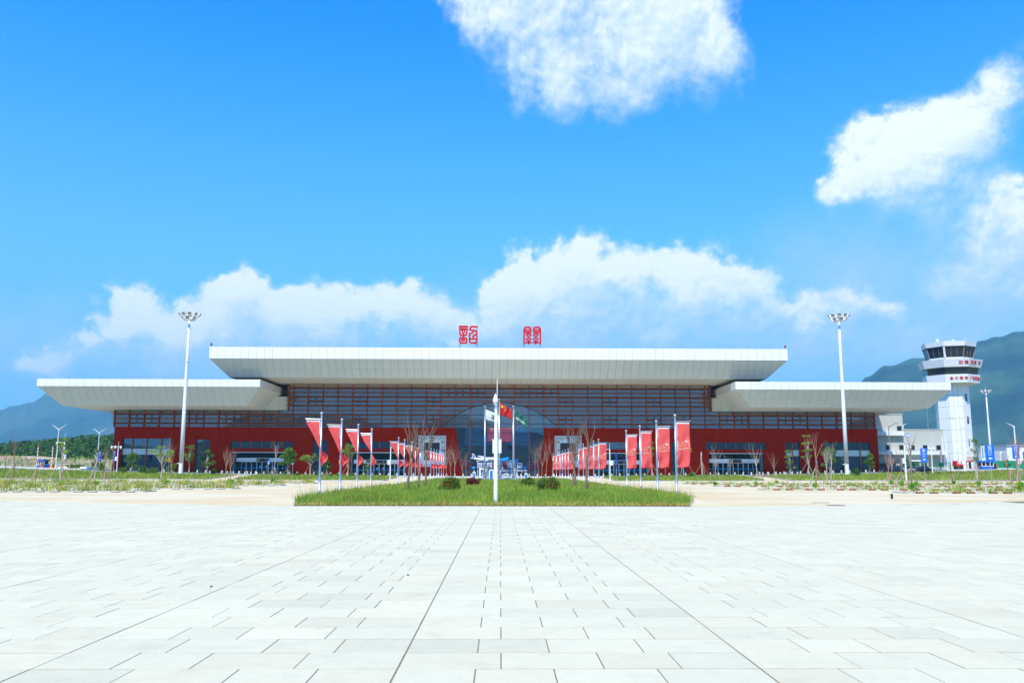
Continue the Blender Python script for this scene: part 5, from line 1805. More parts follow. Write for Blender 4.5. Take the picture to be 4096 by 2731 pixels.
L_GREEN = [(1.0, 1.0, 1.0), (.8, .9, .9), (1.25, 1.15, .9)]
L_LIGHT = [(1.8, 1.4, 1.1), (1.5, 1.25, 1.0), (2.2, 1.6, 1.2)]
L_DARK = [(.55, .65, .75), (.7, .8, .8), (.9, .95, .8)]
L_BRIGHT = [(1.9, 1.9, .7), (1.5, 1.7, .7), (2.4, 2.1, .9)]
L_OLIVE = [(1.3, .95, .8), (1.0, .85, .7), (1.6, 1.2, .9)]
GI = 'bare pruned trees on the grass island'
for i, (px, b, tp_, Y, fk, nb_, th, sp, lab) in enumerate([
    (1636, 1960, 1686, 66, .48, 5, 1.3, .22, 'tall dark bare tree, the nearest on the left side of the island'),
    (1674, 1950, 1706, 76, .52, 6, 1.2, .2, 'dark bare tree standing just right of the tallest one on the left of the island'),
    (1703, 1945, 1692, 84, .42, 9, 1.2, .3, 'bare tree with a fan of long pale twigs before the left wall screen'),
    (1800, 1915, 1790, 128, .45, 8, .9, .3, 'slim bare tree between the left wall screen and the glass opening'),
    (1819, 1915, 1796, 134, .5, 8, .9, .3, 'slim pale bare tree at the left edge of the glass opening'),
    (1848, 1912, 1812, 142, .4, 7, .8, .25, 'small bare tree on the left beside the model aeroplane'),
    (1866, 1912, 1808, 145, .5, 8, .8, .3, 'small bushy bare tree left of the blue sign building shapes'),
    (1788, 1916, 1783, 120, .5, 6, .9, .2, 'slim bare tree before the right part of the left wall screen'),
    (2349, 1962, 1690, 66, .60, 4, 1.4, .25, 'tall dark crooked bare tree, the nearest on the right side of the island'),
    (2288, 1950, 1760, 78, .45, 9, 1.1, .35, 'short bare tree before the right wall screen'),
    (2303, 1945, 1697, 84, .5, 11, 1.3, .32, 'tall bare tree with a dense fan of twigs before the right wall screen'),
    (2209, 1920, 1761, 118, .47, 5, 1.0, .12, 'narrow bare tree at the left edge of the right wall screen'),
    (2184, 1915, 1775, 128, .5, 7, .9, .3, 'slim bare tree at the right slanted edge of the glass opening'),
    (2171, 1914, 1770, 134, .4, 9, .9, .3, 'bushy bare tree in front of the right slanted edge of the glass opening'),
    (2154, 1912, 1782, 140, .45, 9, .9, .25, 'bare tree in front of the right part of the glass opening'),
    (2136, 1912, 1785, 144, .45, 9, .8, .25, 'low bushy bare tree right of the welcome board')]):
    bare_tree(px, b, tp_, Y, lab, 40 + i, GI, M_BARKP if i in (4,) else (M_BARK if Y < 100 else M_BARKR), fk, nb_, sp, 0, th * (1 if Y < 100 else .7))

GV = 'young trees planted before the terminal'
def bt(px, b, tp_, Y, lab, seed, bark=M_BARKR, fk=.5, nb=6, sp=.25, stk=1, th=.9, lean=0):
    return bare_tree(px, b, tp_, Y, lab, seed, GV, bark, fk, nb, sp, stk, th, None, lean)
bt(19, 1892, 1805, 150, 'thin dark bare tree at the left edge of the picture', 1, M_BARK, .7, 4, .3, 0)
bt(49, 1905, 1745, 118, 'bare tree with a faint fan of twigs left of the toll booth', 2, M_BARK, .55, 8, .25, 1)
bt(143, 1909, 1815, 112, 'small forked bare tree in front of the left toll booth', 3, M_BARK, .7, 4, .5, 1)
bt(420, 1908, 1795, 130, 'fuzzy brown bare tree right of the blue road sign', 6, M_BARKR, .45, 9, .2, 1)
bt(446, 1905, 1790, 135, 'thin bare tree before the left corner of the red wall', 7, M_BARKR, .6, 3, .12, 1)
bt(685, 1913, 1777, 132, 'bare reddish tree at the right end of the large left window', 10, M_BARKR, .45, 9, .2, 1)
bt(903, 1905, 1794, 150, 'bare reddish tree before the wall left of entrance 4', 13, M_BARKR, .4, 9, .3, 0)
bt(921, 1918, 1806, 138, 'bare reddish tree with a leafy foot at the left side of entrance 4', 14, M_BARKR, .4, 7, .25, 1)
bt(1096, 1912, 1782, 136, 'bare thin tree in front of the right half of entrance 4', 15, M_BARKP, .6, 7, .15, 1)
bt(2811, 1906, 1802, 160, 'thick cut bare trunk left of entrance 1', 16, M_BARKP, .93, 3, .3, 1, 2.0)
bt(2863, 1916, 1800, 145, 'bare tree on orange stakes before the left side of entrance 1', 17, M_BARKP, .4, 8, .3, 2)
bt(3031, 1922, 1793, 132, 'bare tree with long upright twigs before the right side of entrance 1', 18, M_BARKP, .5, 7, .3, 1)
bt(3104, 1918, 1820, 140, 'small bare tree with curled twigs right of entrance 1', 19, M_BARKR, .5, 7, .35, 1)
bt(3263, 1926, 1738, 112, 'tall bare tree with a few long twigs before the right part of the red wall', 20, M_BARKR, .5, 5, .25, 1)
bt(3309, 1918, 1790, 118, 'bare pale tree in front of the large right window', 21, M_BARKP, .45, 8, .2, 1)
bt(3323, 1918, 1785, 122, 'second bare pale tree in front of the large right window', 22, M_BARKP, .55, 4, .2, 0)
bt(3381, 1886, 1800, 178, 'bare leaning tree half hidden by the right floodlight mast', 23, M_BARKP, .5, 6, .45, 0)
bt(3553, 1912, 1815, 125, 'fuzzy bare tree right of the red wall corner', 24, M_BARKR, .45, 8, .3, 1)
bt(3568, 1930, 1812, 106, 'bare tree in front of the parked dark car by the wall', 25, M_BARKR, .55, 8, .3, 1)
bt(3605, 1938, 1810, 98, 'bare tree in front of the parked silver car', 26, M_BARK, .6, 8, .3, 1)
bt(3648, 1941, 1752, 88, 'tall bare tree on wide stakes before the office block', 27, M_BARK, .62, 4, .2, 2, 1.2)
bt(3728, 1894, 1812, 150, 'thin bare tree at the right end of the office block', 28, M_BARKR, .5, 5, .3, 0)
bt(3810, 1911, 1828, 122, 'small forked bare tree at the foot of the control tower', 29, M_BARK, .5, 3, .5, 1)
bt(3837, 1900, 1826, 135, 'small forked bare tree in front of the red fire box', 30, M_BARK, .55, 4, .5, 1)
bt(4046, 1918, 1800, 115, 'leaning bare tree beside the round no parking sign', 31, M_BARKR, .6, 5, .3, 1, .9, -.5)
bt(4080, 1934, 1715, 92, 'tall sparse tree in front of the right exit sign', 32, M_BARKR, .5, 7, .25, 1)
bt(2700 + 222, 1885, 1822, 170, 'thin bare tree seen before the glass doors of entrance 1', 33, M_BARKP, .5, 5, .3, 0)

def lt_(px, b, tp_, w, cb, Y, lab, seed, pal, **k):
    return leafy_tree(px, b, tp_, w, cb, Y, lab, seed, pal, GV, **k)
lt_(241, 1933, 1750, 62, 1830, 96, 'sparse leafy tree with a green tuft before the left dirt bank', 50, L_LIGHT, stk=1, per=26, lumps=8, size=.13)
lt_(377, 1921, 1788, 34, 1850, 108, 'thin tree with few yellow leaves beside the blue road sign', 51, L_OLIVE, stk=1, per=18, lumps=8, size=.12)
lt_(526, 1887, 1812, 74, 1872, 182, 'round dark green tree before the large left window', 52, L_GREEN, stk=1, per=90, lumps=16)
lt_(645, 1919, 1765, 104, 1850, 118, 'light green spreading tree with a cut bare top before the large left window', 53, L_LIGHT, per=45, lumps=13, size=.14, shape='spread', flat=.35)
lt_(756, 1890, 1778, 80, 1850, 178, 'yellow green open tree beside the left floodlight mast', 54, L_OLIVE, per=42, lumps=14, size=.18, flat=.5)
lt_(827, 1893, 1800, 72, 1868, 178, 'dense dark green tree before the narrow left window', 55, L_DARK, per=100, lumps=16, size=.18)
lt_(1150, 1903, 1784, 60, 1862, 165, 'tall dense green tree on stakes at the right side of entrance 4', 56, L_GREEN, stk=1, per=120, lumps=20, size=.16, shape='column')
lt_(1238, 1908, 1810, 80, 1852, 160, 'light green low spreading tree right of entrance 4', 57, L_LIGHT, stk=1, per=50, lumps=12, size=.16, shape='spread', flat=.5)
lt_(1307, 1903, 1840, 46, 1886, 158, 'short dark green tree behind the first banner pole', 58, L_DARK, stk=1, per=90, lumps=10)
lt_(1391, 1910, 1774, 78, 1848, 150, 'light green tree behind the second banner pole', 59, L_LIGHT, stk=1, per=46, lumps=13, size=.14)
lt_(1468, 1903, 1830, 50, 1886, 165, 'short dark green tree in front of entrance 3', 60, L_DARK, stk=1, per=90, lumps=11)
lt_(2609, 1912, 1765, 22, 1848, 150, 'narrow yellow green column shaped tree between two banners', 61, L_BRIGHT, stk=1, per=110, lumps=12, size=.13, shape='column', bark=M_BARKP)
lt_(2735, 1912, 1780, 84, 1815, 158, 'tree with two green tufts behind the nearest right banner', 62, L_LIGHT, stk=1, per=50, lumps=9, size=.14, shape='spread')
lt_(3160, 1905, 1792, 44, 1880, 160, 'green tiered tree on stakes before the narrow right window', 63, L_LIGHT, stk=1, per=80, lumps=16, size=.15, shape='tiers', flat=.4)
lt_(3234, 1908, 1730, 62, 1838, 155, 'tall light green tree with flat leaf tiers before the right red wall', 64, L_LIGHT, stk=1, per=50, lumps=15, size=.15, shape='tiers', flat=.3)
lt_(3322, 1890, 1786, 72, 1876, 172, 'broad dark green tree before the large right window', 65, L_GREEN, stk=1, per=110, lumps=18, size=.18)
lt_(3481, 1890, 1816, 60, 1876, 178, 'round green tree at the right end of the large right window', 66, L_GREEN, stk=1, per=100, lumps=15, size=.16)
lt_(3908, 1915, 1745, 46, 1850, 108, 'tall fuzzy tree with small leaves right of the control tower', 67, L_OLIVE, stk=2, per=30, lumps=14, size=.10, shape='round')
lt_(4030, 1886, 1838, 26, 1876, 180, 'small dark green tree before the right green fence', 68, L_DARK, per=70, lumps=9)

# shrubs
def bush(px, base_py, w_px, h_px, Y, label, seed, pal, group, per=70, size=.12, name='bush', lumps=None, base_z=None):
    r_ = random.Random(seed)
    x = ax(px, Y, base_py); zb = gh(x, Y) + .04 if base_z is None else base_z
    W, H = w_px / F_PX * Y / 2, h_px / F_PX * Y
    t = thing(name, label, 'bush', (x, Y, zb), 0, group)
    cs, rs = [], []
    lumps = lumps or 18
    for i in range(lumps):
        a = r_.uniform(0, 2 * PI); rr = W * .68 * math.sqrt(r_.random()); v = r_.random()
        cs.append((math.cos(a) * rr, math.sin(a) * rr, H * (.2 + .68 * v * (1 - .7 * (rr / W) ** 2)))); rs.append(min(W, H) * r_.uniform(.3, .45))
    V, F, T = leaf_cloud(cs, rs, per, size, pal, .9, seed)
    o = new_obj('foliage', np_mesh('foliage', V, F, M_LEAF, T), t); o['kind'] = 'stuff'
    mb = MB()
    for c in cs[:8]: mb.tube([(c[0] * .2, c[1] * .2, -.05), (c[0] * .8, c[1] * .8, c[2])], [.03, .01], 4, False)
    mb.build('stems', M_BARK, t)
    return t
GB = 'clipped bushes on the grass island'
L_WARM = [(1.7, 1.0, .9), (1.1, .95, .8), (.8, .8, .7), (2.6, .9, 1.0), (1.3, 1.15, .8)]
L_MAROON = [(1.5, .16, .5), (2.1, .2, .7), (1.0, .12, .4)]
bush(1798, 1968, 100, 62, 62, 'rounded green bush with reddish tips on the island left of the camera pole', 70, L_WARM, GB, 150, .075, lumps=30)
bush(1890, 1940, 64, 38, 84, 'dark maroon bush on the island left of the camera pole', 71, L_MAROON, GB, 120, .08, lumps=20)
bush(2190, 1970, 110, 64, 62, 'larger rounded green bush on the island right of the camera pole', 72, L_WARM, GB, 150, .075, lumps=32)
bush(2110, 1940, 70, 44, 84, 'smaller rounded green bush beside the big letter A', 73, L_WARM, GB, 120, .08, lumps=20)
bush(1895, 1918, 74, 16, 118, 'low green hedge clump at the foot of the big letter D', 74, L_GREEN, GB, 70, .1, lumps=14)
bush(1625 + 85, 1978, 60, 20, 58, 'bright green creeping plant on the island before the bare trees on the left', 75, L_BRIGHT, GB, 40, .08, lumps=14)
bush(2262, 1975, 70, 22, 58, 'bright green creeping plant on the island before the bare trees on the right', 76, L_BRIGHT, GB, 40, .08, lumps=14)
GS = 'shrubs along the verge'
for i, (px, b, w, h, Y, lab, pal) in enumerate([
    (492, 1892, 36, 28, 180, 'round olive shrub at the left end of the large left window', L_OLIVE),
    (570, 1893, 42, 30, 178, 'round dark green shrub before the large left window', L_DARK),
    (616, 1892, 34, 34, 182, 'olive shrub right of the round dark one', L_OLIVE),
    (684, 1892, 46, 46, 184, 'tall olive shrub at the right end of the large left window', L_OLIVE),
    (600, 1898, 60, 16, 172, 'low bright green hedge before the large left window', L_GREEN),
    (855, 1895, 26, 28, 180, 'small olive shrub left of entrance 4', L_OLIVE),
    (1188, 1902, 30, 16, 170, 'low dark shrub right of entrance 4', L_DARK),
    (1270, 1902, 26, 18, 170, 'dark shrub left of the first banner pole', L_DARK),
    (1318, 1904, 26, 17, 166, 'low green shrub right of the first banner pole', L_GREEN),
    (1355, 1904, 26, 17, 166, 'low green shrub beside the second banner pole', L_GREEN),
    (1408, 1904, 28, 18, 166, 'round green shrub left of entrance 3', L_GREEN),
    (1523, 1905, 30, 10, 165, 'flat dark green shrub before entrance 3', L_DARK),
    (2572, 1904, 24, 18, 166, 'round green shrub at the right side of entrance 2', L_GREEN),
    (2636, 1904, 28, 18, 166, 'round green shrub left of the blue sign post', L_GREEN),
    (2768, 1904, 34, 22, 166, 'rounded green shrub right of the nearest right banner', L_GREEN),
    (2808, 1904, 46, 14, 164, 'low green shrub at the foot of the cut trunk', L_GREEN),
    (2912, 1905, 24, 14, 164, 'low round shrub before entrance 1', L_GREEN),
    (3268, 1902, 34, 30, 168, 'round green shrub left of the large right window', L_DARK),
    (3427, 1900, 38, 34, 168, 'dark green ball shaped shrub right of the right floodlight mast', L_DARK),
    (390, 1886, 70, 40, 200, 'brown green bushes at the foot of the left blue sign', L_OLIVE),
    (300, 1880, 90, 18, 225, 'low green bushes behind the left camera pole', L_GREEN)]):
    bush(px, b, w, h, Y, lab, 100 + i, pal, GS, 60, .16, 'shrub')
GW = 'bright leafy weeds on the planting strips'
for i, (px, b, w, h, Y, lab) in enumerate([
    (240, 1948, 22, 14, 86, 'bright green weed at the foot of the sparse tree on the left'),
    (385, 1942, 26, 20, 90, 'green weed beside the trunk of the thin yellow leaved tree'),
    (660, 1940, 36, 24, 92, 'large bright green weed before the left floodlight mast'),
    (918, 1935, 40, 26, 95, 'green weed around the bare tree left of the path to entrance 4'),
    (1092, 1925, 30, 24, 108, 'bright yellow green weed at the foot of the bare tree before entrance 4'),
    (2862, 1934, 22, 16, 98, 'bright green weed at the orange stakes'),
    (3025, 1936, 20, 16, 95, 'bright green weed right of the path to entrance 1'),
    (3106, 1928, 18, 14, 108, 'small bright weed under the curled bare tree'),
    (3261, 1948, 22, 24, 84, 'green weed at the foot of the tall bare tree on the right'),
    (3566, 1932, 20, 20, 104, 'bright weed under the bare tree before the dark car'),
    (3605, 1944, 28, 26, 92, 'yellow green weed on the third strip before the silver car'),
    (3658, 1966, 44, 40, 71, 'tall leafy weed on the front strip before the office block'),
    (3815, 1932, 14, 18, 104, 'small bright weed at the control tower foot'),
    (3912, 1946, 32, 30, 88, 'large yellow green weed under the fuzzy tree'),
    (4082, 1958, 46, 38, 72, 'large green weed at the right edge of the picture'),
    (1935, 1940, 4, 4, 100, 'tiny weed by the flagpoles')][:15]):
    bush(px, b, w, h, Y, lab, 150 + i, L_BRIGHT, GW, 44, .09, 'leafy_weed', 10)
# dark red clipped hedge before the office block
hp = thing('hedge', 'dark brown red clipped hedge before the office block', 'hedge', (0, 0, 0))
cs = [(ax(3700 + 15 * i, 168, 1890), 168 + (i % 3) * .6, gh(75, 168) + .5) for i in range(28)]
V, F, T = leaf_cloud(cs, [.55] * len(cs), 60, .12, [(.9, .3, .7), (.6, .35, .6), (.7, .6, .7)], .8, 5)
o = new_obj('foliage', np_mesh('foliage', V, F, M_LEAF, T), hp); o['kind'] = 'stuff'
# pink flowers along the path to entrance 1
pf = thing('flower_bed', 'low pink flowers edging the path right of entrance 1', 'flowers', (0, 0, 0))
cs = [(ax(3003 + 3.5 * i, 184, 1900), 184 - .3 * i, gh(52, 184) + .22) for i in range(16)]
V, F, T = leaf_cloud(cs, [.4] * len(cs), 40, .09, [(5.5, .35, 5.0), (4.0, .4, 3.5), (1, 1, 1)], .5, 6)
o = new_obj('foliage', np_mesh('foliage', V, F, M_LEAF, T), pf); o['kind'] = 'stuff'

# ================================================================ street lamps, signs
def street_lamp(px, top_py, Y, arms, label, H2=.5):
    x = ax(px, Y, 1850); zb = gh(x, Y); k = Y / F_PX
    H = az(px, top_py, Y) - zb
    t = thing('street_lamp', label, 'street lamp', (x, Y, zb), 0, 'white street lamps')
    MB().lathe([(.2, -.2), (.16, 1.2), (.09, H - .1)], 8).build('pole', M_WHITE, t)
    for a, rise in arms:
        e = (a * k * .72, 0, H + rise * k)
        MB().tube([(0, 0, H - .5), (a * k * .15, 0, H - .1), e], [.1, .09, .05], 6).build('arm', M_WHITE, t)
        s = 1 if a > 0 else -1
        MB().hexa([(e[0], -.16, e[2] - .05), (a * k, -.16, e[2] + .12), (a * k, .16, e[2] + .12), (e[0], .16, e[2] - .05),
                   (e[0], -.16, e[2] + .07), (a * k, -.16, e[2] + .2), (a * k, .16, e[2] + .2), (e[0], .16, e[2] + .07)]).build('lamp_head', M_GREY, t)
street_lamp(225, 1712, 225, [(-36, 12), (38, 14)], 'white street lamp with two arms behind the left toll booth')
street_lamp(389, 1726, 265, [(-33, 11), (34, 12)], 'farther white street lamp with two arms beside the left blue sign')
street_lamp(3563, 1702, 205, [(40, 9)], 'grey street lamp with one arm beside the right corner of the red wall')
street_lamp(3622, 1698, 262, [(18, 3)], 'small street lamp head showing above the tall part of the office block')
street_lamp(3856, 1686, 188, [(-42, 12), (38, 14)], 'white street lamp with two arms in front of the control tower')
street_lamp(3887, 1722, 225, [(-32, 8)], 'white street lamp with one arm at the right of the control tower')
street_lamp(4068, 1700, 150, [(-34, 6)], 'white street lamp with one arm at the right edge of the picture')

def board(px0, px1, y0, y1, post_py, Y, label, kind='exit', m=None, arrow=0):
    x0, x1 = ax(px0, Y, (y0 + y1) / 2), ax(px1, Y, (y0 + y1) / 2)
    z0, z1 = az(px0, y1, Y), az(px0, y0, Y)
    cx_ = (x0 + x1) / 2; zb = gh(cx_, Y)
    t = thing('road_sign', label, 'road sign', (cx_, Y, zb), 0, 'blue road signs')
    w, h = x1 - x0, z1 - z0
    z0 -= zb; z1 -= zb
    MB().tube([(0, .06, -.3), (0, .06, z1 - .1)], .06, 8).build('post', M_STEEL, t)
    b = MB().box(-w / 2, w / 2, -.02, .02, z0, z1).build('sign_board', m or mat('exit_sign_blue', (0.0, .13, .72), .45, .02), t)
    if kind == 'exit':
        for i, (ch, sz, v) in enumerate((('出', .40, .16), ('口', .36, .40), ('EXIT', .16, .60))):
            text(ch, w * sz * 1.25, .006, M_WHITE, 'lettering', b, (0, -.028, z1 - h * v))
        zc = z1 - h * .82; s = w * .16
        MB().prism([(-s * 1.3, zc), (-s * .1, zc + s), (-s * .1, zc + s * .35), (s * 1.3, zc + s * .35), (s * 1.3, zc - s * .35), (-s * .1, zc - s * .35), (-s * .1, zc - s)][::-1], -.03, -.021).build('arrow', M_WHITE, b)
    elif kind == 'parking':
        for i, v in enumerate((.16, .36, .56)):
            text('出口P'[i] if i < 3 else '', w * .5, .006, M_WHITE, 'lettering', b, (0, -.028, z1 - h * v))
    elif kind == 'crossing':
        MB().prism([(-w * .34, z0 + h * .25), (w * .34, z0 + h * .25), (0, z1 - h * .12)], -.03, -.021).build('triangle', M_WHITE, b)
        MB().tube([(0, -.035, z1 - h * .35), (0, -.035, z0 + h * .45), (-w * .12, -.035, z0 + h * .3)], .03, 4).build('walking_figure', M_DARK, b)
        MB().box(-w * .34, w * .34, -.03, -.021, z0 + h * .06, z0 + h * .14).build('caption_line', M_WHITE, b)
    return t
board(3682, 3709, 1792, 1848, 1905, 130, 'blue exit sign with white characters before the office block')
board(3942, 3977, 1779, 1844, 1903, 118, 'largest blue exit sign with white characters in front of the blue booth')
board(4049, 4077, 1782, 1834, 1903, 126, 'blue exit sign behind the tall sparse tree, above the round no parking sign')
board(4092, 4122, 1806, 1842, 1903, 130, 'blue exit sign cut by the right edge of the picture')
board(392, 405.6, 1804, 1843, 1884, 192, 'dark blue sign board on a post right of the far left street lamp', 'exit', mat('deep_sign_blue', (.01, .04, .30), .5, .02))
board(451, 464, 1801, 1846, 1884, 186, 'dark blue sign board at the left corner of the red wall', 'exit', mat('deep_sign_blue', (.01, .04, .30), .5, .02))
board(1071, 1079, 1839, 1856, 1896, 194, 'small blue pedestrian crossing sign before the doors of entrance 4', 'crossing')
board(1166, 1176, 1839, 1856, 1896, 194, 'small blue pedestrian crossing sign right of entrance 4', 'crossing')
board(2462, 2468, 1811, 1870, 1921, 138, 'narrow dark blue sign seen edge on before entrance 2', 'none', mat('deep_sign_blue', (.01, .04, .30), .5, .02))
board(2659, 2663, 1848, 1866, 1903, 165, 'small dark blue sign seen edge on between two banners', 'none', mat('deep_sign_blue', (.01, .04, .30), .5, .02))
board(3268, 3272, 1840, 1858, 1903, 165, 'small dark blue sign seen edge on before the right red wall', 'none', mat('deep_sign_blue', (.01, .04, .30), .5, .02))
for px, py, Y, lab in ((675, 1818, 178, 'round blue sign over an orange plate beside the bare reddish tree'), (1360, 1826, 166, 'round blue sign over an orange plate behind the second banner pole')):
    x = ax(px, Y, 1850); zb = gh(x, Y)
    t = thing('road_sign', lab, 'road sign', (x, Y, zb), 0, 'round blue signs with orange plates')
    zc = az(px, py, Y) - zb; k = Y / F_PX
    MB().tube([(0, .06, -.2), (0, .06, zc + .3)], .05, 8).build('post', M_STEEL, t)
    MB().prism([(8 * k * math.cos(2 * PI * q / 16) * .55, zc + 9 * k * math.sin(2 * PI * q / 16)) for q in range(16)], -.02, .02).build('disc', mat('deep_sign_blue', (.01, .04, .30), .5, .02), t)
    MB().prism([(5 * k * math.cos(2 * PI * q / 16) * .5, zc + 6 * k * math.sin(2 * PI * q / 16)) for q in range(16)], -.03, -.021).build('disc_ring', M_BLUE, t)
    MB().box(-4.5 * k, 4.5 * k, -.02, .02, zc - 28 * k, zc - 11 * k).build('plate', M_ORANGE, t)
# round no parking sign and the round sign with a 2
x = ax(4065, 126, 1847); Y = 125.2; zb = gh(x, Y); k = Y / F_PX; zc = az(4065, 1847, Y) - zb
t = thing('road_sign', 'round red ringed sign with a crossed black arrow under the right exit sign', 'road sign', (x, Y, zb))
MB().tube([(0, .08, -.2), (0, .08, zc)], .05, 8).build('post', M_STEEL, t)
MB().prism([(10.5 * k * math.cos(2 * PI * q / 24), zc + 10.5 * k * math.sin(2 * PI * q / 24)) for q in range(24)], 0, .03).build('ring', M_RED, t)
MB().prism([(8.2 * k * math.cos(2 * PI * q / 24), zc + 8.2 * k * math.sin(2 * PI * q / 24)) for q in range(24)], -.012, -.001).build('disc', M_WHITE, t)
MB().tube([(-2.5 * k, -.03, zc - 5 * k), (-1.5 * k, -.03, zc), (3.5 * k, -.03, zc + 3.5 * k)], 1.1 * k, 5).build('arrow', M_DARK, t)
MB().tube([(-6.5 * k, -.06, zc + 5.5 * k), (6.5 * k, -.06, zc - 5.5 * k)], .8 * k, 5).build('slash', M_RED, t)
x = ax(3632, 150, 1741); Y = 150; zb = gh(x, Y); k = Y / F_PX; zc = az(3632, 1741, Y) - zb
t = thing('number_sign', 'round white sign with a blue rim and the number 2 on a tall thin pole', 'sign', (x, Y, zb))
MB().tube([(.1, .08, -.2), (0, .08, zc)], .05, 8).build('post', M_GREY, t)
MB().prism([(9.3 * k * math.cos(2 * PI * q / 24), zc + 9.3 * k * math.sin(2 * PI * q / 24)) for q in range(24)], 0, .1).build('rim', M_BLUE, t)
MB().prism([(7.6 * k * math.cos(2 * PI * q / 24), zc + 7.6 * k * math.sin(2 * PI * q / 24)) for q in range(24)], -.02, -.001).build('disc', M_WHITE, t)
text('2', 15 * k, .01, M_BLUE, 'number', t, (0, -.04, zc), offset=.01)

# ---------------------------------------------------------------- cars
def car(px0, px1, Y, H, m, label, body='sedan', flip=1):
    x0, x1 = ax(px0, Y, 1875), ax(px1, Y, 1875); L = x1 - x0; cx_ = (x0 + x1) / 2; zb = gh(cx_, Y) + .02
    t = thing('parked_car', label, 'car', (cx_, Y, zb), 0 if flip > 0 else PI, 'cars parked before the office block')
    W = .88; h = L / 2
    low = [(-h, .32), (-h, .62), (-h * .93, .78), (-h * .5, .92), (h * .62, .95), (h * .96, .88), (h, .6), (h * .98, .3)]
    mb = MB(); mb.prism([(x, z) for x, z in low], -W, W); mb.build('body', m, t)
    if body == 'sedan': cab = [(-h * .50, .90), (-h * .12, H), (h * .38, H), (h * .72, .93)]
    else: cab = [(-h * .55, .90), (-h * .22, H), (h * .86, H - .06), (h * .97, .9)]
    def inset(p, y0, y1, s): pass
    b = len(cab)
    vs = [(x, -W * (.97 if z < 1 else .78), z) for x, z in cab] + [(x, W * (.97 if z < 1 else .78), z) for x, z in cab]
    MB().add(vs, [tuple(range(b)), tuple(range(2 * b - 1, b - 1, -1))] + [(i, i + b, (i + 1) % b + b, (i + 1) % b) for i in range(b)]).build('windows', mat('car_glass', (.015, .018, .025), .12, .02, spec=.8), t)
    top = [(cab[1][0] - .02, H), (cab[2][0] + .02, cab[2][1])]
    MB().hexa([(top[0][0], -W * .79, top[0][1] - .02), (top[1][0], -W * .79, top[1][1] - .02), (top[1][0], W * .79, top[1][1] - .02), (top[0][0], W * .79, top[0][1] - .02),
               (top[0][0] + .08, -W * .7, top[0][1] + .05), (top[1][0] - .08, -W * .7, top[1][1] + .05), (top[1][0] - .08, W * .7, top[1][1] + .05), (top[0][0] + .08, W * .7, top[0][1] + .05)]).build('roof', m, t)
    for xw in (-h * .62, h * .62):
        for yw in (-W + .02, W - .02):
            w = MB().tube([(xw, yw - .11, .32), (xw, yw + .11, .32)], .33, 14).build('tyre', mat('tyre_rubber', (.02, .02, .02), .8, .05), t)
            MB().tube([(xw, yw - .125, .32), (xw, yw + .125, .32)], .19, 10).build('rim', M_STEEL, w)
    for yh in (-.6, .6):
        MB().box(-h * .99, -h * .9, yh - .18, yh + .18, .6, .74).build('headlight', M_WHITE, t)
        MB().box(h * .95, h * 1.0, yh - .18, yh + .18, .66, .82).build('tail_light', M_RED, t)
    MB().box(-h * 1.005, -h, -.4, .4, .35, .5).build('number_plate', M_BLUE, t)
    MB().box(-h * .38, -h * .30, -W - .12, -W + .02, .93, 1.05).build('mirror', m, t)
    return t
M_CARD = mat('car_paint_dark', (.012, .014, .03), .18, .02, coat=1.0)
M_CARS = mat('car_paint_silver', (.35, .42, .52), .22, .02, metal=.5, coat=1.0)
car(3522, 3607, 186, 1.75, M_CARD, 'dark estate car parked nearest to the corner of the red wall', 'suv')
car(3612, 3668, 192, 1.45, M_CARS, 'silver blue sedan parked between two dark cars')
car(3649, 3729, 184, 1.5, mat('car_paint_black', (.005, .008, .02), .15, .02, coat=1.0), 'black sedan parked before the glass doors of the office block')
# dark van behind
x0, x1, Y = ax(3508, 215, 1865), ax(3577, 215, 1865), 215
zb = gh(x0, Y)
t = thing('parked_van', 'dark van standing behind the estate car at the corner of the red wall', 'van', ((x0 + x1) / 2, Y, zb))
h = (x1 - x0) / 2
MB().prism([(-h, .35), (-h, 1.2), (-h * .9, 2.25), (h * .96, 2.3), (h, 1.0), (h, .35)], -.95, .95).build('body', mat('van_grey', (.10, .10, .12), .3, .03, coat=.5), t)
MB().prism([(-h * .86, 1.3), (-h * .8, 2.05), (h * .9, 2.1), (h * .93, 1.25)], -.97, -.951).build('windows', mat('car_glass', (.015, .018, .025), .12, .02, spec=.8), t)
for xw in (-h * .65, h * .65): MB().tube([(xw, -.98, .36), (xw, -.7, .36)], .36, 12).build('tyre', mat('tyre_rubber', (.02, .02, .02), .8, .05), t)

# ---------------------------------------------------------------- office block
ob = thing('office_block', 'pale two part office block with small dark windows right of the terminal', 'building', (0, 0, 0))
YO = 228.0
def ox(px): return ax(px, YO, 1800)
def oz(py): return az(3650, py, YO)
zg = 1.0
MB().box(ox(3470), ox(3618), YO, YO + 16, zg, oz(1658)).build('tall_wing', M_CREAM, ob)
MB().box(ox(3618), ox(3781), YO + .6, YO + 16, zg, oz(1719)).build('low_wing', M_CREAM, ob)
MB().box(ox(3470) - .1, ox(3618) + .1, YO - .12, YO + 16.1, oz(1658), oz(1658) + .25).build('parapet', M_CREAM, ob)
MB().box(ox(3618) + .02, ox(3781) + .1, YO + .5, YO + 16.1, oz(1719), oz(1719) + .25).build('parapet', M_CREAM, ob)
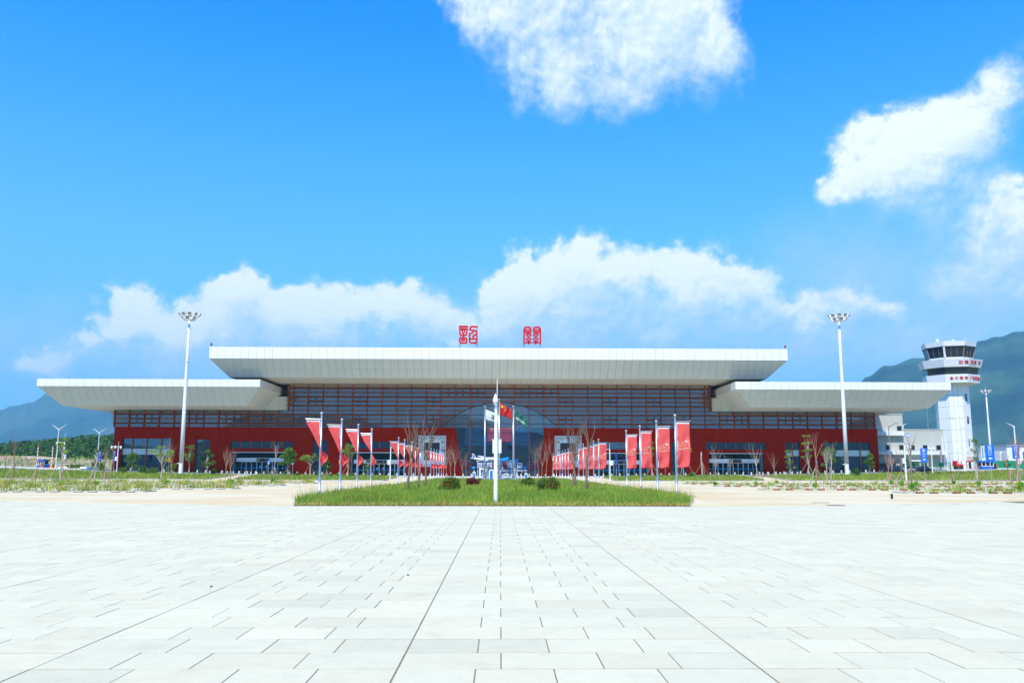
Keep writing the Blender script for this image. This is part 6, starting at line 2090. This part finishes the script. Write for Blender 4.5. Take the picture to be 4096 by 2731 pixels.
# white bands (deep eaves) with panels
for (a, b, y0, y1, dp_, nm) in ((3470, 3612, 1725, 1742, 1.2, 'eave'), (3470, 3778, 1804, 1818, 1.5, 'eave')):
    n = max(2, int((b - a) / 22))
    for i in range(n):
        MB().box(ox(a + (b - a) * i / n) + .02, ox(a + (b - a) * (i + 1) / n) - .02, YO - dp_, YO - .003, oz(y1), oz(y0)).build('eave_panel', M_ALU, ob)
def owin(px, py0, py1, w=17, y=YO, m=None, nm='window'):
    a, b = ox(px), ox(px + w)
    f = MB()
    z0, z1 = oz(py1), oz(py0)
    f.box(a - .1, b + .1, y - .06, y - .003, z0 - .1, z0).box(a - .1, b + .1, y - .06, y - .003, z1, z1 + .1).box(a - .1, a, y - .06, y - .003, z0, z1).box(b, b + .1, y - .06, y - .003, z0, z1)
    w_ = f.build(nm, M_GREY, ob)
    MB().box(a, b, y - .03, y - .003, z0, z1).build('pane', m or M_WPANE, w_)
    MB().box((a + b) / 2 - .03, (a + b) / 2 + .03, y - .05, y - .031, z0, z1).build('sash_bar', M_DARK, w_)
M_WPANE = mat('office_window_glass', (.02, .022, .03), .1, .05, spec=.6)
M_GPANE = mat('green_door_glass', (.02, .16, .10), .2, .1, spec=.6)
owin(3594, 1704, 1722)
for px in (3545, 3598): owin(px, 1780, 1798)
for px in (3646, 3697, 3751): owin(px, 1780, 1798, y=YO + .6)
owin(3604, 1852, 1868, 14, YO, M_GPANE)
owin(3646, 1846, 1876, 13, YO + .6, M_GPANE, 'door')
owin(3700, 1846, 1876, 17, YO + .6, M_GPANE, 'door')
owin(3755, 1848, 1866, 18, YO + .6, M_GPANE)
MB().hexa([(ox(3628), YO - 2.2, oz(1845)), (ox(3692), YO - 2.2, oz(1845)), (ox(3692), YO + .6, oz(1845)), (ox(3628), YO + .6, oz(1845)),
           (ox(3628), YO - 2.2, oz(1839)), (ox(3692), YO - 2.2, oz(1840)), (ox(3692), YO + .6, oz(1840)), (ox(3628), YO + .6, oz(1839))]).build('porch_roof', M_ALU, ob)
for px in (3660, 3690): MB().box(ox(px), ox(px) + .4, YO - 2, YO - 1.6, zg, oz(1845)).build('porch_post', M_CREAM, ob)
for px, y0 in ((3774, 1740), (3783, 1740), (3786, 1745)): MB().box(ox(px), ox(px) + .22, YO + .3, YO + .59, zg, oz(y0)).build('downpipe', M_WHITE, ob)
MB().box(ox(3640), ox(3650), YO + 3, YO + 5, oz(1719), oz(1715)).build('roof_unit', M_WHITE, ob)
MB().tube([(ox(3555), YO + 3, oz(1658)), (ox(3555), YO + 3, oz(1650))], .1, 5).build('roof_aerial', M_WHITE, ob)
MB().box(ox(3745), ox(3752), YO - 1.9, YO - 1.75, oz(1850), oz(1805)).build('grey_panel', M_GREY, ob)
# thin mast behind
x = ax(3712, 300, 1700)
t = thing('lightning_mast', 'thin pale mast rising behind the office block under the roof tip', 'mast', (x, 300, 0))
MB().lathe([(.3, 0), (.12, az(3709, 1634, 300))], 6).build('pole', M_STEEL, t)

# ---------------------------------------------------------------- control tower
YT = 262.0
xt = ax(3809, YT, 1600)
tw = thing('control_tower', 'white octagonal control tower with two ringed decks of red characters and a tilted glass cab', 'tower', (xt, YT, 0))
kf = F_PX / (YT - 7)
def tz(py): return az(3809, py, YT - 7)
A0 = R(-15)            # direction of the first face's outward normal, measured from facing the camera
def ring8(r0, z0, r1, z1, name, m, parent=tw, thick=.25, skip=()):
    """eight trapezoid wall pieces given by inner radii (apothems); each its own part"""
    for k in range(8):
        if k in skip: continue
        n_ = A0 + k * PI / 4
        def P(r, a, z):
            c = r / math.cos(PI / 8)
            return (c * math.sin(a), -c * math.cos(a), z)
        e = .006
        a, b = n_ - PI / 8, n_ + PI / 8
        pts = [P(r0, a, z0), P(r0, b, z0), P(r0 - thick, b, z0), P(r0 - thick, a, z0), P(r1, a, z1), P(r1, b, z1), P(r1 - thick, b, z1), P(r1 - thick, a, z1)]
        MB().hexa(pts).build(name, m, parent)
def disc8(r, z, name, m, th=.2):
    MB().vprism([(r / math.cos(PI / 8) * math.sin(A0 + (k + .5) * PI / 4), -r / math.cos(PI / 8) * math.cos(A0 + (k + .5) * PI / 4)) for k in range(7, -1, -1)], z, z + th).build(name, m, tw)
M_TWR = mat('tower_white_panel', (0.80, 0.80, 0.79), 0.45, 0.03, .6)
M_TGL = mat('tower_cab_glass', (0.025, 0.03, 0.035), 0.06, 0.05, .4, spec=.7)
AP = 4.45
zt1 = tz(1529)
disc8(AP - .05, -.5, 'shaft_core', M_GAP, zt1 + .5)
side = AP * 2 * math.tan(PI / 8)
rows = 8
for k in range(8):
    n_ = A0 + k * PI / 4
    nx_, ny_ = math.sin(n_), -math.cos(n_); tx_, ty_ = math.cos(n_), math.sin(n_)
    if k in (3, 4, 5): cols_ = 1
    else: cols_ = 3
    for c in range(cols_):
        for r_i in range(rows):
            u0, u1 = -side / 2 + side * c / cols_ + .025, -side / 2 + side * (c + 1) / cols_ - .025
            z0, z1 = zt1 * r_i / rows + .03, zt1 * (r_i + 1) / rows - .03
            q = []
            for (rr, z) in ((AP, z0), (AP, z1)):
                pass
            pts = [(nx_ * AP + tx_ * u0, ny_ * AP + ty_ * u0, z0), (nx_ * AP + tx_ * u1, ny_ * AP + ty_ * u1, z0), (nx_ * (AP - .06) + tx_ * u1, ny_ * (AP - .06) + ty_ * u1, z0), (nx_ * (AP - .06) + tx_ * u0, ny_ * (AP - .06) + ty_ * u0, z0)]
            pts += [(p[0], p[1], z1) for p in pts]
            MB().hexa(pts).build('shaft_panel', M_TWR, tw)
# shaft windows on the face turned 30 degrees
n_ = A0 + PI / 4
nx_, ny_, tx_, ty_ = math.sin(n_), -math.cos(n_), math.cos(n_), math.sin(n_)
for (y0, y1, u) in ((1574, 1604, -.45), (1665, 1694, -.35), (1755, 1784, -.3)):
    z0, z1 = az(3809, y1, YT - 4), az(3809, y0, YT - 4)
    def wp(u_, d): return (nx_ * (AP + d) + tx_ * u_, ny_ * (AP + d) + ty_ * u_)
    pts = [(*wp(u, .02), z0), (*wp(u + .95, .02), z0), (*wp(u + .95, .001), z0), (*wp(u, .001), z0)]
    pts += [(p[0], p[1], z1) for p in pts]
    MB().hexa(pts).build('window', M_TGL, tw)
# decks
zz = {k: tz(k) for k in (1529, 1496, 1466, 1436, 1427, 1384, 1363)}
disc8(7.2, zz[1529] - .02, 'deck_underside', M_SOFF, .15)
ring8(7.25, zz[1529], 7.55, zz[1496], 'deck_panel', M_TWR)
disc8(7.3, zz[1496] - .3, 'deck_floor', M_WALK, .2)
ring8(6.9, zz[1496] - .1, 7.2, zz[1466] + .1, 'deck_glass', M_TGL, skip=(2, 3))
disc8(4.6, zz[1496] - .1, 'inner_core', M_TWR, zz[1466] - zz[1496] + .3)
for k in (1.5, 2.5):
    a = A0 + k * PI / 4
    MB().tube([(7.4 * math.sin(a), -7.4 * math.cos(a), zz[1496] - .1), (7.9 * math.sin(a), -7.9 * math.cos(a), zz[1466] + .1)], .12, 6).build('deck_post', M_GREY, tw)
disc8(7.9, zz[1466] - .05, 'deck_ceiling', M_SOFF, .2)
ring8(7.9, zz[1466], 8.5, zz[1436], 'upper_deck_panel', M_TWR)
disc8(8.0, zz[1436] - .35, 'upper_deck_floor', M_WALK, .2)
ring8(5.9, zz[1436] - .3, 6.05, zz[1427] + .1, 'cab_base_panel', M_TWR)
ring8(6.05, zz[1427] + .1, 6.75, zz[1384], 'cab_glass', M_TGL, thick=.1)
for k in range(8):
    a = A0 + (k + .5) * PI / 4
    c0, c1 = 6.1 / math.cos(PI / 8), 6.8 / math.cos(PI / 8)
    w = .32 if k == 7 else .1
    MB().tube([(c0 * math.sin(a), -c0 * math.cos(a), zz[1427] + .05), (c1 * math.sin(a), -c1 * math.cos(a), zz[1384] + .05)], w, 6).build('cab_post', M_TWR if k == 7 else M_GREY, tw)
for k in range(8):
    n_ = A0 + k * PI / 4
    for s in (-1, 1):
        u = s * .85
        p0 = (6.12 * math.sin(n_) + math.cos(n_) * u, -6.12 * math.cos(n_) + math.sin(n_) * u, zz[1427] + .1); p1 = (6.8 * math.sin(n_) + math.cos(n_) * u, -6.8 * math.cos(n_) + math.sin(n_) * u, zz[1384])
        MB().tube([p0, p1], .035, 4).build('cab_glazing_bar', M_GREY, tw)
ring8(7.0, zz[1384], 7.3, zz[1363], 'cab_roof_panel', M_TWR)
disc8(7.1, zz[1384] - .02, 'cab_ceiling', M_DARK, .15)
disc8(7.2, zz[1363] - .2, 'cab_roof', M_WHITE, .15)
for px, t_, b_ in ((3746, 1344, 1366), (3753, 1341, 1366), (3790, 1350, 1362), (3862, 1345, 1362)):
    MB().tube([(ax(px, YT - 3, 1360) - xt, -3, zz[1363] - .1), (ax(px, YT - 3, 1360) - xt, -3, tz(t_))], .06, 5).build('aerial', M_WHITE, tw)
for px in (3750, 3811):
    MB().ball((ax(px, YT - 3, 1360) - xt, -3, zz[1363] + .5), .45, 8, 6).build('antenna_drum', M_WHITE, tw)
# red characters on both decks
def tower_text(s, k, r, z, size, u=0.0, tilt=0.0, sx=1.0):
    n_ = A0 + k * PI / 4
    c = (r * math.sin(n_) + math.cos(n_) * u, -r * math.cos(n_) + math.sin(n_) * u, z)
    return text(s, size, .03, M_RED, 'red_characters', tw, c, (PI / 2 - tilt, 0, n_), offset=.02, sx=sx)
zm = (zz[1466] + zz[1436]) / 2; tl = math.atan2(.6, zz[1436] - zz[1466])
tower_text('加 强', 0, 8.26, zm, 1.2, 2.0, -tl)
tower_text('党 建   争', 1, 8.26, zm, 1.2, 0.1, -tl)
tower_text('创 一 流', 2, 8.26, zm, 1.2, -1.0, -tl)
zm = (zz[1529] + zz[1496]) / 2; tl = math.atan2(.3, zz[1496] - zz[1529])
tower_text('全 力 推 动', 0, 7.48, zm, 1.05, .6, -tl)
tower_text('广东民航', 1, 7.48, zm, 1.2, .4, -tl)
tower_text('高质量发展', 2, 7.48, zm, 1.15, 0, -tl)

# ---------------------------------------------------------------- things at the far right
# red fire equipment box and red stair cage
Y = 205; zb = 1.6
def X(px, Y_=None): return ax(px, Y_ or Y, 1860)
def Z(py, Y_=None): return az(3850, py, Y_ or Y)
t = thing('fire_box', 'red framed equipment stand with a black front and white rails at the control tower foot', 'equipment stand', (X(3842), Y, 0))
c = X(3842)
MB().box(X(3824) - c, X(3860) - c, 0, 1.5, Z(1882), Z(1878)).build('base', M_RED, t)
MB().box(X(3826) - c, X(3858) - c, .1, 1.4, Z(1877.8), Z(1863)).build('dark_front', M_DARK, t)
MB().prism([(X(3823) - c, Z(1862.8)), (X(3860) - c, Z(1862.8)), (X(3860) - c, Z(1857)), (X(3832) - c, Z(1856)), (X(3830) - c, Z(1842)), (X(3824) - c, Z(1844))], 0, 1.5).build('body', M_RED, t)
for i in range(5): MB().box(X(3834 + i * 6) - c, X(3834 + i * 6) - c + .1, .05, .15, Z(1857), Z(1842)).build('rail', M_WHITE if i % 2 else M_RED, t)
MB().box(X(3846) - c, X(3853) - c, .3, .6, Z(1857), Z(1851)).build('white_box', M_WHITE, t)
t = thing('platform_stairs', 'red steel platform with a railing cage right of the control tower foot', 'stairs', (X(3885), Y, 0))
c = X(3885)
MB().box(X(3869) - c, X(3900) - c, 0, 2, Z(1846), Z(1842)).build('deck', M_RED, t)
for px in (3870, 3876, 3882, 3888): MB().box(X(px) - c, X(px) - c + .08, .05, .12, Z(1842), Z(1828)).build('railing_bar', M_RED, t)
MB().box(X(3870) - c, X(3889) - c, .04, .13, Z(1829), Z(1827)).build('handrail', M_RED, t)
for px, w in ((3882, 5), (3869, 2)): MB().box(X(px) - c, X(px + w) - c, .3, .7, Z(1884), Z(1846)).build('leg', M_RED if w < 3 else M_DARK, t)
MB().ball((X(3886) - c, .2, Z(1874)), .28, 8, 6).build('red_barrel', M_RED, t)
# toll booths
def booth(px0, px1, y_top, y_base, Y, label, roof_h=6):
    a, b = ax(px0, Y, 1860), ax(px1, Y, 1860); cx_ = (a + b) / 2; w = (b - a) / 2
    z0, zt = az(px0, y_base, Y), az(px0, y_top, Y)
    t = thing('toll_booth', label, 'booth', (cx_, Y, z0), 0, 'blue toll booths')
    h = zt - z0
    MB().box(-w, w, 0, 2, -.6, h * .42).build('lower_panel', mat('booth_blue', (.01, .10, .48), .45, .04), t)
    MB().box(-w * 1.1, w * 1.1, -.15, 2.15, h * .84, h).build('roof', mat('booth_blue', (.01, .10, .48), .45, .04), t)
    for x_ in (-w, -w * .35, w * .35, w - .12): MB().box(x_, x_ + .12, 0, .12, h * .42, h * .84).build('frame_post', M_WHITE, t)
    MB().box(-w, w, -.02, .1, h * .42, h * .47).build('window_sill', M_WHITE, t)
    MB().box(-w + .12, w - .12, .12, 1.9, h * .47, h * .83).build('window_glass', M_WPANE, t)
    return t
booth(3927, 3975, 1843, 1880, 200, 'blue and white toll booth behind the largest exit sign')
booth(153, 178, 1837, 1877, 208, 'blue toll booth at the left exit lane')
t = thing('barrier_cabinet', 'dark barrier cabinet with an orange edge right of the right toll booth', 'cabinet', (ax(3982, 200, 1870), 200, az(3982, 1882, 200)))
MB().box(-.35, .3, 0, .6, -.4, 1.6).build('body', M_DARK, t); MB().box(.305, .42, 0, .6, -.4, 1.5).build('orange_edge', M_ORANGE, t)
for px, lab in ((147, 'raised red and white barrier arm left of the blue booth'), (206, 'raised red and white barrier arm right of the blue booth')):
    Y = 206; x = ax(px, Y, 1860); z0 = az(px, 1878, Y); z1 = az(px, 1783, Y)
    t = thing('boom_barrier', lab, 'barrier', (x, Y, z0), 0, 'raised barrier arms at the left exit')
    n = 12; H = z1 - z0
    MB().box(-.3, .3, -.2, .2, -.5, 1.1).build('housing', M_ORANGE if px > 200 else M_GREY, t)
    for i in range(n): MB().box(-.09, .09, -.03, .03, 1.1 + (H - 1.1) * i / n, 1.1 + (H - 1.1) * (i + 1) / n).build('stripe_segment', mat('faded_red', (.62, .16, .13), .6, .05) if i % 2 else M_WHITE, t)
t = thing('ticket_counter', 'dark blue counter box between the two left barrier arms', 'counter', (ax(190, 207, 1870), 207, az(190, 1878, 207)))
MB().box(-.9, .9, 0, 1.2, -.5, 1.25).build('body', mat('deep_booth_blue', (.01, .04, .16), .5, .04), t); MB().box(-.95, .95, -.05, 1.25, 1.26, 1.33).build('lid', M_SBLUE, t)
t = thing('ticket_machine', 'narrow orange ticket machine before the left blue booth', 'ticket machine', (ax(165, 205, 1870), 205, az(165, 1878, 205)))
MB().box(-.18, .18, 0, .4, -.5, 1.5).build('body', M_ORANGE, t); MB().box(-.15, .15, -.02, -.001, .9, 1.35).build('screen', M_DARK, t)
# height limit frame near the right booth
t = thing('gantry_frame', 'white steel gantry frame rising left of the largest exit sign', 'frame', (ax(3935, 215, 1800), 215, 1.4))
c = ax(3935, 215, 1800); zt = az(3935, 1785, 215) - 1.4; zm_ = az(3935, 1832, 215) - 1.4
for px in (3925, 3935, 3946): MB().tube([(ax(px, 215, 1800) - c, 0, zm_), (ax(px, 215, 1800) - c, 0, zt)], .13, 6).build('upright', M_WHITE, t)
MB().box(ax(3924, 215, 1800) - c, ax(3955, 215, 1800) - c, -.1, .1, zm_ - .5, zm_).build('beam', M_WHITE, t)
MB().box(ax(3924, 215, 1800) - c, ax(3955, 215, 1800) - c, -.1, .1, zt - .1, zt + .1).build('beam', M_WHITE, t)
for px in (3925, 3954): MB().box(ax(px, 215, 1800) - c - .1, ax(px, 215, 1800) - c + .1, -.1, .1, -1, zm_ - .5).build('upright', M_WHITE, t)
# far sheds
def shed(px0, px1, y0, Y, label, m=None):
    a, b = ax(px0, Y, 1830), ax(px1, Y, 1830); z1 = az(px0, y0, Y)
    t = thing('shed', label, 'building', ((a + b) / 2, Y, 0)); w = (b - a) / 2
    MB().box(-w, w, 0, 20, -.3, z1).build('wall', m or M_WHITE, t)
    MB().box(-w - .4, w + .4, -.4, 20.4, z1, z1 + .5).build('roof_edge', M_GREY, t)
    MB().box(-w * .5, -w * .2, -.05, -.01, 2, 4.5).build('window', M_WPANE, t)
    MB().box(w * .2, w * .5, -.05, -.01, 2, 4.5).build('window', M_WPANE, t)
shed(4030, 4240, 1783, 330, 'long white shed behind the right exit signs')
shed(4002, 4031, 1790, 520, 'distant grey shed left of the white one', M_GREY)
t = thing('vent_pipe', 'bent white pipe standing before the distant grey shed', 'pipe', (ax(4000, 300, 1810), 300, 0))
MB().tube([(0, 0, 0), (0, 0, az(4000, 1812, 300)), (.3, 0, az(4000, 1809, 300)), (.9, 0, az(4000, 1809, 300))], .22, 8).build('pipe', M_WHITE, t)

# ---------------------------------------------------------------- green fences
def fence(px0, px1, y0, y1, Y, label, solid=False, name='mesh_fence'):
    a, b = ax(px0, Y, 1860), ax(px1, Y, 1860)
    t = thing(name, label, 'fence', (a, Y, 0), 0)
    z0, z1 = az((px0 + px1) / 2, y1, Y), az((px0 + px1) / 2, y0, Y)
    n = int((b - a) / 3.0)
    for i in range(n + 1):
        x = (b - a) * i / n
        MB().box(x - .08, x + .08, -.05, .05, z0 - 1, z1 + .15).build('post', M_GREENP, t)
        if i < n:
            mb = MB(); x2 = (b - a) * (i + 1) / n
            if solid:
                mb.box(x + .09, x2 - .09, -.02, .02, z0 - .4, z1)
            else:
                for z in (z0, (z0 + z1) / 2, z1): mb.box(x + .09, x2 - .09, -.02, .02, z - .05, z + .05)
                for k in range(1, 9): mb.box(x + (x2 - x) * k / 9 - .02, x + (x2 - x) * k / 9 + .02, -.019, .019, z0 + .051, z1 - .051)
            mb.build('fence_panel', M_GREENP, t)
    return t
fence(-120, 455, 1838, 1866, 285, 'long green wire fence with posts before the left dirt bank')
fence(3884, 4230, 1842, 1882, 262, 'long green fence of solid panels at the far right', True)
fence(3536, 3800, 1850, 1880, 222, 'green wire fence before the office block', False)

# ---------------------------------------------------------------- dirt bank, pale blocks, forest, hills
M_DIRT = mat('red_dirt', (0.42, 0.24, 0.14), 0.95, 0.22, .25, second=(.50, .36, .22))
xs = [-330 + i * 6 for i in range(44)]
sheet('dirt_bank', xs, [300, 315, 340, 365, 400], lambda x, y: -.4 + (6.4 + 1.2 * math.sin(x * .05) + .7 * math.sin(x * .17)) * smooth(300, 375, y) * smooth(-60, -95, -abs(x)) if False else -.4 + (6.6 + 1.0 * math.sin(x * .05) + .6 * math.sin(x * .17)) * smooth(298, 375, y), M_DIRT,
      'bare reddish dirt bank behind the left fence', 'dirt bank')
grass('undergrowth', [(-300, 300), (-90, 300), (-90, 372), (-300, 372)], 3500, .5, 1.0, .3, .7, YELLOWISH + GREEN, 'low scrub dotted over the left dirt bank', dz=0, lean=.6)
uo = bpy.data.objects['undergrowth']
co = np.zeros(len(uo.data.vertices) * 3); uo.data.vertices.foreach_get('co', co); co = co.reshape(-1, 3)
tt = np.clip((co[:, 1] - 298) / 77, 0, 1); co[:, 2] += -.4 + (6.6 + 1.0 * np.sin(co[:, 0] * .05) + .6 * np.sin(co[:, 0] * .17)) * tt * tt * (3 - 2 * tt) - ghv(co[:, 0], co[:, 1])
uo.data.vertices.foreach_set('co', co.ravel())
uo['category'] = 'scrub'
# grey road on the far left
strip_sheet('road', 200, 214, .02, M_ASPH, 'grey access road at the far left by the toll booth', 'road', -300, -95)
pb_ = thing('planter_stone', 'white round stone on the verge behind the left camera pole', 'stone', (ax(240, 205, 1870), 205, 1.9), 0, 'row of white stones on the far left verge')
MB().ball((0, 0, .12), .42, 8, 6, (1.3, .8, .7)).build('stone', M_WHITE, pb_)
for i, px in enumerate((250, 262, 328, 337, 346, 354, 362, 371)):
    copy_thing(pb_, (ax(px, 205, 1870), 205, 1.9), None, 'white round stone in the row on the far left verge')

def wood(name, x0, x1, y0, y1, zf, n, rad, label, pal, seed, per=26):
    r_ = np.random.default_rng(seed)
    cx_ = r_.uniform(x0, x1, n); cy_ = r_.uniform(y0, y1, n)
    cs = np.stack([cx_, cy_, np.array([zf(a, b) for a, b in zip(cx_, cy_)]) + rad * .8 + r_.uniform(-.6, 1.2, n) * rad * .45], 1)
    V, F, T = leaf_cloud([tuple(c) for c in cs], list(rad * r_.uniform(.6, 1.25, n)), per, rad * .36, pal, .9, seed)
    # trunks
    o = new_obj(name, np_mesh(name, V, F, M_LEAF, T))
    return tag(o, label, 'forest', None, 'stuff')
def wood_z(x, y):
    u = (x - ax(110, 480, 1850)) / 26.0
    v = (x - ax(420, 480, 1850)) / 40.0
    return -.3 + smooth(405, 500, y) * (6.0 + 6.5 * math.exp(-max(0, abs(u) - .3) ** 2 * 1.0) * 1.0 + 9.0 * math.exp(-(max(0, -v)) ** 2 * 3.0))
xs = [-460 + i * 10 for i in range(42)]
sheet('wooded_hill', xs, [400, 420, 440, 460, 480, 500, 540, 600], wood_z, mat('forest_floor', (.05, .07, .025), .95, .2, .2), 'low wooded hill behind the left dirt bank', 'hill')
F_PAL = [(.55, .62, .8), (.7, .75, .9), (.42, .5, .65), (.85, .85, .8)]
wood('forest', ax(-250, 500, 1850), -120, 405, 560, wood_z, 2600, 3.0, 'dense dark green pine wood on the low hill behind the left fence', F_PAL, 21, 30)
wood('forest', 210, 520, 520, 640, lambda x, y: 0 if True else 0, 420, 4.0, 'dark green tree belt behind the right green fence', F_PAL, 22, 26)

def mountain(name, az0, az1, dist, width, prof, label, m, seed, nx=320, ny=64, rough=1.0):
    """range of hills between two bearings; prof(px) gives the photograph row of its crest"""
    V, F = [], []
    r_ = np.random.default_rng(seed)
    ph = r_.uniform(0, 6, 12); an = r_.uniform(0, PI, 12)
    for j in range(ny + 1):
        v = j / ny
        d = dist - width + 2 * width * v
        for i in range(nx + 1):
            px = az0 + (az1 - az0) * i / nx
            dr = ray(px, 1700); b = math.atan2(dr.x, dr.y)
            x, y = d * math.sin(b), d * math.cos(b)
            dc = ray(px, prof(px)); crest = CAM_H + dist * dc.z / math.hypot(dc.x, dc.y)
            s = math.cos(PI * (v - .5)) ** 1.0
            rid = 0
            for k in range(12):
                f = (.0026 * 1.7 ** (k * .62)) * 3000 / dist
                rid += math.sin((x * math.cos(an[k]) + y * math.sin(an[k])) * f + ph[k]) / (1.25 ** k)
            z = crest * s ** .9 + rid * crest * .028 * rough * math.sin(PI * v)
            ed = min(1, i / 6, (nx - i) / 6)
            V.append((x, y, -4 + max(0, z + 4) * ed))
    for j in range(ny):
        for i in range(nx):
            a = j * (nx + 1) + i
            F.append((a, a + 1, a + nx + 2, a + nx + 1))
    me = bpy.data.meshes.new(name); me.from_pydata(V, [], F); me.materials.append(m)
    me.polygons.foreach_set('use_smooth', [True] * len(me.polygons))
    return tag(new_obj(name, me), label, 'mountain', None, 'structure')
def interp(tab):
    def f(px):
        if px <= tab[0][0]: return tab[0][1]
        for (a, b), (c, d) in zip(tab, tab[1:]):
            if px <= c: 
                t_ = (px - a) / (c - a); t_ = t_ * t_ * (3 - 2 * t_)
                return b + (d - b) * t_
        return tab[-1][1]
    return f
def hill_mat(name, a, b, sc):
    m = mat(name, a, .95, .42, sc, 0.0, second=b, spec=.1)
    t_ = m.node_tree; p = t_.nodes['Principled BSDF']
    bn = t_.nodes.new('ShaderNodeBump'); bn.inputs['Strength'].default_value = 1.0; bn.inputs['Distance'].default_value = 30.0
    g = [n for n in t_.nodes if n.type == 'NEW_GEOMETRY'][0]
    t_.links.new(noise(t_, g.outputs['Position'], sc * 1.2, 7.0, .68), bn.inputs['Height'])
    t_.links.new(bn.outputs[0], p.inputs['Normal'])
    return m
M_HILL = hill_mat('forested_slope', (.022, .06, .075), (.06, .12, .085), .02)  # forest green shifted to blue: part of the air's haze is painted in
M_HILLF = hill_mat('far_forested_slope', (.03, .07, .09), (.06, .10, .11), .012)  # bluer base too, distance haze put into the colour besides the volume
mountain('mountain', 3380, 4900, 4200, 1700, interp([(3380, 1680), (3480, 1530), (3560, 1490), (3690, 1462), (3800, 1450), (3880, 1418), (3960, 1398), (4020, 1376), (4096, 1348), (4300, 1290), (4600, 1340), (4900, 1600)]),
         'blue green forested mountain behind the control tower', M_HILL, 5)
mountain('mountain', -900, 700, 7000, 2000, interp([(-900, 1600), (-500, 1610), (-150, 1655), (0, 1656), (40, 1642), (60, 1640), (110, 1626), (200, 1582), (300, 1560), (450, 1600), (700, 1750)]),
         'pale blue hazy mountain ridge at the far left', M_HILLF, 6)
mountain('mountain', 60, 900, 6000, 1300, interp([(60, 1840), (130, 1810), (230, 1760), (330, 1690), (420, 1640), (520, 1600), (700, 1640), (900, 1800)]),
         'hazy blue green mountain slope between the left ridge and the terminal', M_HILLF, 7)
# hills on the far side of the plaza, behind the camera: they show only in the glass
V, F = [], []
for j in range(9):
    for i in range(121):
        b = R(95 + 170 * i / 120); d = 1500 + 150 * j
        crest = 115 + 45 * math.sin(i * .21) + 28 * math.sin(i * .53 + 1) + 14 * math.sin(i * 1.13)
        V.append((d * math.sin(b), d * math.cos(b), -4 + crest * math.sin(PI * j / 8) * min(1, i / 5, (120 - i) / 5)))
for j in range(8):
    for i in range(120):
        a = j * 121 + i; F.append((a, a + 1, a + 122, a + 121))
me = bpy.data.meshes.new('mountain'); me.from_pydata(V, [], F); me.materials.append(M_HILL)
tag(new_obj('mountain', me), 'wooded hills on the opposite side of the plaza', 'mountain', None, 'structure')

# ---------------------------------------------------------------- small things on the ground
t = thing('short_post', 'short dark blue post standing alone at the edge of the parking lot on the right', 'post', (ax(3568, 51.5, 1995), 51.5, 0))
zt = az(3568, 1982, 51.5)
MB().box(-.05, .05, -.05, .05, 0, max(.3, zt)).build('body', mat('post_dark_blue', (.01, .012, .05), .5, .04), t)
def G(px, py):
    d = ray(px, py); k = -CAM_H / d.z
    return d.x * k, d.y * k
x, y = G(3342, 2021)
t = thing('manhole_cover', 'dark round manhole cover in the plaza paving on the right', 'manhole cover', (x, y, .006))
MB().lathe([(.42, 0), (.42, .012), (.36, .014)], 20).build('lid', mat('iron_grey', (.10, .10, .095), .7, .1), t)
MB().lathe([(.47, 0), (.47, .006)], 20).build('frame', M_GREY, t)
x, y = G(3282, 2010)
t = thing('drain_grate', 'long dark drain slot where the plaza meets the parking lot on the right', 'drain', (x, y, .006))
MB().box(-.42, .42, -.12, .12, 0, .012).build('grate', mat('iron_grey', (.10, .10, .095), .7, .1), t)
M_PEB = mat('pebble_grey', (.12, .11, .11), .8, .1)
for px, py, lab in ((845, 2347, 'small dark pebble on the plaza slabs at lower left'), (1632, 2301, 'small dark pebble on the plaza slabs left of the centre')):
    x, y = G(px, py)
    t = thing('pebble', lab, 'pebble', (x, y, 0), 0, 'pebbles on the plaza')
    MB().ball((0, 0, .012), .018, 8, 6, (1.2, .9, .7)).build('stone', M_PEB, t)
# faint lane paint on the parking lot
lp = []
for i, (xa, xb, y) in enumerate([(-24, -22, 57), (-19.5, -17.5, 57), (-20, -18, 75), (17, 19, 57), (22, 24.4, 55), (14, 15.6, 75), (18, 20, 66), (13.5, 15, 90), (-15, -13.4, 90), (31, 37, 56.5)]):
    o = MB().box(xa, xb, y - .07, y + .07, .002, .006).build('lane_marking', mat('worn_road_paint', (.75, .74, .7), .8, .15, 4), bpy.data.objects['parking_lot'])

# ---------------------------------------------------------------- haze
HAZE = 0.000122
hb = MB().box(-9500, 9500, -4600, 9400, -6, 860).build('haze', None)
m = bpy.data.materials.new('haze_air'); m.use_nodes = True
t_ = m.node_tree; t_.nodes.remove(t_.nodes['Principled BSDF'])
pv = t_.nodes.new('ShaderNodeVolumePrincipled')
pv.inputs['Color'].default_value = (0.28, 0.76, 1.0, 1)
pv.inputs['Density'].default_value = HAZE
pv.inputs['Anisotropy'].default_value = 0.0
t_.links.new(pv.outputs[0], t_.nodes['Material Output'].inputs['Volume'])
hb.data.materials.append(m)
tag(hb, 'thin blue haze in the air over the whole valley', 'haze', None, 'stuff')
